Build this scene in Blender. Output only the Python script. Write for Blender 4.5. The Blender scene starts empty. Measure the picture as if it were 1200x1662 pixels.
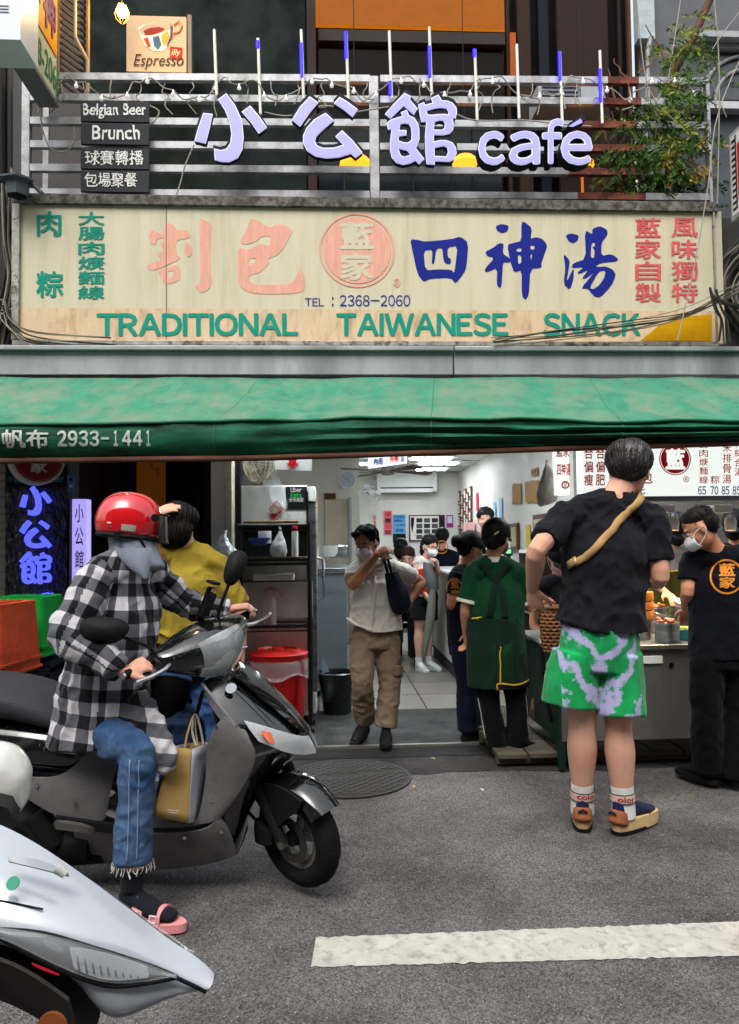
import bpy, bmesh, math, random
from mathutils import Vector, Matrix, noise, Quaternion
from mathutils.bvhtree import BVHTree
random.seed(7)
V = Vector
SC = bpy.context.scene
COL = SC.collection
# ---------------------------------------------------------------- camera
YAW = math.radians(3.2); PIT = math.radians(2.4); ROL = math.radians(.7); HC = 1.4; FPX = 1250.0; HY = 885.0
_f0 = V((math.sin(YAW), math.cos(YAW), 0)); _r0 = V((math.cos(YAW), -math.sin(YAW), 0)); _z = V((0, 0, 1))
FW = _f0*math.cos(PIT)+_z*math.sin(PIT); _u0 = _z*math.cos(PIT)-_f0*math.sin(PIT)
RT = _r0*math.cos(ROL)-_u0*math.sin(ROL); UP = _u0*math.cos(ROL)+_r0*math.sin(ROL)
cd = bpy.data.cameras.new('camera'); cam = bpy.data.objects.new('camera', cd); COL.objects.link(cam)
cam.matrix_world = Matrix(((RT.x, UP.x, -FW.x, 0), (RT.y, UP.y, -FW.y, 0), (RT.z, UP.z, -FW.z, HC), (0, 0, 0, 1)))
cd.sensor_fit = 'HORIZONTAL'; cd.sensor_width = 36; cd.lens = FPX/1200*36
cd.clip_end = 500; cd.clip_start = 0.05
SC.camera = cam
SC.render.resolution_x = 739; SC.render.resolution_y = 1024
# ---------------------------------------------------------------- world, sun, exposure
w = bpy.data.worlds.new('World'); SC.world = w; w.use_nodes = True
nt = w.node_tree; bg = nt.nodes['Background']
sky = nt.nodes.new('ShaderNodeTexSky'); sky.sky_type = 'NISHITA'; sky.sun_disc = False
sky.sun_elevation = math.radians(58); sky.sun_rotation = math.radians(200)
sky.air_density = 2.0; sky.dust_density = 6.0; sky.ozone_density = 1.0
hs = nt.nodes.new('ShaderNodeHueSaturation'); hs.inputs['Saturation'].default_value = 0.25
nt.links.new(sky.outputs[0], hs.inputs['Color']); nt.links.new(hs.outputs[0], bg.inputs['Color'])
bg.inputs['Strength'].default_value = 0.15
sl = bpy.data.lights.new('sun', 'SUN'); sl.energy = 0.6; sl.angle = math.radians(35); sl.color = (1, 0.97, 0.93)
so = bpy.data.objects.new('sun', sl); COL.objects.link(so); so.rotation_euler = (math.radians(38), 0, math.radians(-14))
SC.view_settings.view_transform = 'Standard'; SC.view_settings.look = 'None'
SC.view_settings.gamma = 1; SC.view_settings.use_curve_mapping = False
SC.view_settings.exposure = 1.0
SC.cycles.max_bounces = 6; SC.cycles.use_denoising = True

# ---------------------------------------------------------------- measuring
CP = V((0, 0, HC))
def ray(px, py): return FW + RT*((px-600)/FPX) + UP*((831-py)/FPX)
def P(px, py, Y):
    r = ray(px, py); return CP + r*(Y/r.y)
def G(px, py, h=0.0):
    r = ray(px, py); return CP + r*((h-HC)/r.z)
# ---------------------------------------------------------------- materials
def lin(c):
    return tuple(((x/255)/12.92 if x/255 <= .04045 else ((x/255+.055)/1.055)**2.4) for x in c)
_M = {}
def M(name, col, rough=.6, metal=0, var=.12, scale=6, bump=.0, bscale=60, stretch=(1, 1, 1), col2=None, mix=(.45, .6), mscale=3,
      emit=None, es=0, coat=0, alpha=1, trans=0, detail=4, spec=.5, sheen=0, rvar=.12, coords='Object', ior=1.45):
    if name in _M: return _M[name]
    spec = spec if (rough < .45 or metal) else spec*.22
    m = bpy.data.materials.new(name); _M[name] = m; m.use_nodes = True
    n = m.node_tree; L = n.links; b = n.nodes['Principled BSDF']
    tc = n.nodes.new('ShaderNodeTexCoord'); mp = n.nodes.new('ShaderNodeMapping'); mp.inputs['Scale'].default_value = stretch
    L.new(tc.outputs[coords], mp.inputs[0])
    nz = n.nodes.new('ShaderNodeTexNoise'); nz.inputs['Scale'].default_value = scale; nz.inputs['Detail'].default_value = detail
    nz.inputs['Roughness'].default_value = .65
    L.new(mp.outputs[0], nz.inputs['Vector'])
    c = V(lin(col)); 
    r = n.nodes.new('ShaderNodeMapRange'); r.inputs['From Min'].default_value = .3; r.inputs['From Max'].default_value = .7
    r.inputs['To Min'].default_value = 1-var; r.inputs['To Max'].default_value = 1+var
    L.new(nz.outputs['Fac'], r.inputs['Value'])
    mu = n.nodes.new('ShaderNodeVectorMath'); mu.operation = 'SCALE'; mu.inputs[0].default_value = c
    L.new(r.outputs[0], mu.inputs['Scale']); out = mu.outputs[0]
    if col2 is not None:
        n2 = n.nodes.new('ShaderNodeTexNoise'); n2.inputs['Scale'].default_value = mscale; n2.inputs['Detail'].default_value = 6
        n2.inputs['Roughness'].default_value = .7; L.new(mp.outputs[0], n2.inputs['Vector'])
        r2 = n.nodes.new('ShaderNodeMapRange'); r2.inputs['From Min'].default_value = mix[0]; r2.inputs['From Max'].default_value = mix[1]
        L.new(n2.outputs['Fac'], r2.inputs['Value'])
        mx = n.nodes.new('ShaderNodeMix'); mx.data_type = 'RGBA'
        L.new(r2.outputs[0], mx.inputs['Factor']); L.new(out, mx.inputs[6]); mx.inputs[7].default_value = (*lin(col2), 1)
        out = mx.outputs[2]
    L.new(out, b.inputs['Base Color'])
    rr = n.nodes.new('ShaderNodeMapRange'); rr.inputs['From Min'].default_value = .3; rr.inputs['From Max'].default_value = .7
    rr.inputs['To Min'].default_value = max(0.02, rough-rvar*rough*2); rr.inputs['To Max'].default_value = min(1, rough+rvar*rough*2)
    L.new(nz.outputs['Fac'], rr.inputs['Value']); L.new(rr.outputs[0], b.inputs['Roughness'])
    b.inputs['Metallic'].default_value = metal; b.inputs['Specular IOR Level'].default_value = spec
    b.inputs['IOR'].default_value = ior
    if coat: b.inputs['Coat Weight'].default_value = coat; b.inputs['Coat Roughness'].default_value = .04
    if sheen: b.inputs['Sheen Weight'].default_value = sheen
    if trans: b.inputs['Transmission Weight'].default_value = trans
    if alpha < 1: b.inputs['Alpha'].default_value = alpha
    if emit is not None:
        b.inputs['Emission Color'].default_value = (*lin(emit), 1); b.inputs['Emission Strength'].default_value = es
    if bump:
        n3 = n.nodes.new('ShaderNodeTexNoise'); n3.inputs['Scale'].default_value = bscale; n3.inputs['Detail'].default_value = 3
        L.new(mp.outputs[0], n3.inputs['Vector'])
        bp = n.nodes.new('ShaderNodeBump'); bp.inputs['Strength'].default_value = bump; bp.inputs['Distance'].default_value = .01
        L.new(n3.outputs['Fac'], bp.inputs['Height']); L.new(bp.outputs[0], b.inputs['Normal'])
    return m
def N(m, kind): return m.node_tree.nodes.new(kind)
def basecol(m):
    b = m.node_tree.nodes['Principled BSDF']; return b, b.inputs['Base Color'].links[0].from_socket

# ---------------------------------------------------------------- objects
_ORG = {}
def cnt(name): return name
def thing(name, label, cat, loc, group=None):
    o = bpy.data.objects.new(name, None); COL.objects.link(o); o.location = loc; o.empty_display_size = .1
    o['label'] = label; o['category'] = cat
    if group: o['group'] = group
    _ORG[o.name] = V(loc); return o
def org(o): return _ORG.get(o.name, V((0, 0, 0)))
def link(name, me, m, parent=None, smooth=False, label=None, kind=None):
    """link a mesh given in world coordinates"""
    if m is not None:
        if isinstance(m, (list, tuple)):
            for q in m: me.materials.append(q)
        elif not me.materials: me.materials.append(m)
    o = bpy.data.objects.new(name, me); COL.objects.link(o)
    vs = me.vertices
    if parent is not None: org_p = org(parent)
    else: org_p = V((0, 0, 0))
    if len(vs):
        xs = [v.co.x for v in vs]; ys = [v.co.y for v in vs]; zs = [v.co.z for v in vs]
        c = V(((min(xs)+max(xs))/2, (min(ys)+max(ys))/2, min(zs)))
    else: c = org_p
    if parent is None or True:
        me.transform(Matrix.Translation(-c)); o.location = c-org_p
        if parent is not None: o.parent = parent
        _ORG[o.name] = c
    if smooth:
        for p in me.polygons: p.use_smooth = True
    if label: o['label'] = label
    if kind: o['kind'] = kind
    return o
def solo(name, me, m, label, cat, group=None, smooth=False):
    o = link(name, me, m, None, smooth); o['label'] = label; o['category'] = cat
    if group: o['group'] = group
    return o
def struct(name, me, m, smooth=False): return link(name, me, m, None, smooth, kind='structure')
def fin(bm, name='m', smooth_angle=None):
    me = bpy.data.meshes.new(name); bm.to_mesh(me); bm.free(); 
    if smooth_angle:
        for p in me.polygons: p.use_smooth = True
        try: me.set_sharp_from_angle(angle=math.radians(smooth_angle))
        except Exception: pass
    return me
def box(x0, x1, y0, y1, z0, z1, bev=0, bm=None, rot=None, seg=2):
    own = bm is None
    if own: bm = bmesh.new()
    r = bmesh.ops.create_cube(bm, size=1); vs = r['verts']
    c = V(((x0+x1)/2, (y0+y1)/2, (z0+z1)/2)); s = V((abs(x1-x0), abs(y1-y0), abs(z1-z0)))
    for v in vs: v.co = V((v.co.x*s.x, v.co.y*s.y, v.co.z*s.z))
    if bev:
        es = list({e for v in vs for e in v.link_edges})
        rr = bmesh.ops.bevel(bm, geom=es, offset=bev, segments=seg, affect='EDGES', profile=.5)
        vs = list({v for f in rr['faces'] for v in f.verts} | {v for v in vs if v.is_valid})
    for v in vs:
        if rot: v.co = rot @ v.co
        v.co += c
    if own:
        me = fin(bm)
        if bev and not rot:
            for p in me.polygons: p.use_smooth = max(abs(x) for x in p.normal) < .999
        return me
    return vs
def tube(bm, pts, r, n=8, closed=False, cap=True):
    """round tube through pts; r number or list"""
    pts = [V(p) for p in pts]; k = len(pts); rr = r if isinstance(r, (list, tuple)) else [r]*k
    rings = []; up = None
    for i, p in enumerate(pts):
        a = pts[(i-1) % k] if (closed or i) else p; b = pts[(i+1) % k] if (closed or i < k-1) else p
        t = (b-a).normalized() if (b-a).length > 1e-9 else V((0, 0, 1))
        if up is None: up = t.orthogonal().normalized()
        up = (up-t*up.dot(t)); up = up.normalized() if up.length > 1e-6 else t.orthogonal().normalized()
        s = t.cross(up)
        rings.append([bm.verts.new(p+(up*math.cos(2*math.pi*j/n)+s*math.sin(2*math.pi*j/n))*rr[i]) for j in range(n)])
    for i in range(k if closed else k-1):
        A, B = rings[i], rings[(i+1) % k]
        for j in range(n): bm.faces.new((A[j], A[(j+1) % n], B[(j+1) % n], B[j]))
    if cap and not closed:
        bm.faces.new(rings[0][::-1]); bm.faces.new(rings[-1])
def tube_me(pts, r, n=8, closed=False):
    bm = bmesh.new(); tube(bm, pts, r, n, closed); bmesh.ops.recalc_face_normals(bm, faces=bm.faces); return fin(bm, smooth_angle=50)
def lathe(prof, c, n=24, axis=V((0, 0, 1)), bm=None, cap=True, arc=None):
    """prof: list of (r,h)"""
    own = bm is None
    if own: bm = bmesh.new()
    axis = axis.normalized(); u = axis.orthogonal().normalized(); v = axis.cross(u); c = V(c)
    rings = []
    for r, h in prof:
        if r < 1e-6: rings.append([bm.verts.new(c+axis*h)])
        else: rings.append([bm.verts.new(c+axis*h+(u*math.cos(2*math.pi*j/n)+v*math.sin(2*math.pi*j/n))*r) for j in range(n)])
    for A, B in zip(rings, rings[1:]):
        for j in range(n):
            k = (j+1) % n
            if len(A) == 1 and len(B) == 1: continue
            if len(A) == 1: bm.faces.new((A[0], B[k], B[j]))
            elif len(B) == 1: bm.faces.new((A[j], A[k], B[0]))
            else: bm.faces.new((A[j], A[k], B[k], B[j]))
    if own:
        bmesh.ops.recalc_face_normals(bm, faces=bm.faces); return fin(bm, smooth_angle=40)
def ell(bm, c, r, R=None, n=20, m=12):
    vs = bmesh.ops.create_uvsphere(bm, u_segments=n, v_segments=m, radius=1)['verts']
    for v in vs:
        q = V((v.co.x*r[0], v.co.y*r[1], v.co.z*r[2]))
        if R is not None: q = R @ q
        v.co = q+V(c)
    return vs
def quadm(pts):
    bm = bmesh.new(); bm.faces.new([bm.verts.new(V(p)) for p in pts]); return fin(bm)
def plate(poly, nrm, t):
    """planar polygon with thickness t along -nrm"""
    bm = bmesh.new(); n = V(nrm).normalized()*t
    a = [bm.verts.new(V(p)) for p in poly]; b = [bm.verts.new(V(p)-n) for p in poly]
    bm.faces.new(a); bm.faces.new(b[::-1])
    for i in range(len(a)):
        j = (i+1) % len(a); bm.faces.new((a[i], b[i], b[j], a[j]))
    bmesh.ops.recalc_face_normals(bm, faces=bm.faces); return fin(bm)
def grid(rows, bm=None, closed=False):
    own = bm is None
    if own: bm = bmesh.new()
    vv = [[bm.verts.new(V(p)) for p in r] for r in rows]
    for A, B in zip(vv, vv[1:]):
        for j in range(len(A)-(0 if closed else 1)):
            k = (j+1) % len(A); bm.faces.new((A[j], A[k], B[k], B[j]))
    if own:
        bmesh.ops.recalc_face_normals(bm, faces=bm.faces); return fin(bm, smooth_angle=50)
def evalmods(me, mods):
    o = bpy.data.objects.new('tmp', me); COL.objects.link(o)
    for typ, kw in mods:
        md = o.modifiers.new('m', typ)
        for k, v in kw.items(): setattr(md, k, v)
    dg = bpy.context.evaluated_depsgraph_get(); dg.update()
    r = bpy.data.meshes.new_from_object(o.evaluated_get(dg)); bpy.data.objects.remove(o); return r
def surf(rows, sub=2, thick=.004, closed=False, off=-1, edge=.05):
    rows = [[V(p) for p in r] for r in rows]
    if edge and not closed:   # hold the outline: extra rows and columns just inside every border
        if len(rows) > 2: rows = [rows[0], [a.lerp(b, edge) for a, b in zip(rows[0], rows[1])]]+rows[1:-1]+[[a.lerp(b, edge) for a, b in zip(rows[-1], rows[-2])], rows[-1]]
        if len(rows[0]) > 2: rows = [[r[0], r[0].lerp(r[1], edge)]+r[1:-1]+[r[-1].lerp(r[-2], edge), r[-1]] for r in rows]
    me = grid(rows, closed=closed)
    r = evalmods(me, [('SUBSURF', dict(levels=sub)), ('SOLIDIFY', dict(thickness=thick, offset=off))])
    for p in r.polygons: p.use_smooth = True
    try: r.set_sharp_from_angle(angle=math.radians(60))
    except Exception: pass
    return r
def cat(pts, k=4):
    """catmull-rom resample"""
    pts = [V(p) for p in pts]; out = []
    for i in range(len(pts)-1):
        p0 = pts[max(i-1, 0)]; p1 = pts[i]; p2 = pts[i+1]; p3 = pts[min(i+2, len(pts)-1)]
        for j in range(k):
            t = j/k
            out.append(.5*((2*p1)+(p2-p0)*t+(2*p0-5*p1+4*p2-p3)*t*t+(3*p1-p0-3*p2+p3)*t**3))
    out.append(pts[-1]); return out
# ---------------------------------------------------------------- flat print and channel letters
def curve_me(splines, extrude=0.0, bevel=0.0):
    c = bpy.data.curves.new('c', 'CURVE'); c.dimensions = '2D'; c.fill_mode = 'BOTH'; c.extrude = extrude; c.bevel_depth = bevel
    for s in splines:
        sp = c.splines.new('POLY'); sp.points.add(len(s)-1); sp.use_cyclic_u = True
        for q, p in zip(sp.points, s): q.co = (p[0], p[1], 0, 1)
    o = bpy.data.objects.new('tmp', c); COL.objects.link(o); dg = bpy.context.evaluated_depsgraph_get(); dg.update()
    me = bpy.data.meshes.new_from_object(o.evaluated_get(dg)); bpy.data.objects.remove(o); return me
def chaikin(s, k=.25):
    out = []
    for i in range(len(s)):
        a = s[i]; b = s[(i+1) % len(s)]
        out += [(a[0]*(1-k)+b[0]*k, a[1]*(1-k)+b[1]*k), (a[0]*k+b[0]*(1-k), a[1]*k+b[1]*(1-k))]
    return out
_T = {}
def _glyph(s, extrude, shear, ru=3):
    c = bpy.data.curves.new('t', 'FONT'); c.body = s; c.extrude = extrude; c.shear = shear; c.resolution_u = ru
    o = bpy.data.objects.new('tmp', c); COL.objects.link(o); dg = bpy.context.evaluated_depsgraph_get(); dg.update()
    me = bpy.data.meshes.new_from_object(o.evaluated_get(dg)); bpy.data.objects.remove(o); return me
def text_me(s, bold=0.0, extrude=0.0, shear=0.0, sans=False, gap=.075):
    """mesh of the string; heavier weights are built from shifted copies so that dense characters stay clean"""
    bm = bmesh.new()
    if sans:
        x = 0
        for ch in s:
            if ch == 'I':
                q = bmesh.new(); box(x, x+.09, 0, .733, -extrude, extrude or .0004, bm=q); me = fin(q); x += .09+gap; bm.from_mesh(me); continue
            if ch == ' ': x += .28; continue
            f = chr(ord(ch)+0xFEE0) if '!' <= ch <= '~' else ch
            me = _glyph(f, extrude, shear); xs = [v.co.x for v in me.vertices]; a, b = min(xs), max(xs)
            me.transform(Matrix.Translation((x-a, 0, 0))); x += b-a+gap; bm.from_mesh(me); bpy.data.meshes.remove(me)
    else:
        me = _glyph(s, extrude, shear); bm.from_mesh(me); bpy.data.meshes.remove(me)
    if bold > 0:
        base = [v.co.copy() for v in bm.verts]; src = bpy.data.meshes.new('s'); bm.to_mesh(src); k = 0
        for dx, dy in ((1, 0), (-1, 0), (0, 1), (0, -1), (.7, .7), (-.7, -.7), (.7, -.7), (-.7, .7)):
            k += 1; n0 = len(bm.verts); bm.from_mesh(src); bm.verts.ensure_lookup_table()
            for v in bm.verts[n0:]: v.co += V((dx*bold, dy*bold, k*.00006))
        bpy.data.meshes.remove(src)
    return fin(bm)
def fit(me, TL, TR, BL, z=0.0, jitter=0):
    """map mesh bounds to the parallelogram TL,TR,BL (points in space), extrusion along the outward normal"""
    xs = [v.co.x for v in me.vertices]; ys = [v.co.y for v in me.vertices]
    x0, x1, y0, y1 = min(xs), max(xs), min(ys), max(ys); TL, TR, BL = V(TL), V(TR), V(BL)
    U = TR-TL; W = BL-TL; n = W.cross(U).normalized()
    for v in me.vertices:
        a = (v.co.x-x0)/(x1-x0 or 1); b = (y1-v.co.y)/(y1-y0 or 1)
        if jitter:
            q = noise.noise_vector(V((a*6, b*6, jitter)))*.03; a += q.x; b += q.y
        v.co = TL+U*a+W*b+n*(z+v.co.z)
    return me
def text(s, TL, TR, BL, m, parent, name='lettering', bold=0.01, z=.004, extrude=0.0, shear=0, jitter=0, sans=False):
    return link(name, fit(text_me(s, bold, extrude, shear, sans), TL, TR, BL, z, jitter), m, parent)
def ptext(s, x0, y0, x1, y1, Y, m, parent, **k):
    return text(s, P(x0, y0, Y), P(x1, y0, Y), P(x0, y1, Y), m, parent, **k)
def vtext(s, x0, y0, x1, y1, Y, m, parent, gap=.06, **k):
    h = (y1-y0)/len(s)
    for i, ch in enumerate(s): ptext(ch, x0, y0+h*(i+gap), x1, y0+h*(i+1-gap), Y, m, parent, **k)
def traced(splines, sx, x0, y0, Y, m, parent, name='lettering', z=0.0, ext=0.0, smooth=0, bevel=0):
    """outlines traced off the sign: (u/sx+x0, v/sx+y0) on the plane Y, with real thickness"""
    out = []
    for s in splines:
        q = [(u, v) for u, v in s]
        for _ in range(smooth): q = chaikin(q, .2)
        pp = [P(u/sx+x0, v/sx+y0, Y) for u, v in q]; out.append([(p.x, p.z) for p in pp])
    me = curve_me(out, ext, bevel)
    me.transform(Matrix(((1, 0, 0, 0), (0, 0, -1, Y-z), (0, 1, 0, 0), (0, 0, 0, 1))))
    return link(name, me, m, parent)
def disc(c, r, n=40, t=.003, nrm=V((0, -1, 0)), inner=0.0):
    bm = bmesh.new(); nrm = V(nrm).normalized(); u = V((0, 0, 1)) if abs(nrm.z) < .9 else V((1, 0, 0)); u = (u-nrm*u.dot(nrm)).normalized(); v = nrm.cross(u); c = V(c)
    pr = [(inner, 0), (r, 0), (r, t), (inner, t)]
    rings = [[bm.verts.new(c+nrm*h+(u*math.cos(2*math.pi*j/n)+v*math.sin(2*math.pi*j/n))*max(q, 1e-4)) for j in range(n)] for q, h in pr]
    for i in range(4 if inner else 3):
        A, B = rings[i], rings[(i+1) % 4]
        for j in range(n): bm.faces.new((A[j], A[(j+1) % n], B[(j+1) % n], B[j]))
    bmesh.ops.recalc_face_normals(bm, faces=bm.faces); return fin(bm)
# ================================================================ STRUCTURE
def asphalt():
    m = M('asphalt', (96, 94, 94), .85, var=.2, scale=1.3, bump=.8, bscale=150, rvar=.05, col2=(72, 70, 70), mix=(.45, .62), mscale=.9)
    b, out = basecol(m); n = m.node_tree.nodes; L = m.node_tree.links; tc = [x for x in n if x.type == 'TEX_COORD'][0]
    vo = n.new('ShaderNodeTexVoronoi'); vo.inputs['Scale'].default_value = 170; L.new(tc.outputs['Object'], vo.inputs['Vector'])
    r = n.new('ShaderNodeMapRange'); r.inputs['To Min'].default_value = .3; r.inputs['To Max'].default_value = 1.75
    L.new(vo.outputs['Color'], r.inputs['Value'])
    mu = n.new('ShaderNodeVectorMath'); mu.operation = 'SCALE'; L.new(out, mu.inputs[0]); L.new(r.outputs[0], mu.inputs['Scale'])
    # pale chips of aggregate
    v2 = n.new('ShaderNodeTexVoronoi'); v2.inputs['Scale'].default_value = 75; L.new(tc.outputs['Object'], v2.inputs['Vector'])
    lt = n.new('ShaderNodeMath'); lt.operation = 'LESS_THAN'; lt.inputs[1].default_value = .17; L.new(v2.outputs['Distance'], lt.inputs[0])
    sx = n.new('ShaderNodeSeparateXYZ'); L.new(v2.outputs['Color'], sx.inputs[0])
    g = n.new('ShaderNodeMath'); g.operation = 'GREATER_THAN'; g.inputs[1].default_value = .8; L.new(sx.outputs[0], g.inputs[0])
    mm = n.new('ShaderNodeMath'); mm.operation = 'MULTIPLY'; L.new(lt.outputs[0], mm.inputs[0]); L.new(g.outputs[0], mm.inputs[1])
    mx = n.new('ShaderNodeMix'); mx.data_type = 'RGBA'; L.new(mm.outputs[0], mx.inputs['Factor']); L.new(mu.outputs[0], mx.inputs[6]); mx.inputs[7].default_value = (*lin((170, 166, 158)), 1)
    L.new(mx.outputs[2], b.inputs['Base Color'])
    return m
ASP = asphalt()
bm = bmesh.new()
NX, NY = 60, 40
rows = [[V((-30+60*i/NX, -8+16.3*j/NY-(0), -.006+.003*noise.noise(V((i*.9, j*.9, 0))))) for i in range(NX+1)] for j in range(NY+1)]
for r in rows:
    for p in r:
        if p.y > 4.0: p.z = -.02
struct('road', grid(rows), ASP, True)
struct('ground', quadm([(-200, -200, -.05), (200, -200, -.05), (200, 200, -.05), (-200, 200, -.05)]), M('far_ground', (90, 90, 88), .9))
# the other side of the street, behind the camera
ob = thing('opposite_building', 'grey tiled building across the street behind the viewer', 'building', (0, -6.5, 0))
link('wall', box(-22, 22, -7.5, -6.5, 0, 11), M('opp_tile', (132, 128, 120), .6, var=.2), ob)
for i in range(-7, 8):
    for j in range(3): link('window', box(i*2.8-.8, i*2.8+.8, -6.49, -6.44, 3.6+j*3-.6, 5+j*3), M('opp_glass', (30, 36, 42), .1, spec=.8), ob)
    link('shop_shutter', box(i*2.8-1.2, i*2.8+1.2, -6.49, -6.42, .05, 2.6), M('opp_shutter', (96, 100, 104), .5, .3), ob)
# painted lane stripe
WP = M('road_paint', (178, 176, 168), .8, var=.16, scale=9, col2=(132, 130, 124), mix=(.5, .7), mscale=20, bump=.5, bscale=140)
a, b_, c_, d_ = G(513, 1521), G(1330, 1490), G(1340, 1547), G(505, 1569)
rows = []
for i in range(161):
    t = i/160; e = .012*noise.noise(V((t*60, 0, 0))); f = .012*noise.noise(V((t*60, 5, 0)))
    p = a.lerp(b_, t); q = d_.lerp(c_, t); rows.append([p+V((0, e, -.0015)), (p+q)/2+V((0, 0, -.001)), q+V((0, f, -.0015))])
struct('lane_stripe', grid(rows), WP)
YT = 5.42
CON = M('wet_concrete', (70, 69, 66), .5, var=.3, scale=4, bump=.4, bscale=30, col2=(40, 40, 39), mscale=2.5, mix=(.4, .62))
struct('threshold_slab', box(-1.35, 6, YT, 6.55, -.12, .0), CON)
struct('metal_threshold_strip', box(-.1, 1.05, YT-.03, YT, -.05, .006), M('worn_steel', (150, 148, 142), .4, .8))
fl = struct('shop_floor', box(-2.2, 6, 6.55, 13.6, -.12, -.012), M('grout', (60, 58, 54), .8))
TERR = [M('terrazzo%d' % i, c, .35, var=.22, scale=70, col2=(95, 92, 86), mscale=4, mix=(.5, .75)) for i, c in enumerate([(116, 111, 100), (106, 101, 91), (124, 119, 108)])]
tm = {}
for i in range(8):
    for j in range(9):
        x0 = -1.0+i*.46; y0 = 6.56+j*.62
        if x0 > 2.0: continue
        k = random.randrange(3)
        if k not in tm:
            me = box(0, .45, 0, .61, -.012, .002, .003); me.materials.append(TERR[k]); tm[k] = me
        o = bpy.data.objects.new('floor_tile', tm[k]); COL.objects.link(o); o.parent = fl; o.location = V((x0, y0, 0))-org(fl)
# old patch; the wider strip paints in shade and grime by the shop
def shade_edge_y(x): return 4.78+.10*noise.noise(V((x*1.5, 2, 0)))+.05*noise.noise(V((x*6, 5, 0)))
struct('asphalt_patch_and_shade', grid([[V((x, 5.405-(5.405-shade_edge_y(x))*t, -.017+.001*noise.noise(V((x*4, t*4, 0))))) for x in [(-.75+3.9*i/60) for i in range(61)]] for t in (0, .25, .5, .75, 1)]), M('asphalt_shade_grime', (60, 58, 57), .8, var=.3, scale=5, bump=.8, bscale=120, col2=(44, 43, 42), mscale=3))
struct('asphalt_patch_and_shade', grid([[V((x, y, -.013)) for x in [(-.3+1.5*i/12) for i in range(13)]] for y in (5.16, 5.25, 5.4)]), M('darker_asphalt', (44, 43, 43), .8, var=.25, scale=8, bump=.8, bscale=120))

# building shell -------------------------------------------------
WALL = M('shop_wall', (204, 201, 192), .6, var=.05, scale=3, col2=(190, 186, 174), mscale=1.2, mix=(.5, .8))
CEIL = M('shop_ceiling', (205, 206, 204), .6, var=.04)
BZ = P(744, 767, 13.4); XR = BZ.x; ZC = BZ.z
struct('shop_wall_right', box(XR, XR+.12, 7.1, 13.52, 0, ZC+.1), WALL)
struct('shop_wall_back', box(-1.9, XR, 13.4, 13.52, 0, ZC+.1), WALL)
XL = P(381, 900, 5.9).x-.09
struct('shop_wall_left', box(XL-.1, XL, 6.0, 13.4, 0, ZC+.1), WALL)
PX = P(583, 760, 11).x
struct('shop_partition', box(XL, PX, 11, 11.12, 0, ZC), M('partition_cream', (196, 193, 180), .6, var=.05, scale=2))
cl = struct('shop_ceiling', box(XL-.1, XR+2.2, 5.79, 13.5, ZC, ZC+.1), CEIL)
for i in range(9):   # ceiling tile joints
    link('ceiling_strip', box(XL+.01, XR-.01, 6.0+i*.9, 6.012+i*.9, ZC-.008, ZC-.001), M('ceil_joint', (120, 120, 116), .7), cl)
dr = thing('cream_door', 'cream back door with a beige curtain panel beside the wall clock', 'door', (P(540, 900, 10.95).x, 10.95, 0))
x0, x1 = P(519, 0, 10.96).x, P(556, 0, 10.96).x
link('door_panel', box(x0, x1, 10.94, 10.985, 0, P(0, 815, 10.95).z, .01), M('beige_panel', (176, 166, 146), .6, var=.1, scale=5), dr)
link('door_frame', box(x1+.004, x1+.05, 10.92, 10.985, 0, P(0, 812, 10.95).z, .005), M('grey_trim', (150, 150, 145), .5), dr)
link('header_plaque', box(x0, x0+.16, 10.9, 10.98, P(0, 814, 10.9).z, P(0, 805, 10.9).z), M('brown_wood', (92, 58, 34), .5), dr)

# upper storey: the recessed balcony
YB = 6.7
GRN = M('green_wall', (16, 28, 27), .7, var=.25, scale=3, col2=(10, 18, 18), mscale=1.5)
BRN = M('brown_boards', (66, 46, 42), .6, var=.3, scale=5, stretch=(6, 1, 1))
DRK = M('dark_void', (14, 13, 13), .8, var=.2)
def prect(x0, y0, x1, y1, Y, t=.06):
    a = P(x0, y0, Y); b = P(x1, y1, Y); return box(a.x, b.x, Y, Y+t, b.z, a.z)
ub = thing('upper_facade', 'dark recessed upper storey front of the cafe behind the balcony railing', 'building', (0, YB, 2.6))
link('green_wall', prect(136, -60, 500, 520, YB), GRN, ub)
link('brown_post', prect(497, -60, 517, 520, YB-.1, .16), M('purple_brown', (44, 32, 35), .6, var=.2), ub)
link('dark_beam', prect(517, 46, 820, 72, YB-.04), M('charcoal_beam', (52, 48, 46), .7, var=.15), ub)
for i, (a, b, c) in enumerate([(820, 838, (40, 26, 20)), (838, 872, (44, 29, 22)), (872, 902, (16, 20, 32)), (902, 1000, (40, 27, 24)), (1000, 1022, (28, 24, 23)), (1022, 1034, (80, 58, 48))]):
    link('board', prect(a, -60, b-1, 520, YB-.02*(i % 2), .06), M('board%d' % i, c, .65, var=.3, scale=6, stretch=(8, 1, 1)), ub)
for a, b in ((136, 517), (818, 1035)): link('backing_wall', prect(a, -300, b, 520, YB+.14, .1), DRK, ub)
link('backing_wall', prect(517, -300, 820, -60, YB, .1), DRK, ub)
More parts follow.
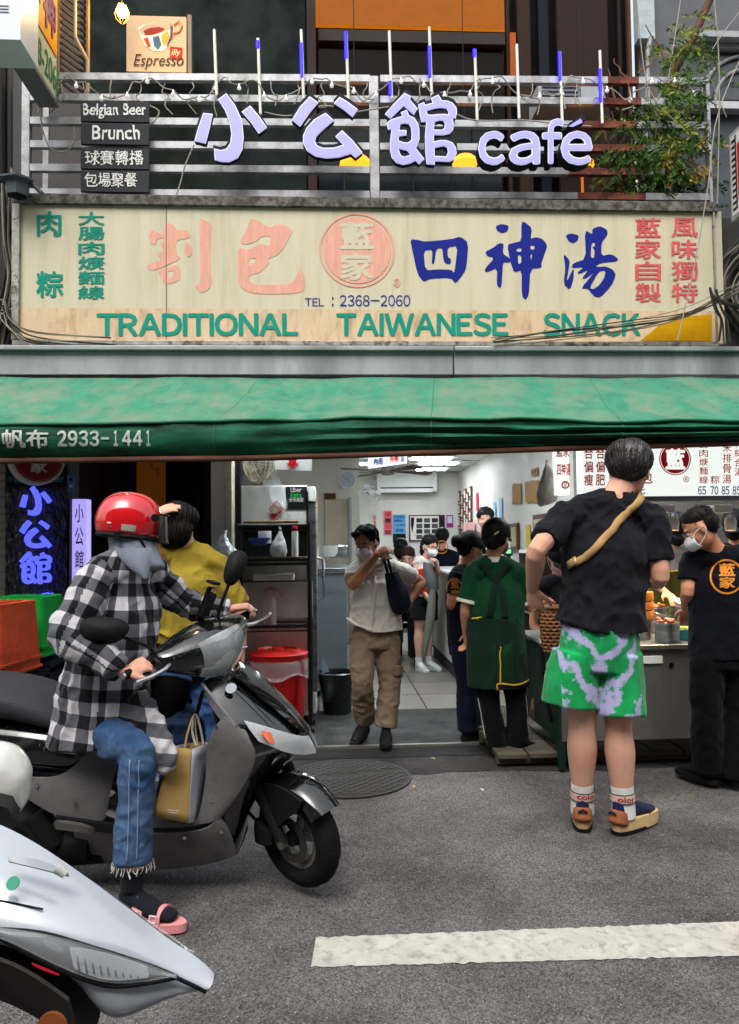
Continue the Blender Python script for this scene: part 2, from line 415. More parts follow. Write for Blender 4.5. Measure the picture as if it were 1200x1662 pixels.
# window bay with an interior behind it
link('window_frame', prect(517, 196, 820, 203, YB-.02, .05), M('dark_frame', (38, 36, 36), .5), ub)
for x in (560, 613, 672, 735, 770):
    link('mullion', prect(x-3, 203, x+3, 520, YB-.02, .05), _M['dark_frame'], ub)
GL = M('cafe_glass', (24, 36, 38), .06, var=.1, spec=.3, alpha=.45)
link('pane', prect(517, 203, 820, 520, YB+.02, .01), GL, ub)
link('pane', prect(517, -60, 820, 46, YB+.02, .008), M('clear_glass', (60, 60, 60), .05, alpha=.10, spec=.3), ub)
link('pane', prect(517, 72, 820, 196, YB+.02, .008), M('upper_glass', (16, 12, 12), .12, alpha=.6, spec=.12), ub)
a, b = P(500, -80, YB), P(830, 520, YB); a.x -= .6; b.x += .8
rm = bmesh.new()
box(a.x, b.x, 9.2, 9.3, 2.8, 8.6, bm=rm); box(a.x-.1, a.x-.01, YB+.1, 9.2, 2.8, 8.6, bm=rm); box(b.x+.01, b.x+.1, YB+.1, 9.2, 2.8, 8.6, bm=rm)
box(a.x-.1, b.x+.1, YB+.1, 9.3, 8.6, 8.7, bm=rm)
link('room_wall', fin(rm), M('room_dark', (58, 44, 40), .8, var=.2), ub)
link('orange_ceiling', box(a.x, b.x, YB+.1, 9.2, P(660, 48, 9.2).z, P(660, 48, 9.2).z+.1), M('orange_ceiling', (200, 122, 38), .6, var=.3, scale=2, emit=(200, 110, 20), es=.45), ub)  # the ceiling itself glows, standing in for the cafe's warm lamplight
link('orange_wall', prect(838-10, 52, 838+1, 130, YB-.03, .05), M('orange_trim', (150, 76, 30), .6, var=.2), ub)
for x, y in ((652, 22), (905/2+600-5-28, 50)): pass
ZB = P(0, 330, YB).z
link('room_floor', box(a.x, b.x, YB+.1, 9.2, 2.76, 2.80), DRK, ub)
link('side_return', box(P(1035, 0, YB).x, P(1200, 0, YB).x+2, YB+.0, YB+.1, 2.6, 7.5), M('grey_facade', (92, 94, 98), .7, var=.2, scale=2), ub)
link('side_return', box(P(136, 0, YB).x-3, P(136, 0, YB).x-.002, YB, YB+.1, 2.76, 12), M('grey_facade2', (70, 70, 72), .7, var=.2, scale=2), ub)
link('balcony_slab', box(-4, 4, 5.79, YB, 2.76, 2.86), M('slab', (80, 80, 78), .8), ub)
# dim bar silhouettes inside the lower window
for x0, y0, x1, y1, c in ((560, 285, 610, 320, (40, 56, 60)), (676, 285, 760, 330, (34, 46, 48)), (780, 286, 820, 330, (52, 66, 66))):
    link('counter', prect(x0, y0, x1, y1, 8.6, .3), M('dim%d' % x0, c, .6), ub)
# right neighbour window with arch
nw = thing('neighbour_window', 'grey framed neighbouring window with arched grille behind the vines', 'window', P(1120, 300, 6.5))
link('window_frame', prect(1095, 68, 1215, 78, 6.5, .08), M('pale_frame', (150, 152, 156), .5), nw)
link('window_frame', prect(1125, 48, 1215, 60, 6.42, .16), M('pale_frame', (150, 152, 156), .5), nw)
link('sill', prect(1095, 162, 1215, 176, 6.46, .14), M('pale_sill', (170, 172, 176), .5), nw)
link('glass', prect(1100, 78, 1215, 162, 6.56, .02), M('dusty_glass', (60, 64, 68), .2, var=.3, scale=4), nw)
for k in (0, 1):
    c = P(1215, 165, 6.54); r = .42-.12*k
    link('arch', tube_me([c+V((-r*math.cos(t), 0, r*math.sin(t))) for t in [i*math.pi/2/10 for i in range(11)]], .018), M('arch_metal', (130, 132, 134), .5), nw)
link('wall_panel', prect(1034, -40, 1064, 62, 6.55, .1), M('pale_tile', (160, 172, 178), .5, var=.2, scale=12), nw)
link('mullion', prect(1095, 176, 1102, 420, 6.5, .08), M('dark_mull', (60, 56, 56), .5), nw)
link('lower_wall', prect(1102, 176, 1300, 420, 6.56, .05), M('neigh_low', (74, 78, 84), .6, var=.3, scale=3), nw)
dp = thing('roller_shutter', 'grey drainpipe and metal box at the right of the balcony', 'pipe', P(1046, 330, 6.2))
link('pipe', tube_me([P(1058, 60, 6.1), P(1052, 80, 6.1), P(1050, 330, 6.1)], .022), M('white_pipe', (150, 152, 156), .5, .3, col2=(90, 88, 86)), dp); dp.name = 'drainpipe'
link('box_cover', prect(1030, 60, 1048, 120, 6.1, .1), M('pipe_box', (160, 164, 168), .5), dp)
ac = thing('air_conditioner_unit', 'pale outdoor air conditioner unit behind the balcony fairy lights', 'air conditioner', P(930, 170, 6.4))
link('casing', prect(874, 134, 982, 172, 6.3, .3), M('ac_casing', (150, 156, 164), .5, var=.08), ac)
for i in range(5): link('vent_slat', prect(880, 138+i*7, 940, 141+i*7, 6.285, .012), M('ac_slat', (110, 116, 124), .5), ac)

# ---------------------------------------------------------------- railing
RAIL = M('galvanised_rail', (176, 178, 182), .45, .35, var=.2, scale=9, col2=(140, 140, 142), mscale=5)
RUST = M('rust', (96, 54, 48), .8, var=.35, scale=14, col2=(130, 78, 60), mscale=9)
YR = 5.72
bl = thing('balcony_railing', 'long grey metal balcony railing with seven rails, rusty towards the right end', 'railing', (P(600, 330, YR).x, YR, P(600, 325, YR).z))
ys = [127, 161, 199, 237, 275, 315]
def rail(y, x0, x1, yl=0, m=RAIL, d=.0):
    yy0 = y-2+(x0-40)/1110*8; yy1 = y-2+(x1-40)/1110*8
    a = P(x0, yy0, YR); b = P(x1, yy1, YR); h = .026
    bm = bmesh.new(); rr = []
    for p in (a, b): rr.append([bm.verts.new(p+V((0, q[0]+d, q[1]))) for q in ((-.022, -h), (.022, -h), (.022, h), (-.022, h))])
    for j in range(4): bm.faces.new((rr[0][j], rr[0][(j+1) % 4], rr[1][(j+1) % 4], rr[1][j]))
    bm.faces.new(rr[0]); bm.faces.new(rr[1][::-1]); bmesh.ops.recalc_face_normals(bm, faces=bm.faces)
    link('rail', fin(bm), m, bl)
for i, y in enumerate(ys):
    rail(y, 43, 600, m=RAIL); a = 975+random.uniform(-10, 20) if i < 2 else 950+random.uniform(-40, 10); b = 1040+random.uniform(-15, 10)
    rail(y, 617, a); rail(y, a, b, m=RUST); rail(y, b, 1150)
for x, wd in ((41, 6), (608, 9), (1153, 6)):
    a = P(x-wd, 122, YR-.03); b = P(x+wd, 335, YR-.03)
    link('post', box(a.x, b.x, YR-.028, YR+.03, b.z-.1, a.z, .004), RAIL, bl)
link('post', prect(1052, 135, 1060, 330, YR+.12, .03), RAIL, bl)
link('post', prect(70, 130, 78, 330, YR+.3, .03), RAIL, bl)

# ---------------------------------------------------------------- sheet-metal lintel and its flashing
STL = M('sheet_metal', (158, 162, 164), .45, .3, var=.14, scale=3, stretch=(1, 1, .3), col2=(128, 132, 134), mscale=2, mix=(.45, .7))
YS = 5.55
lt_ = thing('sheet_metal_fascia', 'pale grey sheet metal fascia running between the big sign and the green awning', 'fascia', (0, 5.5, P(0, 608, 5.5).z))
for x0, x1 in ((-60, 737), (737, 1260)):
    a = P(x0, 571, 5.48); b = P(x1-1.2, 608, 5.48); q = [P(600, y, 5.48).z for y in (563, 571, 608)]
    link('panel', box(a.x, b.x, 5.48, 5.62, q[2], q[1], .004), STL, lt_)
    link('lip', box(a.x, b.x, 5.44, 5.62, q[1]+.002, q[0], .006), STL, lt_)
# wall round the shop front behind sign
ff = thing('front_facade', 'dark strip of front wall carrying the big shop sign', 'building', (0, 5.7, 0))
link('wall', box(-4.5, 4.5, 5.66, 5.78, P(0, 608, 5.66).z-.25, P(0, 335, 5.66).z-.02), M('facade_dark', (60, 60, 60), .8, var=.3), ff)
a = P(365, 745, 5.9); b = P(381, 1170, 5.9)
link('column', box(a.x, b.x, 5.84, 6.0, 0, 2.45, .01), M('cream_column', (196, 190, 168), .6, var=.08, scale=4, col2=(160, 152, 130), mscale=3), ff)
struct('kitchen_wall_back', box(XR+.001, XR+2.2, 7.1, 7.2, 0, ZC+.1), M('kitchen_tile', (110, 104, 96), .5, var=.2, scale=3)); struct('kitchen_wall_side', box(XR+2.1, XR+2.2, 5.8, 7.1, 0, ZC+.1), WALL)

# ---------------------------------------------------------------- left: black stone, stair opening
STONE = M('black_stone', (34, 34, 34), .35, var=.5, scale=30, col2=(82, 80, 76), mscale=45, mix=(.52, .62), bump=1.0, bscale=40)
def displaced(me, amp, sc, levels=4):
    bm = bmesh.new(); bm.from_mesh(me); bmesh.ops.subdivide_edges(bm, edges=bm.edges, cuts=levels, use_grid_fill=True)
    for v in bm.verts:
        q = noise.noise_vector(v.co*sc); v.co += q*amp
    r = fin(bm); return r
lf = thing('stone_pillar', 'black rough stone pillar with blue cafe lettering at the left edge', 'pillar', P(60, 1200, 5.5))
a = P(10, 700, 5.5); b = P(108, 1200, 5.5)
me = box(a.x, b.x, 5.5, 5.75, 0, 2.4); bm = bmesh.new(); bm.from_mesh(me); bmesh.ops.subdivide_edges(bm, edges=bm.edges, cuts=60, use_grid_fill=True)
for v in bm.verts:
    if v.co.z < P(0, 790, 5.5).z and v.co.y < 5.52: v.co.y += .014*noise.noise(V((v.co.x*18, v.co.z*70, 1)))+.008*noise.noise(V((v.co.x*60, v.co.z*120, 4)))
link('stone', fin(bm), STONE, lf)
BLU = M('blue_letter', (70, 84, 225), .5, emit=(84, 92, 250), es=.75)
SM = [(120, 173), (182, 180), (163, 270), (137, 372), (63, 355), (90, 260)]
XIAO = [SM, [(215, 85), (270, 45), (330, 125), (372, 220), (383, 330), (375, 410), (345, 465), (290, 492), (235, 490), (195, 478), (190, 403), (235, 415), (270, 405), (295, 370), (303, 310), (290, 230), (258, 150)],
        [(370, 165), (425, 125), (485, 195), (535, 268), (480, 308), (430, 235)]]
GONG = [[(695, 218), (750, 130), (812, 65), (868, 105), (810, 175), (750, 262)], [(968, 110), (1005, 68), (1065, 105), (1125, 150), (1090, 200), (1030, 150)],
        [(915, 172), (970, 222), (900, 280), (855, 325), (845, 355), (860, 385), (900, 400), (970, 398), (1028, 380), (978, 325), (1022, 285), (1090, 350), (1155, 430), (1110, 465), (1080, 438), (1000, 462), (920, 468), (850, 455), (795, 420), (768, 370), (768, 320), (790, 270), (840, 215)]]
GUAN = [[(375, 85), (460, 130), (445, 170), (545, 290), (495, 370), (365, 255), (190, 420), (120, 360), (240, 220)],
        [(325, 335), (405, 308), (435, 378), (500, 405), (550, 480), (568, 560), (568, 690), (525, 805), (632, 945), (565, 1015), (520, 965), (450, 1000), (360, 1020), (270, 995), (210, 930), (188, 840), (186, 720), (205, 560), (160, 565), (140, 478), (200, 430), (345, 385)],
        [(318, 495), (375, 480), (430, 490), (458, 540), (465, 640), (462, 700), (420, 730), (370, 728), (298, 705), (300, 652), (400, 635), (398, 570), (308, 568)],
        [(295, 810), (405, 835), (455, 888), (370, 915), (325, 895)],
        [(720, 150), (815, 108), (860, 182), (930, 185), (1000, 215), (1050, 280), (1055, 340), (1040, 415), (1000, 418), (1015, 500), (1005, 570), (960, 615), (880, 635), (755, 632), (758, 718), (840, 698), (920, 700), (1000, 730), (1045, 800), (1050, 870), (1020, 950), (960, 980), (770, 972), (765, 1020), (660, 1010), (645, 860), (640, 640), (655, 460), (595, 465), (575, 390), (552, 235), (630, 205), (640, 240), (740, 215)],
        [(662, 320), (760, 290), (850, 278), (920, 290), (945, 330), (942, 365), (880, 358), (800, 362), (720, 372), (672, 362)],
        [(765, 465), (830, 442), (880, 448), (898, 490), (890, 545), (860, 565), (755, 562)],
        [(765, 800), (885, 775), (930, 800), (938, 860), (915, 910), (765, 905)]]
def remap(spl, x0, y0, x1, y1):
    xs = [p[0] for s in spl for p in s]; ys_ = [p[1] for s in spl for p in s]
    return [[(x0+(p[0]-min(xs))/(max(xs)-min(xs))*(x1-x0), y0+(p[1]-min(ys_))/(max(ys_)-min(ys_))*(y1-y0)) for p in s] for s in spl]
for spl, r in ((XIAO, (32, 789, 84, 837)), (GONG, (32, 844, 84, 890)), (GUAN, (32, 895, 84, 948))):
    traced(remap(spl, *r), 1, 0, 0, 5.455, BLU, lf, name='letter', ext=.012)
ptext('café', 50, 962, 86, 978, 5.455, BLU, lf, name='letter', bold=.02, extrude=.05)
# painted strip "午晚 ... beer"
link('painted_strip', prect(11, 762, 107, 790, 5.475, .02), M('strip_black', (24, 28, 30), .6), lf)
TEAL = M('teal_chalk', (70, 150, 165), .7)
ptext('午晚', 12, 773, 34, 784, 5.472, TEAL, lf, bold=-.002); ptext('german beer', 62, 771, 104, 786, 5.472, TEAL, lf, shear=.1)
tw = thing('siding_wall', 'pale grey horizontal siding at the far left edge', 'wall', P(-10, 1200, 5.6))
for i in range(26):
    a = P(-70, 700+i*13.5, 5.56); b = P(10, 712.5+i*13.5, 5.56)
    link('siding_board', box(a.x, b.x-.004, 5.56, 5.6, b.z, a.z, .004), M('siding', (150, 144, 136), .6, var=.1), tw)
link('siding_backing', box(-4.5, P(9, 0, 5.6).x, 5.61, 5.75, 0, 2.5), M('siding_back', (90, 86, 80), .7), tw)
# stair opening
so_ = thing('stairwell', 'dark stairway opening with an orange panel and curtain, behind the yellow blouse', 'doorway', P(250, 1200, 6.2))
xa, xb = P(109, 0, 5.55).x, P(364, 0, 5.9).x
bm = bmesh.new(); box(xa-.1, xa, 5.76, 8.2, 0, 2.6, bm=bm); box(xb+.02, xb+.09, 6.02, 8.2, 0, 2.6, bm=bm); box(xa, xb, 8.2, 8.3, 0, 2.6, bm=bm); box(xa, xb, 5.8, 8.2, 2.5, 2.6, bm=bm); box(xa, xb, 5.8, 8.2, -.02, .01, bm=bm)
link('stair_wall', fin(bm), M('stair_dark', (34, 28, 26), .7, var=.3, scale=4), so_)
link('orange_panel', prect(222, 735, 268, 1020, 7.2, .04), M('orange_panel', (150, 88, 22), .5, var=.25, scale=3, emit=(150, 84, 18), es=.07), so_)
link('brown_curtain', prect(206, 735, 222, 1020, 7.3, .04), M('brown_cur', (52, 26, 14), .6), so_)
link('door_leaf', prect(330, 735, 364, 1100, 6.25, .04), M('door_blk', (32, 31, 31), .5, var=.3), so_)
for i in range(5): link('step', box(P(285, 0, 7.2).x, P(325, 0, 7.2).x, 7.0+i*.25, 7.6+i*.25, .0, .2+i*.2), M('step_stone', (60, 52, 46), .8), so_)
link('stair_rail', tube_me([P(322, 745, 6.9), P(320, 900, 6.9)], .02), M('rail_brown', (58, 46, 38), .6), so_)

# ---------------------------------------------------------------- awning
AWN = M('awning_canvas', (58, 122, 98), .85, var=.2, scale=9, stretch=(1, .5, 1), col2=(108, 124, 106), mix=(.42, .7), mscale=4, bump=.35, bscale=90)
AWV = M('awning_valance', (32, 92, 68), .6, var=.3, scale=4, stretch=(.5, 1, 3), col2=(22, 44, 36), mix=(.45, .6), mscale=2.2, bump=.2, bscale=60)
aw = thing('green_awning', 'worn green canvas awning stretched across the whole shop front', 'awning', (0, 4.5, 1.9))
def aw_prof(u):
    """u 0..1 along X from left; returns list of points from the wall to the hem"""
    x = -3.2+6.4*u; px = 600+FPX*(x/4.45-math.tan(YAW))
    t = max(-.15, min(1.15, px/1200))
    yf = 688-4*t+4*math.sin(9*u); yb = 742-6*t-24*max(0, t-.35)
    out = []
    top = P(600, 613, 5.45).z; zf = HC+(HY-yf)/FPX*4.45; zb = HC+(HY-yb)/FPX*4.5
    for k in range(15):
        s = k/14; z = top+(zf-top)*s-.035*math.sin(math.pi*s); y = 5.47+(4.45-5.47)*s
        z += .012*noise.noise(V((x*3, y*3, 0)))+.03*noise.noise(V((x*1.3+y*2, y*4, 3)))*math.sin(math.pi*s)+.012*(1-2*abs(noise.noise(V((x*2.2+y*3, y*1.2, 8)))))*s
        out.append(V((x, y, z)))
    return out, zf, zb, x
rows = []; vrows = []
NA = 120
for i in range(NA+1):
    o_, zf, zb, x = aw_prof(i/NA); rows.append(o_)
    v = [o_[-1]]
    right = max(0, min(1, (x+.6)/1.6))
    for k in range(1, 13):
        s = k/12; z = zf+(zb-zf)*s
        bul = -.035*math.sin(math.pi*s)*(1-.3*right)+right*.028*math.sin(s*19+1.5*noise.noise(V((x*1.2, 0, 0))))*math.sin(math.pi*s)
        bul += .012*noise.noise(V((x*2.5, z*14, 5)))+(1-right)*.015*noise.noise(V((x*5, z*5, 9)))
        v.append(V((x, 4.45+.05*s+bul, z)))
    vrows.append(v)
link('canopy', evalmods(grid(rows), [('SOLIDIFY', dict(thickness=.004, offset=-1))]), AWN, aw, True)
link('valance', evalmods(grid(vrows), [('SOLIDIFY', dict(thickness=.004, offset=1))]), AWV, aw, True)
link('piping', tube_me([r[-1]+V((0, -.004, .002)) for r in rows[::3]], .009), M('awn_edge', (34, 90, 66), .5), aw, True)
link('hem_bar', tube_me([v[-1]+V((0, .0, -.012)) for v in vrows[::3]], .018), M('bar_rust', (96, 66, 54), .7, var=.4, scale=8, stretch=(.4, 1, 1)), aw, True)
for px in (348, 700, 1010):   # canvas seams
    x = P(px, 690, 4.45).x; q = []
    for k in range(15):
        uf = (x+(14-k)*.012+3.2)/6.4*NA; i = int(uf); q.append(rows[i][k].lerp(rows[i+1][k], uf-i)+V((0, -.001, .0015)))
    uf = (x+3.2)/6.4*NA; i = int(uf); q += [vrows[i][k].lerp(vrows[i+1][k], uf-i)+V((0, -.002, 0)) for k in range(1, 12)]
    link('seam', tube_me(q, .0035), M('seam_green', (52, 100, 76), .8), aw, True)
SPRAY = M('spray_white', (176, 186, 176), .8, var=.3, scale=25)
def on_valance(s, x0, x1, y0, y1, bold):
    me = text_me(s, bold, sans=ord(s[0]) < 256); me = fit(me, P(x0, y0, 4.43), P(x1, y0, 4.43), P(x0, y1, 4.43))
    bm = bmesh.new(); bm.from_mesh(me)
    for _ in range(3): bmesh.ops.subdivide_edges(bm, edges=[e for e in bm.edges if e.calc_length() > .02], cuts=1)
    bmesh.ops.triangulate(bm, faces=bm.faces); bm.to_mesh(me); bm.free()
    for v in me.vertices:
        u = (v.co.x+3.2)/6.4*NA; i = int(u); a = vrows[i]; z = v.co.z; f = u-i
        best = None
        for k in range(12):
            p = a[k].lerp(vrows[i+1][k], f); q = a[k+1].lerp(vrows[i+1][k+1], f)
            if q.z <= z <= p.z: best = p.lerp(q, (p.z-z)/(p.z-q.z)); break
        v.co.y = (best.y if best else 4.44)-.008
    link('lettering', me, SPRAY, aw)
on_valance('帆布', 4, 78, 697, 727, .02)
for i, ch in enumerate('2933-1441'):
    x0 = 92+i*17.6; w_ = 15.5
    if ch == '-': on_valance(ch, x0+1, x0+14, 709, 713, .02)
    elif ch == '1': on_valance(ch, x0+4, x0+11, 698, 724, .03)
    else: on_valance(ch, x0, x0+w_, 698, 724, .03)
for x in (-2.9, 2.9):
    link('arm', tube_me([(x, 5.5, 2.2), (x, 4.5, 1.95)], .015), M('arm_steel', (120, 120, 118), .5, .5), aw)
# ================================================================ THE BIG SIGN
CREAM = M('sign_cream', (198, 191, 165), .35, var=.05, scale=2, stretch=(6, 1, .6), col2=(178, 170, 138), mix=(.5, .75), mscale=1.4, emit=(210, 205, 180), es=.0)
TAN = M('sign_tan', (206, 182, 150), .5, var=.08, scale=6, stretch=(3, 1, 1), col2=(172, 142, 108), mix=(.5, .7), mscale=4)
bs = thing('shop_sign', 'wide cream shop sign with faded pink and dark blue Chinese characters above a tan strip', 'sign', P(595, 556, YS))
def SP(x, y, Y=YS):   # point on the sign face; the sign is 1 % smaller at its right end
    return P(x, y, Y)
link('sign_face', box(P(32, 0, YS).x, P(1160, 0, YS).x, YS, YS+.06, P(600, 502, YS).z, P(600, 336, YS).z), CREAM, bs)
link('lower_strip', box(P(32, 0, YS).x, P(1160, 0, YS).x, YS-.003, YS+.06, P(600, 556, YS).z, P(600, 502, YS).z-.001), TAN, bs)
FR = M('sign_frame', (150, 148, 140), .5, .4, var=.3, scale=12, col2=(84, 78, 70), mscale=14, mix=(.5, .62))
FT = M('sign_frame_top', (108, 106, 98), .8, var=.4, scale=16, col2=(60, 58, 52), mscale=20, mix=(.42, .6))
def fbar(x0, y0, x1, y1, m, t=.05):
    a = P(x0, y0, YS-.02); b = P(x1, y1, YS-.02); a.z = P(600, y0, YS-.02).z; b.z = P(600, y1, YS-.02).z; link('frame', box(a.x, b.x, YS-.03, YS+t, b.z, a.z, .004), m, bs)
fbar(20, 321, 1166, 337, FT); fbar(20, 553.5, 1166, 561, FR); fbar(20, 337.5, 31, 553, FR); fbar(1157, 337.5, 1166, 553, FR)
link('seam', box(P(269, 0, YS).x, P(270, 0, YS).x, YS-.0045, YS, P(600, 553, YS).z, P(600, 338, YS).z), M('sign_seam', (96, 90, 80), .8), bs)
YEL = M('sign_yellow', (190, 140, 8), .5, var=.2, scale=5)
me = plate([P(x, y, YS-.009) for x, y in ((1040, 553), (1070, 528), (1105, 514), (1156, 510), (1156, 553))], (0, -1, 0), .002); link('yellow_corner', me, YEL, bs)
GRE = M('sign_green', (24, 138, 118), .5, var=.08); PNK = M('sign_pink', (216, 160, 142), .6, var=.12, scale=5, stretch=(6, 1, 1))
PNK2 = M('sign_pink2', (200, 92, 92), .6, var=.2, scale=12); NAV = M('sign_navy', (26, 38, 128), .5, var=.08)
ptext('肉', 60, 343, 100, 384, YS, GRE, bs, bold=.022); ptext('粽', 59, 440, 103, 483, YS, GRE, bs, bold=.022)
vtext('大腸肉焿麵線', 127, 343, 170, 487, YS, GRE, bs, gap=.05, bold=.018)
ZX = .0015
traced([[(398, 62), (450, 75), (490, 110), (478, 200), (478, 400), (488, 540), (415, 585), (365, 530), (412, 520), (408, 300), (405, 150)], [(310, 225), (345, 250), (352, 310), (325, 335), (303, 300), (300, 250)],
        [(75, 140), (105, 160), (155, 165), (165, 95), (215, 100), (248, 145), (320, 145), (342, 180), (330, 200), (250, 210), (235, 250), (245, 290), (240, 315), (268, 330), (260, 350), (180, 385), (115, 415), (60, 425), (35, 400), (60, 380), (150, 345), (120, 330), (115, 305), (160, 285), (130, 240), (155, 220), (150, 195), (105, 205), (95, 245), (65, 240), (50, 190), (60, 160)],
        [(110, 425), (180, 405), (250, 385), (268, 410), (270, 470), (255, 500), (165, 522), (140, 480)], [(180, 430), (228, 425), (215, 470), (185, 480)]], 4.2857, 230, 340, YS-ZX, PNK, bs, ext=.001, smooth=1)
traced([[(755, 62), (800, 70), (890, 130), (940, 97), (1010, 115), (1050, 150), (1020, 210), (980, 280), (940, 320), (880, 340), (890, 375), (820, 440), (750, 455), (748, 500), (780, 520), (900, 525), (1020, 520), (1060, 500), (1108, 400), (1140, 500), (1130, 560), (1090, 582), (900, 590), (760, 582), (700, 550), (672, 500), (665, 400), (668, 265), (745, 280), (830, 235), (890, 258), (905, 180), (830, 188), (800, 220), (740, 242), (678, 235), (730, 140)],
        [(748, 338), (805, 338), (780, 375), (748, 395)]], 4.2857, 230, 340, YS-ZX, PNK, bs, ext=.001, smooth=1)
SI = [[(20, 130), (70, 135), (100, 145), (250, 130), (300, 115), (345, 150), (335, 280), (320, 320), (272, 380), (250, 345), (130, 350), (95, 370), (60, 320), (35, 200)],
      [(95, 195), (142, 188), (145, 215), (140, 265), (155, 268), (165, 185), (200, 178), (205, 240), (215, 265), (245, 270), (248, 238), (230, 232), (228, 175), (285, 168), (272, 280), (265, 320), (250, 300), (170, 298), (105, 305)]]
SHEN = [[(495, 58), (530, 45), (570, 55), (565, 85), (535, 98), (505, 85)],
        [(437, 200), (480, 180), (515, 152), (543, 155), (535, 210), (580, 240), (575, 262), (540, 258), (535, 300), (530, 390), (518, 402), (503, 385), (505, 290), (455, 312), (435, 312), (440, 290), (490, 235), (450, 225)],
        [(640, 35), (660, 35), (700, 70), (690, 130), (720, 118), (760, 130), (785, 165), (770, 210), (750, 265), (752, 290), (690, 295), (682, 440), (662, 470), (642, 445), (642, 300), (600, 318), (580, 260), (560, 160), (600, 150), (640, 140)],
        [(610, 185), (640, 178), (640, 200), (615, 200)], [(620, 215), (640, 225), (640, 262), (622, 270)], [(690, 165), (715, 165), (710, 190), (690, 185)], [(690, 215), (702, 215), (692, 250)]]
TANG = [[(885, 108), (915, 98), (960, 108), (955, 135), (930, 153), (905, 145)],
        [(873, 208), (910, 250), (905, 290), (890, 370), (915, 320), (932, 290), (930, 350), (910, 415), (875, 380), (885, 290)],
        [(992, 78), (1035, 105), (1035, 72), (1075, 57), (1115, 75), (1122, 105), (1085, 150), (1085, 225), (1140, 212), (1180, 240), (1170, 255), (1080, 262), (1050, 285), (1110, 282), (1150, 300), (1168, 330), (1140, 390), (1080, 455), (1045, 450), (1010, 405), (970, 405), (1050, 310), (1000, 350), (975, 350), (1015, 300), (960, 325), (950, 315), (990, 285), (920, 292), (925, 265), (1000, 240)],
        [(1030, 150), (1050, 150), (1048, 170), (1035, 175), (1048, 190), (1045, 235), (1025, 232)], [(1070, 310), (1110, 305), (1100, 350), (1065, 395), (1035, 410), (1020, 400)]]
for s in (SI, SHEN, TANG): traced(s, 3.4286, 660, 350, YS-ZX, NAV, bs, ext=.001, smooth=1)
c = P(580, 406, YS)
link('emblem_ring', disc(c+V((0, -.001, 0)), .278, inner=.262, n=64), PNK, bs); link('emblem_disc', disc(c+V((0, -.001, 0)), .248, n=64), PNK, bs)
ptext('藍', 552, 360, 607, 405, YS, CREAM, bs, bold=.035, z=.006); ptext('家', 552, 410, 607, 455, YS, CREAM, bs, bold=.035, z=.006)
ptext('TEL', 495, 484, 526, 497, YS, NAV, bs, bold=.0, sans=True); ptext(':', 539, 482, 541.5, 497, YS, NAV, bs); ptext('2368-2060', 552, 479, 666, 497, YS, NAV, bs, bold=.0, sans=True)
vtext('藍家自製', 1031, 352, 1073, 493, YS, PNK2, bs, gap=.05, bold=.016); vtext('風味獨特', 1090, 352, 1133, 493, YS, PNK2, bs, gap=.05, bold=.016)
ptext('®', 639, 452, 650, 466, YS, PNK, bs)
for s, x0, x1 in (('TRADITIONAL', 157, 484), ('TAIWANESE', 546, 825), ('SNACK', 881, 1040)):
    ptext(s, x0, 508, x1, 546, YS-.003, GRE, bs, bold=.028, sans=True)
# ================================================================ channel letters
LED = M('lilac_face', (130, 128, 215), .4, emit=(160, 156, 250), es=.36, var=.05)
BLK = M('letter_side', (34, 32, 44), .5)
RIM = M('letter_rim', (205, 205, 235), .4, emit=(225, 225, 250), es=.2)
YL = 5.42
cs = thing('cafe_letter_sign', 'glowing lilac channel letters spelling the cafe name, fixed to the balcony railing', 'sign', P(640, 270, YL))
def channel(spl, sx, x0, y0):
    b = traced(spl, sx, x0, y0, YL+.055, BLK, cs, name='letter', ext=.05)
    f = traced(spl, sx, x0, y0, YL, RIM, cs, name='rim', ext=.003)
    cc = [sum(p[0] for s in spl for p in s)/sum(len(s) for s in spl), 0]
    f.parent = b; f.location = org(f)-org(b)
    # face inset: shrink every outline towards its own inside
    from_ = []
    for k, s in enumerate(spl):
        n = len(s); A = sum(s[i][0]*s[(i+1) % n][1]-s[(i+1) % n][0]*s[i][1] for i in range(n))
        hole = any(inside(s[0], t) for t in spl if t is not s)
        d = (5.0 if sx == 4 else 9.0)*(1 if A > 0 else -1)*(-1 if hole else 1)
        if sx == 1: d = d/8
        o = []
        for i in range(n):
            p0, p1, p2 = s[i-1], s[i], s[(i+1) % n]
            e1 = V((p1[0]-p0[0], p1[1]-p0[1])).normalized(); e2 = V((p2[0]-p1[0], p2[1]-p1[1])).normalized()
            nn = V((-e1.y-e2.y, e1.x+e2.x)); L_ = nn.length
            nn = nn/L_*min(2.0, 2/L_) if L_ > .2 else nn*0
            o.append((p1[0]+nn.x*d, p1[1]+nn.y*d))
        from_.append(o)
    g = traced(from_, sx, x0, y0, YL-.004, LED, cs, name='face', ext=.002)
    g.parent = b; g.location = org(g)-org(b)
def inside(p, poly):
    x, y = p; r = False; n = len(poly)
    for i in range(n):
        a, b = poly[i], poly[(i+1) % n]
        if (a[1] > y) != (b[1] > y) and x < (b[0]-a[0])*(y-a[1])/(b[1]-a[1])+a[0]: r = not r
    return r
channel(XIAO, 4, 300, 140); channel(GONG, 4, 300, 140); channel(GUAN, 8, 610, 140)
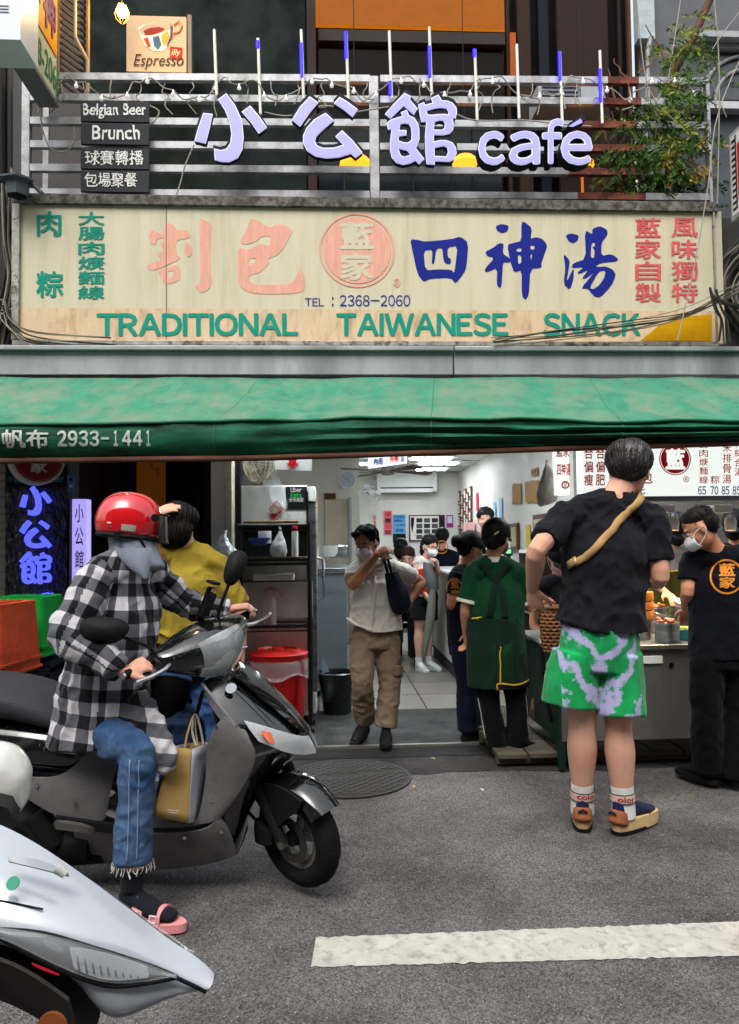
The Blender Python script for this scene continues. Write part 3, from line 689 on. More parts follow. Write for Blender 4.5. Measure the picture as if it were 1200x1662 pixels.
for ch, x0, x1, y0, y1 in (('c', 776, 820, 212, 268), ('a', 826, 877, 212, 268), ('f', 880, 916, 192, 266), ('e', 910, 962, 212, 268)):
    a, b, c = P(x0, y0, YL), P(x1, y0, YL), P(x0, y1, YL); k = V((0, .053, 0))
    bo = link('letter', fit(text_me(ch, .030, .05, sans=True), a+k, b+k, c+k), BLK, cs)
    f = link('rim', fit(text_me(ch, .030, .002, sans=True), a, b, c), RIM, cs); f.parent = bo; f.location = org(f)-org(bo)
    k = .006
    g = link('face', fit(text_me(ch, .010, .002, sans=True), a+V((k, 0, -k)), b+V((-k, 0, -k)), c+V((k, 0, k)), z=.004), LED, cs); g.parent = bo; g.location = org(g)-org(bo)
traced([[(921, 205), (943, 191), (948, 199), (930, 207)]], 1, 0, 0, YL+.055, BLK, cs, name='accent', ext=.05); traced([[(923, 204.5), (942.5, 192.5), (946, 198.5), (930, 205.5)]], 1, 0, 0, YL, LED, cs, name='accent', ext=.003)
# chalk boards
CHK = M('chalkboard', (56, 58, 62), .7, var=.12, scale=8); CW = M('chalk_white', (226, 226, 222), .8, var=.1, scale=30)
for nm, y0, y1, lab, rows_ in (('a', 163, 235, 'dark painted board reading Belgian Beer Brunch on the balcony railing', (('Belgian Beer', 135, 238, 168, 193), ('Brunch', 150, 227, 203, 227))),
                               ('b', 239, 312, 'dark painted board with two rows of white Chinese characters under the beer board', (('球賽轉播', 139, 233, 244, 268), ('包場聚餐', 138, 223, 280, 304)))):
    t = thing('menu_board', lab, 'board', P(187, y1, 5.6), 'painted boards on the balcony railing')
    mid = (y0+y1)/2
    for q0, q1 in ((y0, mid-.8), (mid, y1)):
        a = P(131, q0, 5.6); b = P(242, q1, 5.6); link('board_panel', box(a.x, b.x, 5.6, 5.625, b.z, a.z, .003), CHK, t)
    for s, x0, x1, a, b in rows_: ptext(s, x0, a, x1, b, 5.6, CW, t, bold=.016 if nm == 'a' else .006, jitter=3)
# espresso light box
es_ = thing('espresso_sign', 'square lit box sign with a painted coffee cup and the word Espresso', 'sign', P(258, 118, 6.4))
a = P(205, 24, 6.4); b = P(303, 118, 6.4)
link('light_panel', box(a.x, b.x, 6.4, 6.5, b.z, a.z, .006), M('espresso_face', (176, 152, 126), .5, var=.1, scale=3, emit=(220, 190, 160), es=.05), es_)
a = P(304, 23, 6.42); b = P(311, 118, 6.42); link('casing', box(a.x, b.x, 6.42, 6.52, b.z, a.z), M('box_side', (120, 112, 100), .5), es_)
Yc = 6.396
def pp(pts, m, Y=Yc): return link('print', plate([P(x, y, Y) for x, y in pts], (0, -1, 0), .002), m, es_)
pp([(224, 45), (229, 60), (236, 74), (250, 82), (266, 82), (276, 72), (281, 58), (283, 38), (275, 33), (250, 36), (232, 40)], M('cup_white', (206, 196, 184), .5, emit=(200, 190, 175), es=.15))
pp([(226, 47), (236, 40), (256, 35), (275, 33), (282, 38), (277, 46), (258, 54), (238, 57), (229, 54)], M('cup_rim', (190, 150, 130), .5), Yc-.002)
pp([(233, 50), (243, 45), (258, 43), (268, 46), (262, 51), (246, 56), (236, 56)], M('cup_coffee', (130, 44, 24), .5), Yc-.004)
pp([(233, 62), (240, 60), (245, 75), (240, 76)], M('cup_red', (180, 60, 40), .5), Yc-.004); pp([(248, 60), (258, 57), (262, 72), (256, 80), (250, 74)], M('cup_blue', (60, 90, 120), .5), Yc-.004)
pp([(262, 56), (272, 50), (276, 60), (268, 74), (263, 68)], M('cup_yellow', (214, 150, 60), .5), Yc-.004); pp([(277, 40), (281, 42), (280, 60), (274, 72), (270, 76), (276, 58)], M('cup_dark', (86, 60, 70), .5), Yc-.004)
link('print', tube_me([P(282, 40, Yc), P(290, 35, Yc), P(295, 42, Yc), P(291, 51, Yc), P(281, 54, Yc)], .012), M('cup_handle', (190, 140, 110), .5), es_)
pp([(276, 75), (296, 77), (295, 96), (276, 95)], M('cup_label', (170, 34, 26), .5), Yc-.003); ptext('illy', 278, 80, 294, 93, Yc-.003, M('lab_cream', (235, 200, 150), .5), es_, shear=.25)
ptext('Espresso', 217, 88, 298, 113, Yc, M('print_dark', (46, 32, 28), .5), es_, shear=.25, bold=-.004)
bulb = thing('bare_bulb_lamp', 'glowing bare bulb in a small wire cage at the top left', 'lamp', P(199, 18, 5.9))
link('bulb', lathe([(0, -.045), (.03, -.035), (.045, 0), (.035, .03), (.02, .05), (0, .055)], P(198, 18, 5.9), 16), M('bulb_glow', (255, 225, 160), .3, emit=(255, 214, 130), es=14), bulb, True)
bc = P(198, 20, 5.9)
for k in range(6):
    an = k*math.pi/3; link('cage_wire', tube_me([bc+V((math.cos(an)*r, math.sin(an)*r, h)) for r, h in ((.03, .06), (.055, .0), (.045, -.05), (.012, -.085))], .0025, 5), M('cage', (190, 140, 60), .4, .6), bulb)
link('flex', tube_me([bc+V((0, 0, .06)), bc+V((0, .01, .8))], .006), BLK, bulb)
bl_ = bpy.data.lights.new('bulb_light', 'POINT'); bl_.energy = 14; bl_.color = (1, .68, .32); bl_.shadow_soft_size = .05
bo = bpy.data.objects.new('bulb_light', bl_); COL.objects.link(bo); bo.location = bc+V((.03, -.1, 0))
# meteor tubes
tubes = [(349, 48, 155, None), (420, 62, 185, (66, 78)), (490, 48, 160, (70, 125)), (563, 52, 165, (52, 95)), (633, 50, 160, (132, 155)), (698, 44, 155, (75, 125)), (772, 80, 198, (80, 92)), (840, 72, 192, None), (910, 84, 198, (84, 130)), (975, 82, 200, (112, 165))]
for i, (x, y0, y1, lit) in enumerate(tubes):
    t = thing('light_tube', ['slim unlit white tube', 'slim white tube with a blue tip'][lit is not None]+' on the railing above the '+['left end', 'first character', 'gap between two characters', 'second character', 'centre post', 'third character', 'letter c', 'letter a', 'letter e', 'sign end'][i], 'light tube', P(x, y1, 5.66), 'slim light tubes along the balcony railing')
    link('tube', tube_me([P(x-1, y0, 5.66), P(x+3, y1, 5.66)], .011), M('tube_white', (206, 204, 196), .4, emit=(200, 200, 195), es=.12), t)
    if lit: link('lit_section', tube_me([P(x-.8+3*(lit[0]-y0)/(y1-y0)-1, lit[0], 5.655), P(x-.8+3*(lit[1]-y0)/(y1-y0)-1, lit[1], 5.655)], .013), M('tube_blue', (40, 30, 230), .4, emit=(30, 10, 255), es=1.3), t)
# fairy lights: cable and bulbs
fy = thing('fairy_lights', 'tangled string of small white bulbs wound along the top of the balcony railing', 'string lights', P(600, 160, 5.64))
WIRE = M('wire_white', (150, 146, 136), .6); random.seed(3)
pts = []; x = 55
while x < 1150:
    pts.append(P(x, 142+14*math.sin(x*.045)+random.uniform(-9, 9), 5.66+random.uniform(-.02, .03))); x += random.uniform(8, 16)
link('cable', tube_me(cat(pts, 3), .005, 5), WIRE, fy, True)
for k in range(26):
    x = 60+k*42+random.uniform(-10, 10); y = 130+random.uniform(-4, 6); q = [P(x+random.uniform(-18, 18)*i/5, y+i*random.uniform(6, 11), 5.66+random.uniform(-.02, .02)) for i in range(6)]
    link('cable', tube_me(cat(q, 3), .0045, 5), WIRE, fy, True)
bmm = None
for p in pts[::3]:
    link('bulb', lathe([(0, -.022), (.014, -.012), (.016, 0), (.006, .014), (.006, .03), (0, .03)], p-V((0, .01, .03)), 10), M('bulb_white', (225, 225, 222), .3, emit=(230, 230, 230), es=.25), fy, True)
for q in ([(100, 140), (70, 170), (68, 205), (82, 240), (108, 245), (122, 225), (120, 205)], [(240, 170), (258, 180), (252, 195), (245, 200)], [(315, 235), (300, 270), (292, 300), (283, 325)], [(430, 182), (470, 188), (520, 172), (560, 176)], [(560, 185), (600, 178), (640, 172)], [(690, 175), (730, 180), (770, 195), (850, 195), (900, 200), (960, 205)]):
    link('cable', tube_me(cat([P(x, y, 5.64) for x, y in q]), .0055, 5), WIRE, fy, True)
# pendant lamps seen through the cafe window
for i, (x, y, wd) in enumerate(((577, 262, 26), (755, 258, 21), (945, 262, 20))):
    t = thing('pendant_lamp', ['orange glowing pendant lampshade behind the second character', 'orange glowing pendant lampshade left of the letter c', 'orange glowing pendant lampshade under the letter e'][i], 'lamp', P(x, y+8, 6.2), 'orange pendant lamps inside the cafe')
    cc = P(x, y+8, 6.2); r = wd/FPX*6.2
    link('lamp_shade', lathe([(r, 0), (r*.96, r*.3), (r*.7, r*.55), (r*.25, r*.62), (0, r*.64)], cc, 28), M('shade_orange', (230, 140, 40), .5, emit=(255, 150, 40), es=1.1), t, True)
    link('cord', tube_me([cc+V((0, 0, r*.6)), cc+V((0, 0, 2.2))], .004, 6), BLK, t)
    if i == 2: link('lamp_stem', tube_me([cc+V((0, 0, -.02)), cc+V((0, 0, -.35))], .012), M('stem_orange', (190, 100, 30), .5, emit=(220, 110, 30), es=.3), t)
# ================================================================ side signs
def side_fit(s, X, ya, yb, za, zb, m, parent, sign=1, **k):
    """text on a plane x=X seen from +x (sign=1) or -x: from depth ya to yb, heights za (top) zb (bottom)"""
    return text(s, (X, ya, za), (X, yb, za), (X, ya, zb), m, parent, **k)
XS = P(35, 0, 5.0).x
ys_ = thing('projecting_sign', 'yellow and white projecting sign with green and purple characters at the top left', 'sign', (XS, 5.2, P(35, 75, 5.0).z))
z1 = P(0, 72, 5.0).z
link('panel', box(XS-.12, XS, 5.0, 5.66, z1+.003, z1+2.2, .01), M('psign_white', (176, 182, 160), .5, var=.08), ys_)
link('panel', box(XS+.001, XS+.008, 5.03, 5.64, z1+.33, z1+2.2), M('psign_yellow', (206, 140, 22), .5, var=.15, scale=4), ys_)
link('frame', box(XS-.13, XS+.012, 4.985, 5.0, z1-.02, z1+2.2), M('psign_edge', (110, 112, 114), .5, .3), ys_)
link('frame', box(XS-.13, XS+.012, 5.0, 5.67, z1-.03, z1), _M['psign_edge'], ys_)
text('2368-2060', (XS, 5.04, z1+.26), (XS, 5.72, z1+.26), (XS, 5.04, z1+.07), M('psign_green', (50, 120, 80), .5), ys_, bold=.01)
for s, y0, c in (('家', 5.06, (60, 96, 50)), ('湯', 5.36, (96, 50, 110))):
    mm = M('psign_%s' % y0, c, .5)
    for k in range(4): text(s if k == 1 else '神', (XS+.009, y0, z1+.40+.42*k+.34), (XS+.009, y0+.24, z1+.40+.42*k+.34), (XS+.009, y0, z1+.40+.42*k), mm, ys_, bold=.03)
wb = thing('white_metal_box', 'white enamel metal box at the very top left corner', 'box', P(0, 66, 4.9))
link('casing', prect(-60, -60, 33, 64, 4.9, .3), M('enamel', (206, 214, 220), .4, var=.05), wb)
for y in (7, 12, 17): link('groove', prect(-60, y, 14, y+1.4, 4.895, .006), M('enamel_line', (110, 120, 150), .5), wb)
# louvred shutter
lv = thing('louvred_shutter', 'dark brown slatted shutter beside the yellow projecting sign', 'shutter', P(120, 130, 5.9))
SLT = M('slat_brown', (74, 60, 44), .6, var=.25)
for i in range(16):
    y = -20+i*11; a = P(98, y-12, 5.9); b = P(141, y+20, 6.0)
    link('slat', tube_me([a, b], .012, 4), SLT, lv)
for x in (97, 143): link('frame', tube_me([P(x, -40, 5.95), P(x, 150, 5.95)], .016, 6), M('slat_frame', (120, 96, 66), .6), lv)
link('pipe', tube_me([P(122, -30, 5.85), P(122, 60, 5.85), P(142, 98, 5.85), P(142, 160, 5.85)], .014), M('pipe_pale', (150, 138, 116), .5), lv)
# red key-pattern sign at the right
XQ = P(1178, 0, 5.3).x
rs = thing('red_key_sign', 'red sign with white characters in a black and white key-pattern border at the right edge', 'sign', (XQ, 5.1, P(1178, 345, 5.3).z))
zt, zb = P(0, 197, 5.3).z, P(0, 345, 5.3).z; KB = M('key_white', (205, 205, 205), .4)
link('panel', box(XQ, XQ+.12, 4.6, 5.32, zb, zt, .006), M('key_grey', (150, 152, 156), .4), rs)
link('panel', box(XQ-.004, XQ, 4.62, 5.29, zb+.03, zt-.03), KB, rs); link('panel', box(XQ-.008, XQ-.004, 4.6, 5.20, zb+.12, zt-.12), M('key_red', (186, 26, 38), .4), rs)
KK = M('key_black', (20, 20, 22), .4)
for i in range(12):
    z = zb+.06+i*(zt-zb-.1)/12
    link('key_pattern', box(XQ-.007, XQ-.0041, 5.215, 5.275, z, z+.018), KK, rs); link('key_pattern', box(XQ-.007, XQ-.0041, 5.215, 5.23, z+.0185, z+.04), KK, rs)
for i, y in enumerate((5.0,)):
    for k, ch in enumerate('牛肉麵'): text(ch, (XQ-.008, y+.15, zt-.16-.15*k), (XQ-.008, y+.03, zt-.16-.15*k), (XQ-.008, y+.15, zt-.28-.15*k), KB, rs, bold=.02)
# wall lantern lower left
ln = thing('wall_lantern', 'grey plastic lantern housing below the railing at the left edge', 'lantern', P(28, 322, 5.4))
cc = P(28, 318, 5.4); LG = M('lantern_grey', (78, 84, 90), .5)
link('housing', lathe([(.07, 0), (.085, .09), (.12, .1), (.12, .115), (0, .14)], cc, 6), LG, ln); link('arm', tube_me([cc+V((.09, 0, .1)), cc+V((.17, 0, .02))], .015), LG, ln)
# cable bundles
random.seed(11)
def cables(name, label, ctrs, n, spread, rad, cols):
    t = thing(name, label, 'cables', V(ctrs[0]))
    for i in range(n):
        off = V((random.uniform(-1, 1)*spread, random.uniform(-.05, .05), random.uniform(-1, 1)*spread)); amp = random.uniform(.3, 1.6)
        pts = [V(p)+off*(amp if k not in (0, len(ctrs)-1) else 1)+V((0, 0, random.uniform(-.02, .02))) for k, p in enumerate(ctrs)]
        link('cable', tube_me(cat(pts, 5), rad*random.uniform(.6, 1.3), 5), M('cable%d' % (i % len(cols)), cols[i % len(cols)], .6), t, True)
    return t
CC = [(52, 50, 48), (128, 124, 112), (84, 80, 74), (150, 144, 128), (40, 40, 42)]
cables('cable_bundle', 'loose bundle of grey cables sagging over the lower right corner of the sign', [P(1260, 440, 5.3), P(1180, 480, 5.36), P(1110, 512, 5.42), P(1020, 530, 5.44), P(900, 545, 5.45), P(800, 556, 5.46)], 9, .03, .005, CC)
cables('cable_bundle', 'dense knot of cables hanging at the right edge beside the sign', [P(1230, 400, 5.6), P(1185, 430, 5.62), P(1172, 470, 5.6), P(1200, 520, 5.6), P(1230, 555, 5.6)], 16, .12, .008, CC)
cables('cable_bundle', 'pale wire looped beside the right end of the sign', [P(1230, 505, 5.3), P(1170, 490, 5.3), P(1158, 470, 5.3), P(1166, 500, 5.3), P(1176, 520, 5.3), P(1178, 558, 5.3)], 3, .03, .007, [(170, 164, 140)])
cables('cable_bundle', 'dense knot of pale cables at the left edge beside the sign', [P(-30, 520, 5.5), P(5, 500, 5.5), P(18, 530, 5.5), P(60, 552, 5.48), P(180, 560, 5.47)], 10, .04, .005, CC)
cables('cable_bundle', 'dark cables running down the left edge beside the sign', [P(5, 290, 5.6), P(8, 380, 5.6), P(15, 450, 5.6), P(-10, 560, 5.6)], 14, .11, .009, [(36, 36, 38), (60, 58, 56), (110, 106, 98)])
for q, lab in (([(-20, 350), (10, 330), (32, 318)], 'x'),): pass
dk = thing('utility_pole', 'dark grey concrete wall strip with old conduits at the left edge', 'pipe', P(15, 560, 5.7))
link('conduit', tube_me([P(15, 60, 5.75), P(14, 330, 5.75)], .03), M('conduit_grey', (70, 72, 74), .6), dk); link('conduit', tube_me([P(2, 60, 5.7), P(2, 600, 5.7)], .035), M('conduit_dark', (40, 40, 42), .6), dk); dk.name = 'wall_conduit'
link('conduit', tube_me([P(1174, 330, 5.7), P(1168, 560, 5.7)], .018), M('conduit_dark', (40, 40, 42), .6), dk, label='rusty conduit')
# long thin wires across the upper right
for i, q in enumerate(([(1250, 0), (1170, 170), (1150, 300), (1130, 420), (1100, 552)], [(1160, 0), (1168, 120), (1165, 330)], [(1034, 0), (1052, 140), (1100, 200)], [(1105, 0), (1085, 130)], [(1200, 20), (1150, 100), (1180, 190)])):
    solo('overhead_wire', tube_me(cat([P(x, y, 5.35+.1*i) for x, y in q]), .0045, 5), WIRE, 'thin sagging wire '+['crossing the right end of the big sign', 'hanging straight beside the right railing post', 'hanging behind the dry twigs', 'hanging in front of the brown boards', 'looping towards the red key-pattern sign'][i], 'wire', 'wires at the upper right', True)
# ---------------------------------------------------------------- plants on the right of the balcony
LEAF = [M('leaf%d' % i, c, .6, var=.3, scale=20) for i, c in enumerate([(74, 104, 44), (52, 78, 36), (120, 128, 58), (150, 124, 60)])]
TWIG = M('twig', (112, 82, 62), .8, var=.3)
def leaf(bm, p, d, l, wd, roll):
    d = d.normalized(); s = d.orthogonal().normalized(); s = Quaternion(d, roll) @ s; n = d.cross(s)
    a, b, c, e = p, p+d*l*.5+s*wd, p+d*l+n*l*.1, p+d*l*.5-s*wd
    f = bm.faces.new([bm.verts.new(x) for x in (a, b, c)]); f = bm.faces.new([bm.verts.new(x) for x in (a, c, e)])
random.seed(5)
# thick leaning trunk
vt = thing('climbing_vine', 'leafy vine climbing a thick brown stem at the right end of the railing', 'plant', P(1080, 330, 5.9))
link('stem', tube_me(cat([P(1070, 330, 5.9), P(1078, 230, 5.85), P(1082, 150, 5.8), P(1110, 90, 5.8), P(1135, 40, 5.8), P(1165, -30, 5.8)]), [.03]*26, 9), M('stem_brown', (86, 66, 52), .8, var=.3, scale=10), vt, True)
def fronds(par, spots, n, size, mats, spread=.12):
    for (x, y, Y) in spots:
        bm = bmesh.new(); mm = random.choice(mats); c = P(x, y, Y)
        for k in range(n):
            p = c+V((random.gauss(0, spread), random.gauss(0, spread*.5), random.gauss(0, spread*.7))); d = V((random.uniform(-1, 1), random.uniform(-.6, .3), random.uniform(-.5, .25))).normalized()
            L_ = random.uniform(.07, .16)*size
            q = p; tube(bm, [p, p+d*L_*.5-V((0, 0, .006)), p+d*L_*.95-V((0, 0, .03))*size], .0018, 3)
            for j in range(7):
                d = (d+V((0, 0, -.08))).normalized(); q2 = q+d*L_/7; s = d.orthogonal().normalized()
                leaf(bm, q2, (d+V((random.uniform(-.2, .2), 0, .9))), L_*.3, L_*.06, random.uniform(0, 3)); leaf(bm, q2, (d+V((random.uniform(-.2, .2), 0, -.9))), L_*.3, L_*.06, random.uniform(0, 3)); q = q2
        link('foliage', fin(bm), mm, par)
fronds(vt, [(1110, 55, 5.7), (1090, 85, 5.7), (1130, 75, 5.7), (1100, 120, 5.7), (1085, 150, 5.7), (1125, 100, 5.7)], 12, 1.0, LEAF[:1]+LEAF[2:3], .09)
fronds(vt, [(1050, 195, 5.6), (1090, 185, 5.6), (1100, 160, 5.6), (1130, 220, 5.62), (1120, 150, 5.65)], 18, 1.0, LEAF[:3], .1)
pb = thing('potted_shrub', 'half dry shrub growing low behind the rusty end of the railing', 'plant', P(1040, 330, 5.95))
fronds(pb, [(1035, 190, 5.85), (1010, 225, 5.85), (1060, 215, 5.85), (1045, 245, 5.8), (1090, 250, 5.7), (1110, 262, 5.64), (1120, 245, 5.64), (1060, 265, 5.64), (1030, 262, 5.64), (1010, 270, 5.8), (1050, 290, 5.8), (1080, 295, 5.8), (1100, 290, 5.85), (1040, 315, 5.9), (1075, 318, 5.9), (1120, 310, 5.9), (1020, 300, 5.9)], 24, 1.05, LEAF, .12)
for x0, y0, x1, y1 in ((1040, 330, 1015, 120), (1040, 330, 1040, 110), (1045, 330, 1060, 130), (1050, 330, 1090, 60), (1030, 330, 990, 180), (1090, 125, 1052, 40), (1090, 125, 1092, 85), (1020, 130, 995, 95), (1040, 120, 1058, 98), (1003, 180, 985, 110), (1000, 330, 975, 140)):
    q = [P(x0+(x1-x0)*k/5+random.uniform(-4, 4), y0+(y1-y0)*k/5, 5.95) for k in range(6)]
    link('branch', tube_me(cat(q, 3), [.012*(1-.7*k/15) for k in range(16)], 5), TWIG, pb, True)
pg = solo('plastic_bag', evalmods(lathe([(0, -.1), (.06, -.09), (.09, 0), (.05, .06), (.02, .08), (.04, .1)], P(1005, 225, 5.85), 18), [('SUBSURF', dict(levels=1))]), M('grey_bag', (120, 108, 110), .4, var=.2, bump=.8, bscale=20), 'greyish plastic bag knotted among the dry shrub branches behind the railing', 'bag', None, True)
# ================================================================ SHOP INTERIOR
ST = M('brushed_steel', (150, 154, 156), .32, .85, var=.12, scale=4, stretch=(1, 1, 12), col2=(110, 114, 116), mscale=2)
STD = M('dull_steel', (120, 124, 126), .4, .7, var=.2, scale=5)
WH = M('white_plastic', (206, 206, 200), .45, var=.04); BP = M('black_plastic', (26, 26, 28), .5, var=.15); BM_ = M('black_metal', (20, 20, 21), .4, .4)
RED = M('red_print', (190, 26, 34), .5, var=.05); NV = M('navy_print', (28, 36, 110), .5, var=.05)
LP = M('ceiling_lamp', (240, 245, 245), .5, emit=(235, 245, 255), es=22); LP_ADDED = M('added_ceiling_lamp', (240, 245, 245), .5, emit=(235, 245, 255), es=45)
def ceil_light(x0, x1, y0, y1, lab, lp=None):
    t = thing('ceiling_light', lab, 'ceiling light', ((x0+x1)/2, (y0+y1)/2, ZC-.06), 'fluorescent ceiling lights in the shop')
    link('housing', box(x0-.03, x1+.03, y0-.03, y1+.03, ZC-.04, ZC-.009), WH, t)
    for k in range(3): link('lamp', box(x0+.02+k*(x1-x0)/3, x0+(k+1)*(x1-x0)/3-.02, y0, y1, ZC-.055, ZC-.041), lp or LP, t)
for i, (px, py, wd) in enumerate(((712, 747, .6), (700, 757, .5), (595, 748, .6), (700, 739, .6))):
    Y = (ZC-HC)/ (P(px, py, 1).z-HC); c = P(px, py, Y)
    ceil_light(c.x-wd/2, c.x+wd/2, c.y-.12, c.y+.12, ['louvred fluorescent ceiling light above the far right of the air conditioner', 'fluorescent ceiling light just above the ceiling fan', 'fluorescent ceiling light behind the hanging white sign', 'fluorescent ceiling light nearest the awning edge'][i])
for i, (x, y, dy) in enumerate(((.7, 7.6, .2), (-.35, 5.86, .05), (1.0, 5.86, .05), (2.4, 5.95, .12))): ceil_light(x-.5, x+.5, y-dy, y+dy, ['fluorescent ceiling light over the middle of the shop', 'unseen ceiling light added over the fridge, behind the awning', 'unseen ceiling light added over the shop entrance, behind the awning', 'unseen ceiling light added over the kitchen cart'][i], LP_ADDED if i else None)  # those over fridge, entrance and cart are unseen, added to brighten them
YW = 13.38
def posted(name, lab, cat_, x0, y0, x1, y1, Y, m, extra=(), t=.008, group=None):
    o = thing(name, lab, cat_, P((x0+x1)/2, y1, Y), group)
    a = P(x0, y0, Y); b = P(x1, y1, Y); link('sheet' if t < .01 else 'panel', box(a.x, b.x, Y, Y+t, b.z, a.z), m, o)
    for s, q0, r0, q1, r1, mm in extra:
        if s is None: a = P(q0, r0, Y-.003); b = P(q1, r1, Y-.003); link('print', box(a.x, b.x, Y-.003, Y-.001, b.z, a.z), mm, o)
        else: ptext(s, q0, r0, q1, r1, Y-.002, mm, o, bold=.01)
    return o
acu = thing('wall_air_conditioner', 'white split air conditioner high on the back wall behind the ceiling fan', 'air conditioner', P(661, 803, 13.2))
a = P(611, 766, 13.15); b = P(711, 798, 13.15)
link('body', box(a.x, b.x, 13.15, 13.38, b.z, a.z, .03), WH, acu); a = P(617, 793, 13.1); b = P(703, 799, 13.1)
link('louvre', box(a.x, b.x, 13.1, 13.14, b.z, a.z, .01), WH, acu); a = P(617, 791, 13.13); b = P(703, 793, 13.13); link('slot', box(a.x, b.x, 13.13, 13.145, b.z, a.z), BP, acu)
cf = thing('ceiling_fan', 'dark four-bladed ceiling fan in front of the air conditioner', 'ceiling fan', P(628, 760, 9.0))
c = P(630, 764, 9.2); link('motor', lathe([(.0, .06), (.07, .05), (.1, .0), (.06, -.05), (0, -.06)], c, 20), M('fan_motor', (120, 112, 104), .5), cf, True); link('stem', tube_me([c+V((0, 0, .05)), V((c.x, c.y, ZC))], .015), _M['fan_motor'], cf)
for k in range(4):
    an = .5+k*math.pi/2; d = V((math.cos(an), math.sin(an), 0)); s = V((-d.y, d.x, 0))
    link('blade', plate([c+d*.1-s*.04, c+d*.62-s*.075+V((0, 0, .02)), c+d*.66+V((0, 0, .0)), c+d*.62+s*.06-V((0, 0, .02)), c+d*.1+s*.04], (0, 0, 1), .01), M('fan_blade', (104, 92, 84), .5), cf)
wf = thing('wall_fan', 'small white wall fan on the back wall left of the air conditioner', 'fan', P(600, 812, 12.8))
c = P(603, 799, 12.6); W2 = M('fan_wire', (170, 172, 170), .5)
for r in (.2, .15, .1, .05): link('grille', tube_me([c+V((math.cos(t)*r*.8, 0.03-.06*(1-r/.2), math.sin(t)*r)) for t in [i*math.pi/10 for i in range(20)]], .006, 4, True), W2, wf)
link('motor', lathe([(0, -.02), (.05, -.01), (.05, .12), (0, .14)], c, 14, V((0, 1, 0))), W2, wf, True); link('bracket', tube_me([c+V((0, .1, 0)), c+V((-.25, .2, .03)), c+V((-.25, .25, -.15))], .022), WH, wf)
for k in range(3):
    an = k*2.09; link('blade', plate([c+V((math.cos(an+q)*r, .02, math.sin(an+q)*r)) for q, r in ((0, .03), (-.3, .16), (.35, .17), (.5, .04))], (0, -1, 0), .004), W2, wf)
ck = thing('wall_clock', 'round grey wall clock above the cream back door', 'clock', P(564, 792, 10.9)); c = P(564, 779, 10.94)
link('face', disc(c, .115, 32, .02), M('clock_face', (156, 164, 170), .4), ck); link('rim', disc(c, .125, 32, .03, inner=.113), M('clock_rim', (186, 188, 190), .4, .3), ck)
for an, l in ((-.9, .06), (2.5, .085)): link('hand', tube_me([c+V((0, -.025, 0)), c+V((math.cos(an)*l, -.025, math.sin(an)*l))], .004, 4), BP, ck)
posted('paper_notice', 'pink vertical paper strip with black characters on the back wall', 'poster', 623, 829, 637, 868, YW, M('pink_paper', (214, 110, 120), .8), [('順', 625, 831, 635, 839, RED), ('豐', 625, 841, 635, 849, BP), ('迎', 625, 851, 635, 858, RED), ('發', 625, 860, 635, 867, BP)])
posted('notice_board', 'light blue notice with dark text and a photo below, on the back wall', 'poster', 638, 835, 659, 866, YW, M('blue_paper', (96, 158, 200), .8), [('本店資訊', 640, 837, 657, 841, NV), ('營業時間 週二', 640, 843, 657, 847, NV), ('公休日期星期', 640, 851, 657, 854, NV), ('謝謝光臨', 643, 858, 655, 863, NV), (None, 638, 866.5, 659, 880, BP), (None, 649, 869, 657, 877, M('leaf_print', (120, 130, 60), .8))])
posted('paper_notice', 'small white paper strip with red characters above the seated diners', 'poster', 606, 834, 612, 856, YW, M('white_paper', (210, 205, 198), .8), [('恭喜', 607, 836, 611, 844, RED), ('發財', 607, 845, 611, 854, RED)])
posted('paper_notice', 'small purple and white notice right of the framed photographs', 'poster', 725, 836, 736, 856, YW, M('purple_paper', (140, 50, 120), .8), [(None, 726.5, 838, 734.5, 849, M('pale_lilac', (196, 186, 206), .8))])
posted('wall_switch', 'tiny square switch plate on the cream partition below the clock', 'switch', 565, 838, 573, 846, 10.98, WH, [(None, 567, 841, 571, 843, BP)], .02)
fp = posted('photo_frame', 'large dark-framed board of black and white photographs on the back wall', 'picture frame', 664, 836, 723, 878, YW-.02, M('frame_red', (66, 22, 24), .4), [(None, 666, 838, 713, 876, _M['white_paper']), (None, 714, 838, 721, 876, BP)], .03)
for i in range(3):
    for j in range(4): a = P(676+i*12.5, 841+j*9, YW-.024); b = P(686+i*12.5, 848+j*9, YW-.024); link('photo', box(a.x, b.x, YW-.027, YW-.0235, b.z, a.z), M('photo%d' % ((i+j) % 2), (50+30*((i+j) % 2),)*3, .5, var=.6, scale=9), fp)
link('portrait', plate([P(x, y, YW-.024) for x, y in ((667, 840), (673, 840), (672, 852), (669, 866), (667, 850))], (0, -1, 0), .003), BP, fp)
# wooden number plaques on the right wall
def rp(px, py):   # point on the right wall
    r = ray(px, py); t = (XR-.012)/r.x; return CP+r*t
def rwall(name, lab, cat_, x0, y0, x1, y1, m, par=None, t=.02, inset=None, mi=None):
    """thing on the right wall between two image columns; y's at the left (far) column"""
    a = rp(x0, y0); b = rp(x0, y1); c = rp(x1, y0)
    me = box(XR-.012-t, XR-.012, min(a.y, c.y), max(a.y, c.y), b.z, a.z, .003)
    if par is None:
        o = thing(name, lab, cat_, V((XR-.02, a.y, b.z))); link('panel', me, m, o)
        if inset: k = inset; link('sheet', box(XR-.016-t, XR-.013-t, min(a.y, c.y)+k, max(a.y, c.y)-k, b.z+k, a.z-k), mi, o)
        return o
    return link(name, me, m, par)
WD = M('plaque_wood', (98, 62, 40), .6, var=.25); WM = M('menu_wood', (150, 112, 60), .6, var=.3, scale=8, stretch=(1, 6, 1)); PW = _M['white_paper']
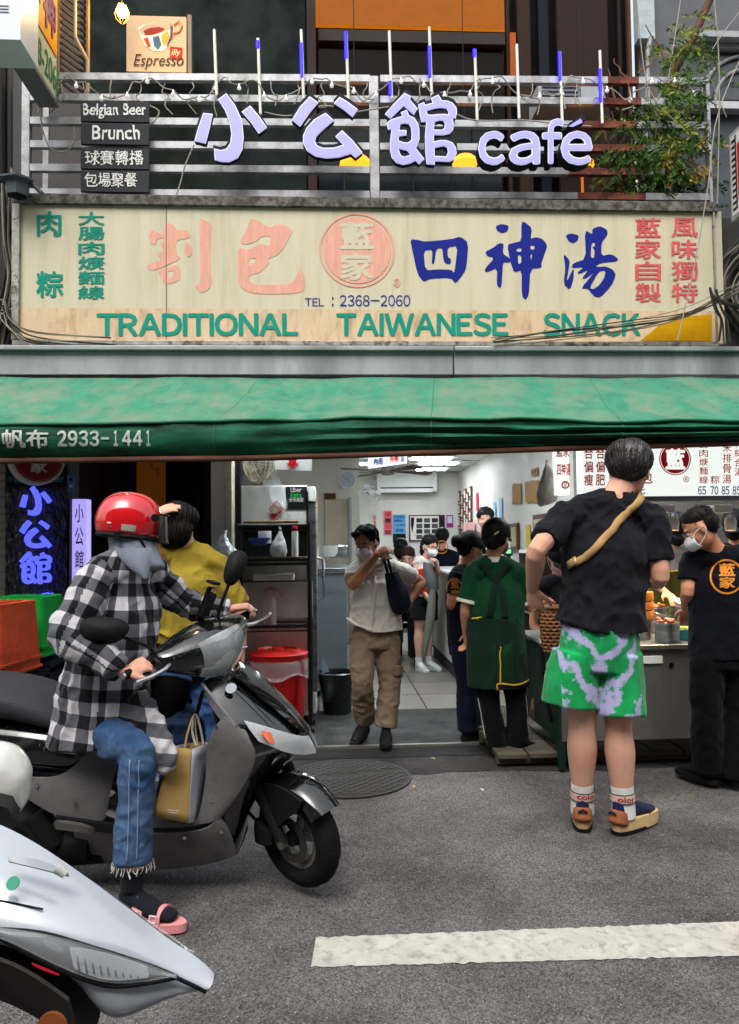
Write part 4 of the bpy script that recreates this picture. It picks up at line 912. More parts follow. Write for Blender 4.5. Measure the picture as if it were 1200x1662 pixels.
t = thing('menu_plaques', 'staggered cluster of narrow brown wooden menu plaques on the right wall near the back', 'plaques', rp(760, 860))
random.seed(2)
for i, x in enumerate((745, 750, 754.5, 758.5, 763)):
    for j in range(4):
        y = 798+j*20+(i % 2)*8-(i*2.0)
        if j == 3 and i > 1: continue
        q = rwall('plaque', '', '', x, y, x+3.4, y+18, WD, t, .02)
        a = rp(x+.8, y+2); b = rp(x+.8, y+15); c = rp(x+2.7, y); link('print', box(XR-.036, XR-.033, min(a.y, c.y), max(a.y, c.y), b.z, a.z), PW, t)
for nm, lab, x0, y0, x1, y1, n, m in (('bamboo_menu', 'smaller hanging bamboo slip menu on the right wall', 833, 786, 847, 818, 6, WM), ('bamboo_menu', 'larger hanging bamboo slip menu nearest the white bag', 854, 782, 875, 816, 9, WM)):
    t = thing(nm, lab, 'wall menu', rp(x0, y1), 'bamboo slip menus')
    for k in range(n):
        q0 = x0+(x1-x0)*k/n; q1 = x0+(x1-x0)*(k+.88)/n
        rwall('slip', '', '', q0, y0+random.uniform(-1, 1)-(k*.25), q1, y1+random.uniform(-1, 1)+k*.1, m, t, .015)
rwall('wood_plaque', 'small square wooden plaque high on the right wall', 'plaque', 865, 762, 874, 774, WM, inset=.02, mi=WD)
rwall('red_strip', 'narrow red paper strip beside the wooden plaques', 'poster', 773, 800, 776.5, 830, M('red_paper', (190, 60, 70), .8), t=.004)
rwall('price_list', 'narrow light blue price strip, the left of a pair on the right wall', 'poster', 801, 815, 804.5, 840, M('bluestrip', (150, 190, 216), .8), t=.004)
rwall('price_list', 'narrow light blue price strip, the right of a pair on the right wall', 'poster', 810, 809, 815.5, 842, _M['bluestrip'], t=.004)
rwall('framed_scroll', 'upright brown framed scroll beside the green-capped shoulder', 'picture frame', 829, 850, 843, 893, M('frame_brown', (70, 36, 26), .4), t=.03, inset=.05, mi=M('scroll', (170, 166, 130), .8, var=.2, scale=20))
rwall('yellow_poster', 'narrow yellow poster strip on the right wall', 'poster', 854, 852, 861, 888, M('yellow_paper', (200, 176, 60), .8, var=.2, scale=12), t=.004)
rwall('framed_picture', 'dark framed picture half hidden by the tall man sleeve', 'picture frame', 869, 836, 893, 885, M('frame_brown', (70, 36, 26), .4), t=.03, inset=.05, mi=_M['scroll'])
# ---------------------------------------------------------------- hanging signs
def hang(lab, pts, Y, prints, z=.01):
    t = thing('hanging_sign', lab, 'sign', P(sum(p[0] for p in pts)/4, max(p[1] for p in pts), Y))
    link('board', plate([P(x, y, Y) for x, y in pts], (0, -1, 0), .015), WH, t)
    for s, x0, y0, x1, y1, mm, sl_ in prints: text(s, P(x0, y0, Y-.002), P(x1, y0+sl_, Y-.002), P(x0, y1, Y-.002), mm, t, bold=.02)
    link('chain', tube_me([P(pts[0][0]+5, pts[0][1], Y), P(pts[0][0]+5, pts[0][1], Y)+V((0, 0, .3))], .004), BM_, t); link('chain', tube_me([P(pts[1][0]-5, pts[1][1], Y), P(pts[1][0]-5, pts[1][1], Y)+V((0, 0, .3))], .004), BM_, t)
    return t
hs1 = hang('tilted white hanging sign with blue and red Chinese characters near the ceiling fan', [(597, 720), (659, 716), (661, 752), (598, 761)], 6.6, [('內用', 607, 744, 621, 755, NV, -1.5), ('外帶', 633, 740, 647, 751, RED, -1.5), ('IN', 597, 728, 604, 740, RED, -1), ('OUT', 651, 728, 657, 750, NV, 0)])
hs2 = hang('white hanging sign with a red down arrow beside the wire-cage fan', [(446, 735), (506, 735), (506, 764), (446, 762)], 5.95, [])
me = plate([P(x, y, 5.945) for x, y in ((469, 745), (481, 745), (481, 752), (485, 752), (475, 760), (465, 752), (469, 752))], (0, -1, 0), .003); link('arrow', me, RED, hs2)
# ---------------------------------------------------------------- fridge, rack, bucket
FRG = M('fridge_white', (214, 213, 206), .4, var=.06, col2=(150, 148, 138), mix=(.55, .8), mscale=5)
fr = thing('upright_fridge', 'tall white upright fridge with stickers on its side and steel door edge', 'fridge', P(440, 1165, 6.2))
fx0, fx1, fy0, fy1 = P(378, 0, 6.12).x, P(500, 900, 6.12).x, 6.12, 6.72
fz = P(440, 788, 6.12).z
link('cabinet', box(fx0, fx1, fy0, fy1, .06, fz, .01), FRG, fr)
link('door_edge', box(fx1+.002, fx1+.07, fy0+.02, fy1, .55-.3, fz-.14, .008), ST, fr); link('top_panel', box(fx1+.002, fx1+.065, fy0+.01, fy1, fz-.13, fz-.01, .006), FRG, fr)
link('door', box(fx1+.002, fx1+.055, fy0+.015, fy1, .07, .24, .006), FRG, fr); link('door_seal', box(fx1-.01, fx1+.004, fy0-.004, fy0+.02, .1, fz-.05), BP, fr)
link('handle', tube_me([V((fx1+.07, fy0+.12, 1.3)), V((fx1+.12, fy0+.12, 1.28)), V((fx1+.12, fy0+.12, .98)), V((fx1+.07, fy0+.12, .95))], .012), ST, fr)
link('notice', box(fx1+.071, fx1+.075, fy0+.06, fy0+.45, 1.38, 1.8), M('tan_card', (168, 140, 84), .7), fr)
for x in (fx0+.05, fx1-.05): link('foot', box(x-.03, x+.03, fy0+.03, fy0+.1, 0, .058), BP, fr)
Yf = fy0-.004
a = P(464, 790, Yf); b = P(499, 827, Yf); link('sticker', box(a.x, b.x, Yf, Yf+.003, b.z, a.z), M('sticker_black', (18, 20, 22), .4), fr)
ptext('Uber', 472, 791, 490, 799, Yf, WH, fr, bold=.015, sans=True); ptext('Eats', 472, 800, 490, 808, Yf, M('uber_green', (50, 190, 90), .5), fr, bold=.02, sans=True); ptext('合作商家', 469, 808, 493, 815, Yf, WH, fr, bold=.01)
me = plate([P(x, y, Yf-.01) for x, y in ((436, 825), (449, 811), (462, 826), (443, 844))], (0, -1, 0), .003)
rp_ = solo('red_envelope_poster', me, M('red_card', (168, 36, 34), .5, var=.1), 'diamond-shaped red paper with gold brush character stuck on the fridge side', 'poster'); o = ptext('春', 442, 819, 455, 834, Yf-.012, M('gold', (190, 150, 70), .4), rp_)
vtext('內用區請入', 494, 955, 502, 1005, Yf-.002, RED, fr); vtext('外食請勿入', 484, 958, 491, 1004, Yf-.002, RED, fr)
CLR = M('clear_plastic', (190, 192, 190), .25, var=.15, alpha=.35, spec=.7, bump=.6, bscale=18)
TR_ = M('white_bag', (206, 208, 206), .35, var=.08, alpha=.85, bump=.6, bscale=14)
def bag(name, lab, x0, y0, x1, y1, Y, m, sq=.6, seed=1, par=None):
    c = P((x0+x1)/2, (y0+y1)/2, Y); w_ = abs(P(x1, 0, Y).x-P(x0, 0, Y).x)/2; h = (P(0, y0, Y).z-P(0, y1, Y).z)/2
    me = evalmods(lathe([(0, -h), (w_*.9, -h*.95), (w_, -h*.5), (w_*.85, .0), (w_*.5, h*.5), (w_*.12, h*.8), (w_*.2, h)], c, 20), [('SUBSURF', dict(levels=2))])
    for v in me.vertices:
        d = v.co-c; v.co.y = c.y+d.y*sq; q = noise.noise_vector(V((v.co.x*9, v.co.y*9, v.co.z*6+seed))); v.co += q*w_*.42+noise.noise_vector(v.co*34)*w_*.1
    return solo(name, me, m, lab, 'bag', None, True) if par is None else link(name, me, m, par, True)
bag('plastic_bag', 'big clear plastic bag hanging in front of the fridge top', 422, 765, 466, 832, 5.98, CLR, seed=4)
# wire rack
rk = thing('wire_rack', 'black wire shelving rack standing against the fridge', 'shelf', P(440, 1175, 5.9))
rx0, rx1, ry0, ry1 = P(380, 0, 5.82).x, P(494, 0, 5.82).x, 5.82, 6.1
for x in (rx0, rx1):
    for y in (ry0, ry1): link('post', tube_me([(x, y, .06), (x, y, P(440, 848, 5.82).z)], .014), BM_, rk); link('castor', lathe([(0, 0), (.03, 0), (.03, .03), (0, .05)], (x, y, .005), 12), BP, rk)
shz = [P(440, y, 5.82).z for y in (852, 908, 1016)]
for i, z in enumerate(shz):
    for y in (ry0, ry1): link('rail', tube_me([(rx0, y, z), (rx1, y, z)], .008, 6), BM_, rk); link('rail', tube_me([(rx0, y, z-.04), (rx1, y, z-.04)], .006, 6), BM_, rk)
    bm = bmesh.new()
    for k in range(15): x = rx0+(rx1-rx0)*k/14; tube(bm, [(x, ry0, z), (x, ry1, z)], .003, 4)
    link('shelf_wires', fin(bm), BM_, rk, kind='stuff')
    pz = []
    for k in range(25): pz.append((rx0+(rx1-rx0)*k/24, ry0, z-.04*(k % 2)))
    link('zigzag', tube_me(pz, .003, 4), BM_, rk)
link('mesh_back', box(rx0, rx1, ry1+.005, ry1+.009, shz[1]-.02, shz[0]), M('dark_mesh', (30, 36, 34), .6, var=.6, scale=30), rk)
link('shelf_board', box(rx0+.02, rx1-.02, ry0+.02, ry1, shz[1]+.004, shz[1]+.016), M('shelf_wood', (94, 72, 48), .6), rk)
ptrim = solo('gold_tinsel', box(rx0+.05, rx1-.08, ry0-.004, ry0+.02, shz[0]+.012, shz[0]+.03, .004), M('tinsel', (130, 104, 50), .35, .6, var=.4, scale=40), 'gold ribbon lying along the rack top', 'ribbon')
# things on the rack
def cyl(name, lab, cat_, px, y0, y1, r, Y, m, n=20, extra=None):
    z0, z1 = P(px, y1, Y).z, P(px, y0, Y).z; x = P(px, (y0+y1)/2, Y).x
    t = thing(name, lab, cat_, (x, Y, z0)); link('body', lathe([(0, 0), (r*.95, 0), (r, .01), (r, z1-z0-.01), (r*.9, z1-z0), (0, z1-z0)], (x, Y, z0), n), m, t)
    return t, x, z0, z1
t, x, z0, z1 = cyl('paper_roll', 'white paper tape roll on the middle rack shelf', 'roll', 430, 860, 882, .05, 5.93, WH)
t, x, z0, z1 = cyl('spray_can', 'tall white spray can with a red top on the rack', 'can', 479, 862, 906, .026, 5.92, WH); link('cap', lathe([(.024, 0), (.024, .03), (.01, .045), (0, .045)], (x, 5.92, z1), 16), RED, t)
solo('blue_bowl', lathe([(0, 0), (.06, .01), (.09, .06), (.087, .06), (.055, .018), (0, .012)], P(422, 886, 5.93), 24), M('blue_plastic', (20, 60, 140), .4), 'blue plastic bowl beside the paper roll on the rack', 'bowl', None, True)
bag('plastic_bag', 'white carrier bag with green print standing on the rack shelf', 437, 855, 467, 905, 5.88, TR_, seed=7)
bg1 = bag('plastic_bag', 'white carrier bag with green logo hanging left of the rack', 340, 866, 392, 945, 5.7, TR_, seed=9)
solo('green_logo', disc(P(452, 884, 5.8), .025, 20, .002), M('logo_green', (90, 160, 120), .6), 'green round print on the rack carrier bag', 'print') if False else None
bt = thing('water_bottle', 'clear pink-lidded water bottle on the lowest rack shelf', 'bottle', P(438, 1014, 5.93)); c = P(438, 1014, 5.93); hz = P(438, 965, 5.93).z-c.z
link('body', lathe([(0, 0), (.05, 0), (.052, .02), (.052, hz*.8), (.035, hz*.95), (.03, hz)], c, 24), M('bottle_clear', (205, 190, 190), .1, alpha=.45, spec=.8), bt, True)
PKL = M('pink_lid', (196, 140, 146), .4); link('lid', lathe([(.034, 0), (.036, .04), (.02, .055), (0, .055)], c+V((0, 0, hz)), 20), PKL, bt, True); link('loop', tube_me([c+V((.0, 0, hz+.05)), c+V((.05, -.01, hz+.03)), c+V((.1, -.01, hz-.01))], .014), PKL, bt, True)
for k in range(4): solo('paper_stack', box(rx0+.12, rx1-.12+.0, 5.84, 6.06, shz[1]-.16+.012*k, shz[1]-.15+.012*k, .002), PW, 'sheaf of white paper bags, %s of four under the middle rack shelf' % ['lowest', 'second lowest', 'second highest', 'highest'][k], 'paper', 'paper bags under the rack shelf')
link('shelf_board', box(rx0+.02, rx1-.02, ry0+.02, ry1, shz[1]-.172, shz[1]-.162), BM_, rk)
link('back_board', box(rx0-.02, rx1+.02, 6.106, 6.112, shz[2]+.03, shz[1]-.18), FRG, rk)
bk = thing('red_bin', 'large red plastic bin with a red lid and clear liner under the rack', 'bin', P(452, 1165, 5.95)); c = V((P(452, 1165, 5.95).x, 5.96, .0)); R_ = .215; H_ = P(452, 1062, 5.96).z
RB = M('red_bin_plastic', (170, 18, 20), .35, var=.1)
link('body', lathe([(0, 0), (R_*.86, 0), (R_*.88, .02), (R_, H_-.05), (R_+.01, H_-.04), (R_+.01, H_), (0, H_)], c, 36), RB, bk)
link('lid', lathe([(R_+.012, H_+.002), (R_+.02, H_+.012), (R_+.0, H_+.022), (R_*.7, H_+.045), (R_*.66, H_+.03), (R_*.2, H_+.035), (R_*.18, H_+.05), (0, H_+.052)], c, 36), M('red_lid', (205, 32, 22), .35), bk)
me = lathe([(R_+.012, H_-.03), (R_+.03, H_-.07), (R_+.022, H_-.13), (R_+.035, H_-.15)], c, 60)
for v in me.vertices: d = V((v.co.x-c.x, v.co.y-c.y)); a = math.atan2(d.y, d.x); k = 1+.05*math.sin(a*17)*(H_-v.co.z)*4+.04*noise.noise(v.co*30); v.co.x = c.x+d.x*k; v.co.y = c.y+d.y*k; v.co.z += .03*math.sin(a*5)*(H_-.03-v.co.z)*6
link('liner', me, CLR, bk, True)
# cage fan above the fridge
cfn = thing('cage_fan', 'off-white wire-cage fan mounted above the fridge', 'fan', P(420, 775, 6.0)); c = P(420, 752, 6.0); CGM = M('cage_beige', (178, 170, 150), .5); ax = V((-.8, -.6, 0)).normalized(); u = V((0, 0, 1)); v_ = ax.cross(u)
for r, h in ((.13, -.05), (.15, 0), (.15, .03), (.11, .07), (.05, .08)): link('ring', tube_me([c+ax*h+(u*math.cos(t)+v_*math.sin(t))*r for t in [i*math.pi/12 for i in range(24)]], .006, 5, True), CGM, cfn)
bm = bmesh.new()
for k in range(36):
    t = k*math.pi/18; q = (u*math.cos(t)+v_*math.sin(t)); tube(bm, [c+ax*h+q*r for r, h in ((.03, -.08), (.13, -.05), (.15, 0), (.15, .03), (.11, .07), (.03, .085))], .0025, 4)
link('cage', fin(bm), CGM, cfn); link('motor', lathe([(0, -.14), (.06, -.13), (.07, -.03), (.03, .02), (0, .02)], c, 18, ax), M('fan_grey', (90, 88, 86), .5), cfn, True)
for k in range(3): t = k*2.09; link('blade', plate([c+ax*.03+(u*math.cos(t+q)+v_*math.sin(t+q))*r for q, r in ((0, .03), (-.3, .12), (.4, .125), (.6, .04))], ax, .003), CGM, cfn)
link('duct', tube_me([P(392, 760, 6.3), P(430, 764, 6.3)], .05), M('duct_dark', (50, 48, 46), .6), cfn)
# steel counter along the left wall
sc = thing('steel_counter', 'stainless steel counter running back along the left wall of the shop', 'counter', P(545, 1110, 7.4))
cx1 = P(563, 1000, 7.2).x; link('front_panel', box(XL+.05, cx1, 7.2, 10.2, .05, P(545, 922, 7.2).z-.05), M('steel_counter_face', (128, 140, 146), .35, .6, var=.12, scale=2, stretch=(1, 1, 6)), sc)
link('top', box(XL+.05, cx1+.03, 7.17, 10.2, P(545, 922, 7.2).z-.048, P(545, 922, 7.2).z, .006), ST, sc)
zc = P(545, 922, 7.2).z
for k in range(6): solo('bowl', lathe([(0, 0), (.05, 0), (.085, .05), (.08, .05), (0, .01)], (cx1-.15, 7.6, zc+.012*k+.1), 20), WH, 'white bowl %s in the stack on the steel counter' % ['at the bottom', 'second from the bottom', 'third from the bottom', 'third from the top', 'second from the top', 'at the very top'][k], 'bowl', 'stacked white bowls', True)
t, x, z0, z1 = cyl('steel_pot', 'round steel pot under the stacked bowls on the counter', 'pot', 549, 885, 905, .1, 7.7, ST); 
solo('condiment_box', box(cx1-.5, cx1-.34, 7.5, 7.7, zc+.0, zc+.16, .01), WH, 'small white box on the steel counter beside the fridge', 'box')
solo('condiment_box', box(cx1-.30, cx1-.26, 7.45, 7.5, zc+.0, zc+.2, .006), M('tan_box', (200, 190, 160), .5), 'narrow upright pale carton on the steel counter', 'carton')
# steel bucket
c = V((P(548, 1150, 6.5).x, 6.5, 0)); 
sb = thing('steel_bucket', 'dark steel bucket with a tapered body on the floor beside the fridge', 'bucket', c)
link('body', lathe([(0, 0), (.115, 0), (.16, .33), (.166, .335), (.156, .34), (.11, .01), (0, .01)], c, 28), M('bucket_steel', (66, 68, 68), .3, .8, var=.2), sb)
solo('blue_cloth', plate([P(524, 1065, 6.3), P(530, 1080, 6.3), P(535, 1090, 6.3), P(522, 1094, 6.3)], (0, -1, 0), .01), M('pale_blue_cloth', (150, 176, 190), .8), 'pale blue mask hanging low on the fridge door edge', 'mask')
# white counter on the right
wcx = P(742, 1105, 7.8).x
wc = thing('white_counter', 'white service counter with a dark base along the shop aisle', 'counter', (wcx+.2, 7.8, 0)); wz = P(730, 925, 8.3).z
link('body', box(wcx, wcx+.55, 7.8, 9.6, .14, wz-.04, .006), WALL, wc); link('plinth', box(wcx+.01, wcx+.54, 7.81, 9.59, 0, .138), M('plinth', (64, 62, 60), .6), wc); link('top', box(wcx-.05, wcx+.6, 7.75, 9.65, wz-.038, wz, .01), M('counter_top', (206, 206, 204), .3), wc)
# till, kitchen shelving, boxes
for i, (x, lab, c2) in enumerate(((765, 'carton with red flower print on the counter behind the caps', (196, 150, 140)), (781, 'pale pink carton on the counter behind the caps', (204, 178, 170)))):
    t = thing('gift_box', lab, 'carton', P(x, 875, 7.9)); a = P(x-9+i*2, 848-5*i, 7.9); b = P(x+7+i*2, 884, 7.9); link('box', box(a.x, b.x, 7.9, 8.05, b.z, a.z, .004), M('carton%d' % i, c2, .6, var=.15, scale=20), t)
    link('print', box(a.x+.01, b.x-.01, 7.893, 7.899, b.z+.01, b.z+.1), M('flower%d' % i, (170+20*i, 60+80*i, 60+80*i), .6, var=.5, scale=30), t)
    link('stand', box(a.x, b.x, 7.91, 8.04, 0, b.z-.002), WALL, t)
kt = thing('kitchen_shelf', 'white kitchen shelving unit behind the green-capped worker', 'shelf', P(870, 1000, 6.9))
for z in (.75, 1.0, 1.3): link('shelf', box(P(842, 0, 6.9).x, XR-.02, 6.9, 7.3, z, z+.03), WH, kt)
for px in (846, 880): link('upright', box(P(px, 0, 6.9).x, P(px, 0, 6.9).x+.03, 6.92, 6.96, 0, 1.3), WH, kt)
link('back', box(P(842, 0, 6.9).x, XR-.02, 7.302, 7.31, 0, 1.3), M('shelf_dark', (70, 60, 54), .7, var=.3), kt)
pos = thing('pos_terminal', 'small black till screen glowing green on the kitchen shelf', 'till', P(824, 905, 6.8)); a = P(819, 890, 6.8); b = P(833, 902, 6.8)
link('screen', box(a.x, b.x, 6.8, 6.83, b.z, a.z, .004), BP, pos); a = P(822, 892, 6.795); b = P(830, 898, 6.795); link('display', box(a.x, b.x, 6.795, 6.799, b.z, a.z), M('led_green', (90, 200, 110), .5, emit=(110, 230, 120), es=.6), pos); link('stand', tube_me([P(826, 902, 6.82), P(828, 925, 6.82)], .02), BP, pos)
solo('orange_tub', box(P(868, 0, 6.95).x, P(880, 0, 6.95).x, 6.95, 7.05, 1.031, 1.06, .004), M('orange_plastic', (210, 90, 40), .5), 'small orange tray on the kitchen shelf', 'tray')
# ---------------------------------------------------------------- steel cart with the menu light box
YC = 4.72
ca = thing('steel_cart', 'stainless steel food cart with a round hole in its front, behind the tall customer', 'food cart', (P(1060, 1200, YC).x, YC, .12))
cx0, cx3 = P(905, 1100, YC).x, P(1330, 1100, YC).x; zt_, zb_ = P(1060, 1046, YC).z, P(1060, 1200, YC).z
CS = M('cart_steel', (140, 137, 130), .38, .75, var=.06, scale=3, stretch=(1.5, 1, .8), col2=(128, 124, 118), mscale=2)
link('front_panel', box(cx0+.02, cx3, YC, YC+.02, zb_, zt_-.03), CS, ca); link('side_panel', box(cx0, cx0+.02, YC, YC+.8, zb_, zt_-.03), M('cart_green', (24, 44, 36), .5), ca)
link('worktop', box(cx0-.02, cx3, YC-.03, YC+.9, zt_-.03, zt_, .006), CS, ca)
a = P(1045, 1065, YC-.01); b = P(1076, 1077, YC-.01); link('bracket', box(a.x, b.x, YC-.015, YC-.001, b.z, a.z, .003), WH, ca)
link('hole', disc(P(1090, 1080, YC-.001), .017, 24, .002), M('hole_black', (4, 4, 4), .9), ca); link('hole_rim', disc(P(1090, 1080, YC-.001), .021, 24, .003, inner=.017), ST, ca)
for x in (cx0+.05, cx3-.5): link('wheel', lathe([(0, -.02), (.07, -.02), (.075, 0), (.07, .02), (0, .02)], (x, YC+.1, .075), 20, V((1, 0, 0))), BP, ca); link('fork', box(x-.03, x+.03, YC+.07, YC+.13, .08, zb_), BM_, ca)
link('leg', box(cx0+.0, cx0+.04, YC+.0, YC+.04, .0, zb_), M('cart_green', (24, 44, 36), .5), ca); link('leg', box(P(1100, 0, YC).x, P(1100, 0, YC).x+.04, YC+.75, YC+.79, .0, zb_), M('cart_green', (24, 44, 36), .5), ca)
PAL = M('pallet_wood', (92, 86, 74), .8, var=.3, scale=6, stretch=(1, 6, 1), col2=(60, 56, 50))
pl = thing('wooden_pallet', 'weathered wooden duckboard under the steel cart', 'pallet', (P(1060, 1215, 5).x, 5.0, 0))
for k in range(14): x = cx0-.35+k*.2; link('board', box(x, x+.185, YC+.12, 6.3, .04, .07, .004), PAL, pl)
for y in (YC+.16, 5.4, 6.1): link('bearer', box(cx0-.35, cx0+2.4, y, y+.06, .0, .039), PAL, pl)
link('cover_top', box(P(955, 0, 5.3).x, cx3, 5.62, 6.4, .1, .85), STD, ca)
# pots and food on the cart
Yp = YC+.12
def pot(px, y0, y1, r, Y, lab, m=ST, lid=None, content=None):
    z0 = zt_+.002; x = P(px, y1, Y).x; h = P(px, y0, Y).z-z0
    t = thing('steel_pot', lab, 'pot', (x, Y, z0)); link('body', lathe([(0, 0), (r*.96, 0), (r, .012), (r, h-.012), (r+.008, h), (r-.004, h), (r-.006, h-.02), (0, h-.03)], (x, Y, z0), 32), m, t)
    if content: 
        bm = bmesh.new()
        for k in range(26): an = random.uniform(0, 6.3); q = random.uniform(0, r*.8); ell(bm, (x+q*math.cos(an), Y+q*math.sin(an), z0+h+random.uniform(-.02, .02)), (.02, .015, .012), Matrix.Rotation(random.uniform(0, 3), 3, 'Z'), 8, 6)
        link('food', fin(bm, smooth_angle=60), content, t, kind='stuff')
    return t
SAU = M('braised_meat', (150, 84, 40), .35, var=.5, scale=40); MUS = M('mustard_greens', (150, 160, 40), .4, var=.4, scale=50)
pot(1084, 1010, 1043, .075, Yp, 'small shiny steel pot at the front edge of the cart', content=SAU)
pot(1122, 983, 1030, .12, Yp+.28, 'larger steel pot heaped with braised meat beside the black t-shirt', content=SAU)
pot(1048, 1004, 1040, .035, Yp+.12, 'narrow steel pot under the stacked bamboo steamers')
BAM = M('bamboo', (178, 112, 48), .55, var=.25, scale=12, stretch=(1, 1, 8))
stm = thing('bamboo_steamer', 'stack of orange-brown bamboo steamers beside the tall man', 'steamer', P(1042, 1004, Yp+.25)); c = P(1040, 1004, Yp+.25)
for k in range(3): link('basket', lathe([(0, k*.062), (.085, k*.062), (.088, k*.062+.01), (.085, k*.062+.055), (0, k*.062+.058)], c, 32), BAM, stm)
gt = thing('green_tub', 'teal plastic tub of pickled greens at the front of the cart', 'tub', P(1110, 1042, Yp)); a = P(1103, 1022, Yp+.02); b = P(1128, 1042, Yp+.02)
link('tub', box(a.x, b.x, Yp+.02, Yp+.12, zt_+.002, a.z, .004), M('teal_plastic', (20, 96, 88), .4), gt)
bm = bmesh.new()
for k in range(20): ell(bm, (random.uniform(a.x+.01, b.x-.01), Yp+random.uniform(.03, .11), a.z+random.uniform(0, .01)), (.012, .008, .006), None, 6, 5)
link('greens', fin(bm), MUS, gt, kind='stuff')
gt2 = solo('green_tub', box(P(1064, 0, Yp+.3).x, P(1096, 0, Yp+.3).x, Yp+.25, Yp+.37, zt_+.002, P(1080, 1000, Yp+.3).z, .006), _M['teal_plastic'], 'teal plastic tub holding tongs behind the small pot', 'tub')
solo('tongs', tube_me([P(1062, 995, Yp+.2), P(1072, 998, Yp+.2), P(1090, 1004, Yp+.24)], .008), ST, 'steel tongs lying across the teal tub', 'tongs', None, True)
solo('raw_meat', evalmods(box(P(1053, 0, Yp+.1).x, P(1064, 0, Yp+.1).x, Yp+.06, Yp+.2, zt_+.002, P(1058, 1012, Yp+.1).z, .01), [('SUBSURF', dict(levels=1))]), M('pink_meat', (206, 92, 88), .4, var=.2, scale=20), 'pinkish piece of meat in a wrapper beside the small pot', 'meat', None, True)
solo('dark_tray', box(P(1049, 0, Yp).x, P(1122, 0, Yp).x, Yp-.1, Yp-.005+.12, zt_+.0005, zt_+.0018), M('tray_blue', (40, 44, 66), .4), 'thin dark tray under the small steel pot', 'tray')
for i, (px, Yq, r, y0) in enumerate(((1062, Yp+.55, .10, 985), (1140, Yp+.62, .13, 972), (1185, Yp+.2, .11, 1002), (1030, Yp+.5, .09, 990))): pot(px, y0, 1040, r, Yq, ['steel pot behind the teal tub holding tongs', 'wide steel pot at the back of the cart', 'steel pot in front of the right-hand staff member', 'steel pot behind the bamboo steamers'][i], content=(SAU, MUS, SAU, MUS)[i])
solo('white_dish', lathe([(0, 0), (.05, 0), (.08, .03), (.078, .032), (0, .008)], P(1108, 985, Yp+.2), 20, V((.3, -.3, 1))), WH, 'tilted white dish held over the larger steel pot', 'dish')
# menu light box
mn = thing('menu_light_box', 'long lit white menu box with red characters and prices above the cart', 'sign', P(1065, 806, 4.85))
YM = 4.85; a = P(944, 690, YM); b = P(1300, 806, YM); MF = M('menu_face', (222, 228, 222), .4, var=.02, emit=(224, 232, 226), es=.55)
link('face', box(a.x, b.x, YM, YM+.12, P(1065, 805, YM).z, a.z), MF, mn); link('bottom_frame', box(a.x, b.x, YM-.012, YM+.13, P(1065, 813, YM).z, P(1065, 805.5, YM).z), STD, mn)
kw = dict(bold=.02); MR = M('menu_red', (196, 30, 48), .5, emit=(190, 24, 44), es=.1); MN = M('menu_navy', (30, 44, 120), .5, emit=(30, 44, 120), es=.1)
vtext('合偏瘦', 948, 725, 963, 790, YM, MR, mn, gap=.07, **kw); vtext('合偏肥', 967, 725, 982, 790, YM, MR, mn, gap=.07, **kw)
ptext('割', 1048, 708, 1062, 722, YM, MR, mn, **kw); ptext('包', 1043, 766, 1059, 785, YM, MR, mn, **kw); ptext('元', 1030, 790, 1047, 803, YM, MN, mn, **kw)
c = P(1096, 745, YM-.001); link('emblem', disc(c, .094, 48), MR, mn); link('emblem_ring', disc(c, .105, 48, inner=.099), MR, mn); ptext('藍', 1080, 728, 1112, 762, YM, MF, mn, bold=.04, z=.007)
ptext('®', 1109, 773, 1119, 783, YM, MR, mn)
for s, x0, x1, y0, y1 in (('腸肉焿麵線', 1135, 1149, 714, 786), ('粽', 1153, 1168, 771, 786), ('米排骨湯', 1173, 1187, 718, 786), ('神綜合湯', 1192, 1206, 712, 774), ('湯', 1173+38, 1187+38, 771, 786)): vtext(s, x0, y0, x1, y1, YM, MR, mn, gap=.06, bold=.01)
for s, x0 in (('65', 1133), ('70', 1153), ('85', 1171), ('85', 1189)): ptext(s, x0, 789, x0+13, 803, YM, MN, mn, bold=.02, sans=True)
for i, px in enumerate((1085, 1178)):   # lamps under the menu box
    t = thing('work_lamp', ['white lamp fitting under the middle of the menu box', 'white lamp fitting at the right end of the menu box'][i], 'lamp', P(px, 860, 5.2), 'white lamps under the menu box')
    a = P(px-18, 819, 5.0); b = P(px+12, 832, 5.0); link('housing', box(a.x, b.x, 5.0, 5.15, b.z, a.z, .006), WH, t)
    c = P(px+8, 850, 5.05); link('lamp_shade', lathe([(.035, -.045), (.038, -.01), (.04, 0), (.036, .03), (.03, .045), (0, .045)], c, 22), WH, t)
    link('reflector', lathe([(0, -.03), (.033, -.043), (.034, -.045)], c, 18), M('warm_glow', (255, 220, 170), .4, emit=(255, 190, 110), es=4), t)
    for q in (-.03, .03): link('bracket', tube_me([V((c.x+q, c.y, c.z+.0)), V((c.x+q*.3, c.y, c.z+.085))], .004), ST, t)
    li = bpy.data.lights.new('work_lamp_light', 'SPOT'); li.energy = 34; li.color = (1, .74, .42); li.spot_size = 1.9; li.spot_blend = .6; li.shadow_soft_size = .04
    o = bpy.data.objects.new('work_lamp_light', li); COL.objects.link(o); o.location = c+V((0, 0, -.05))
nsx = P(903, 750, 5.1)
ns = thing('vertical_light_box', 'narrow lit white box sign with red characters beside the menu, seen at an angle', 'sign', P(914, 803, 5.0))
a = P(902, 700, 5.0); b = P(925, 803, 5.0)
link('face', box(a.x, b.x, 5.0, 5.08, b.z, a.z), MF, ns)
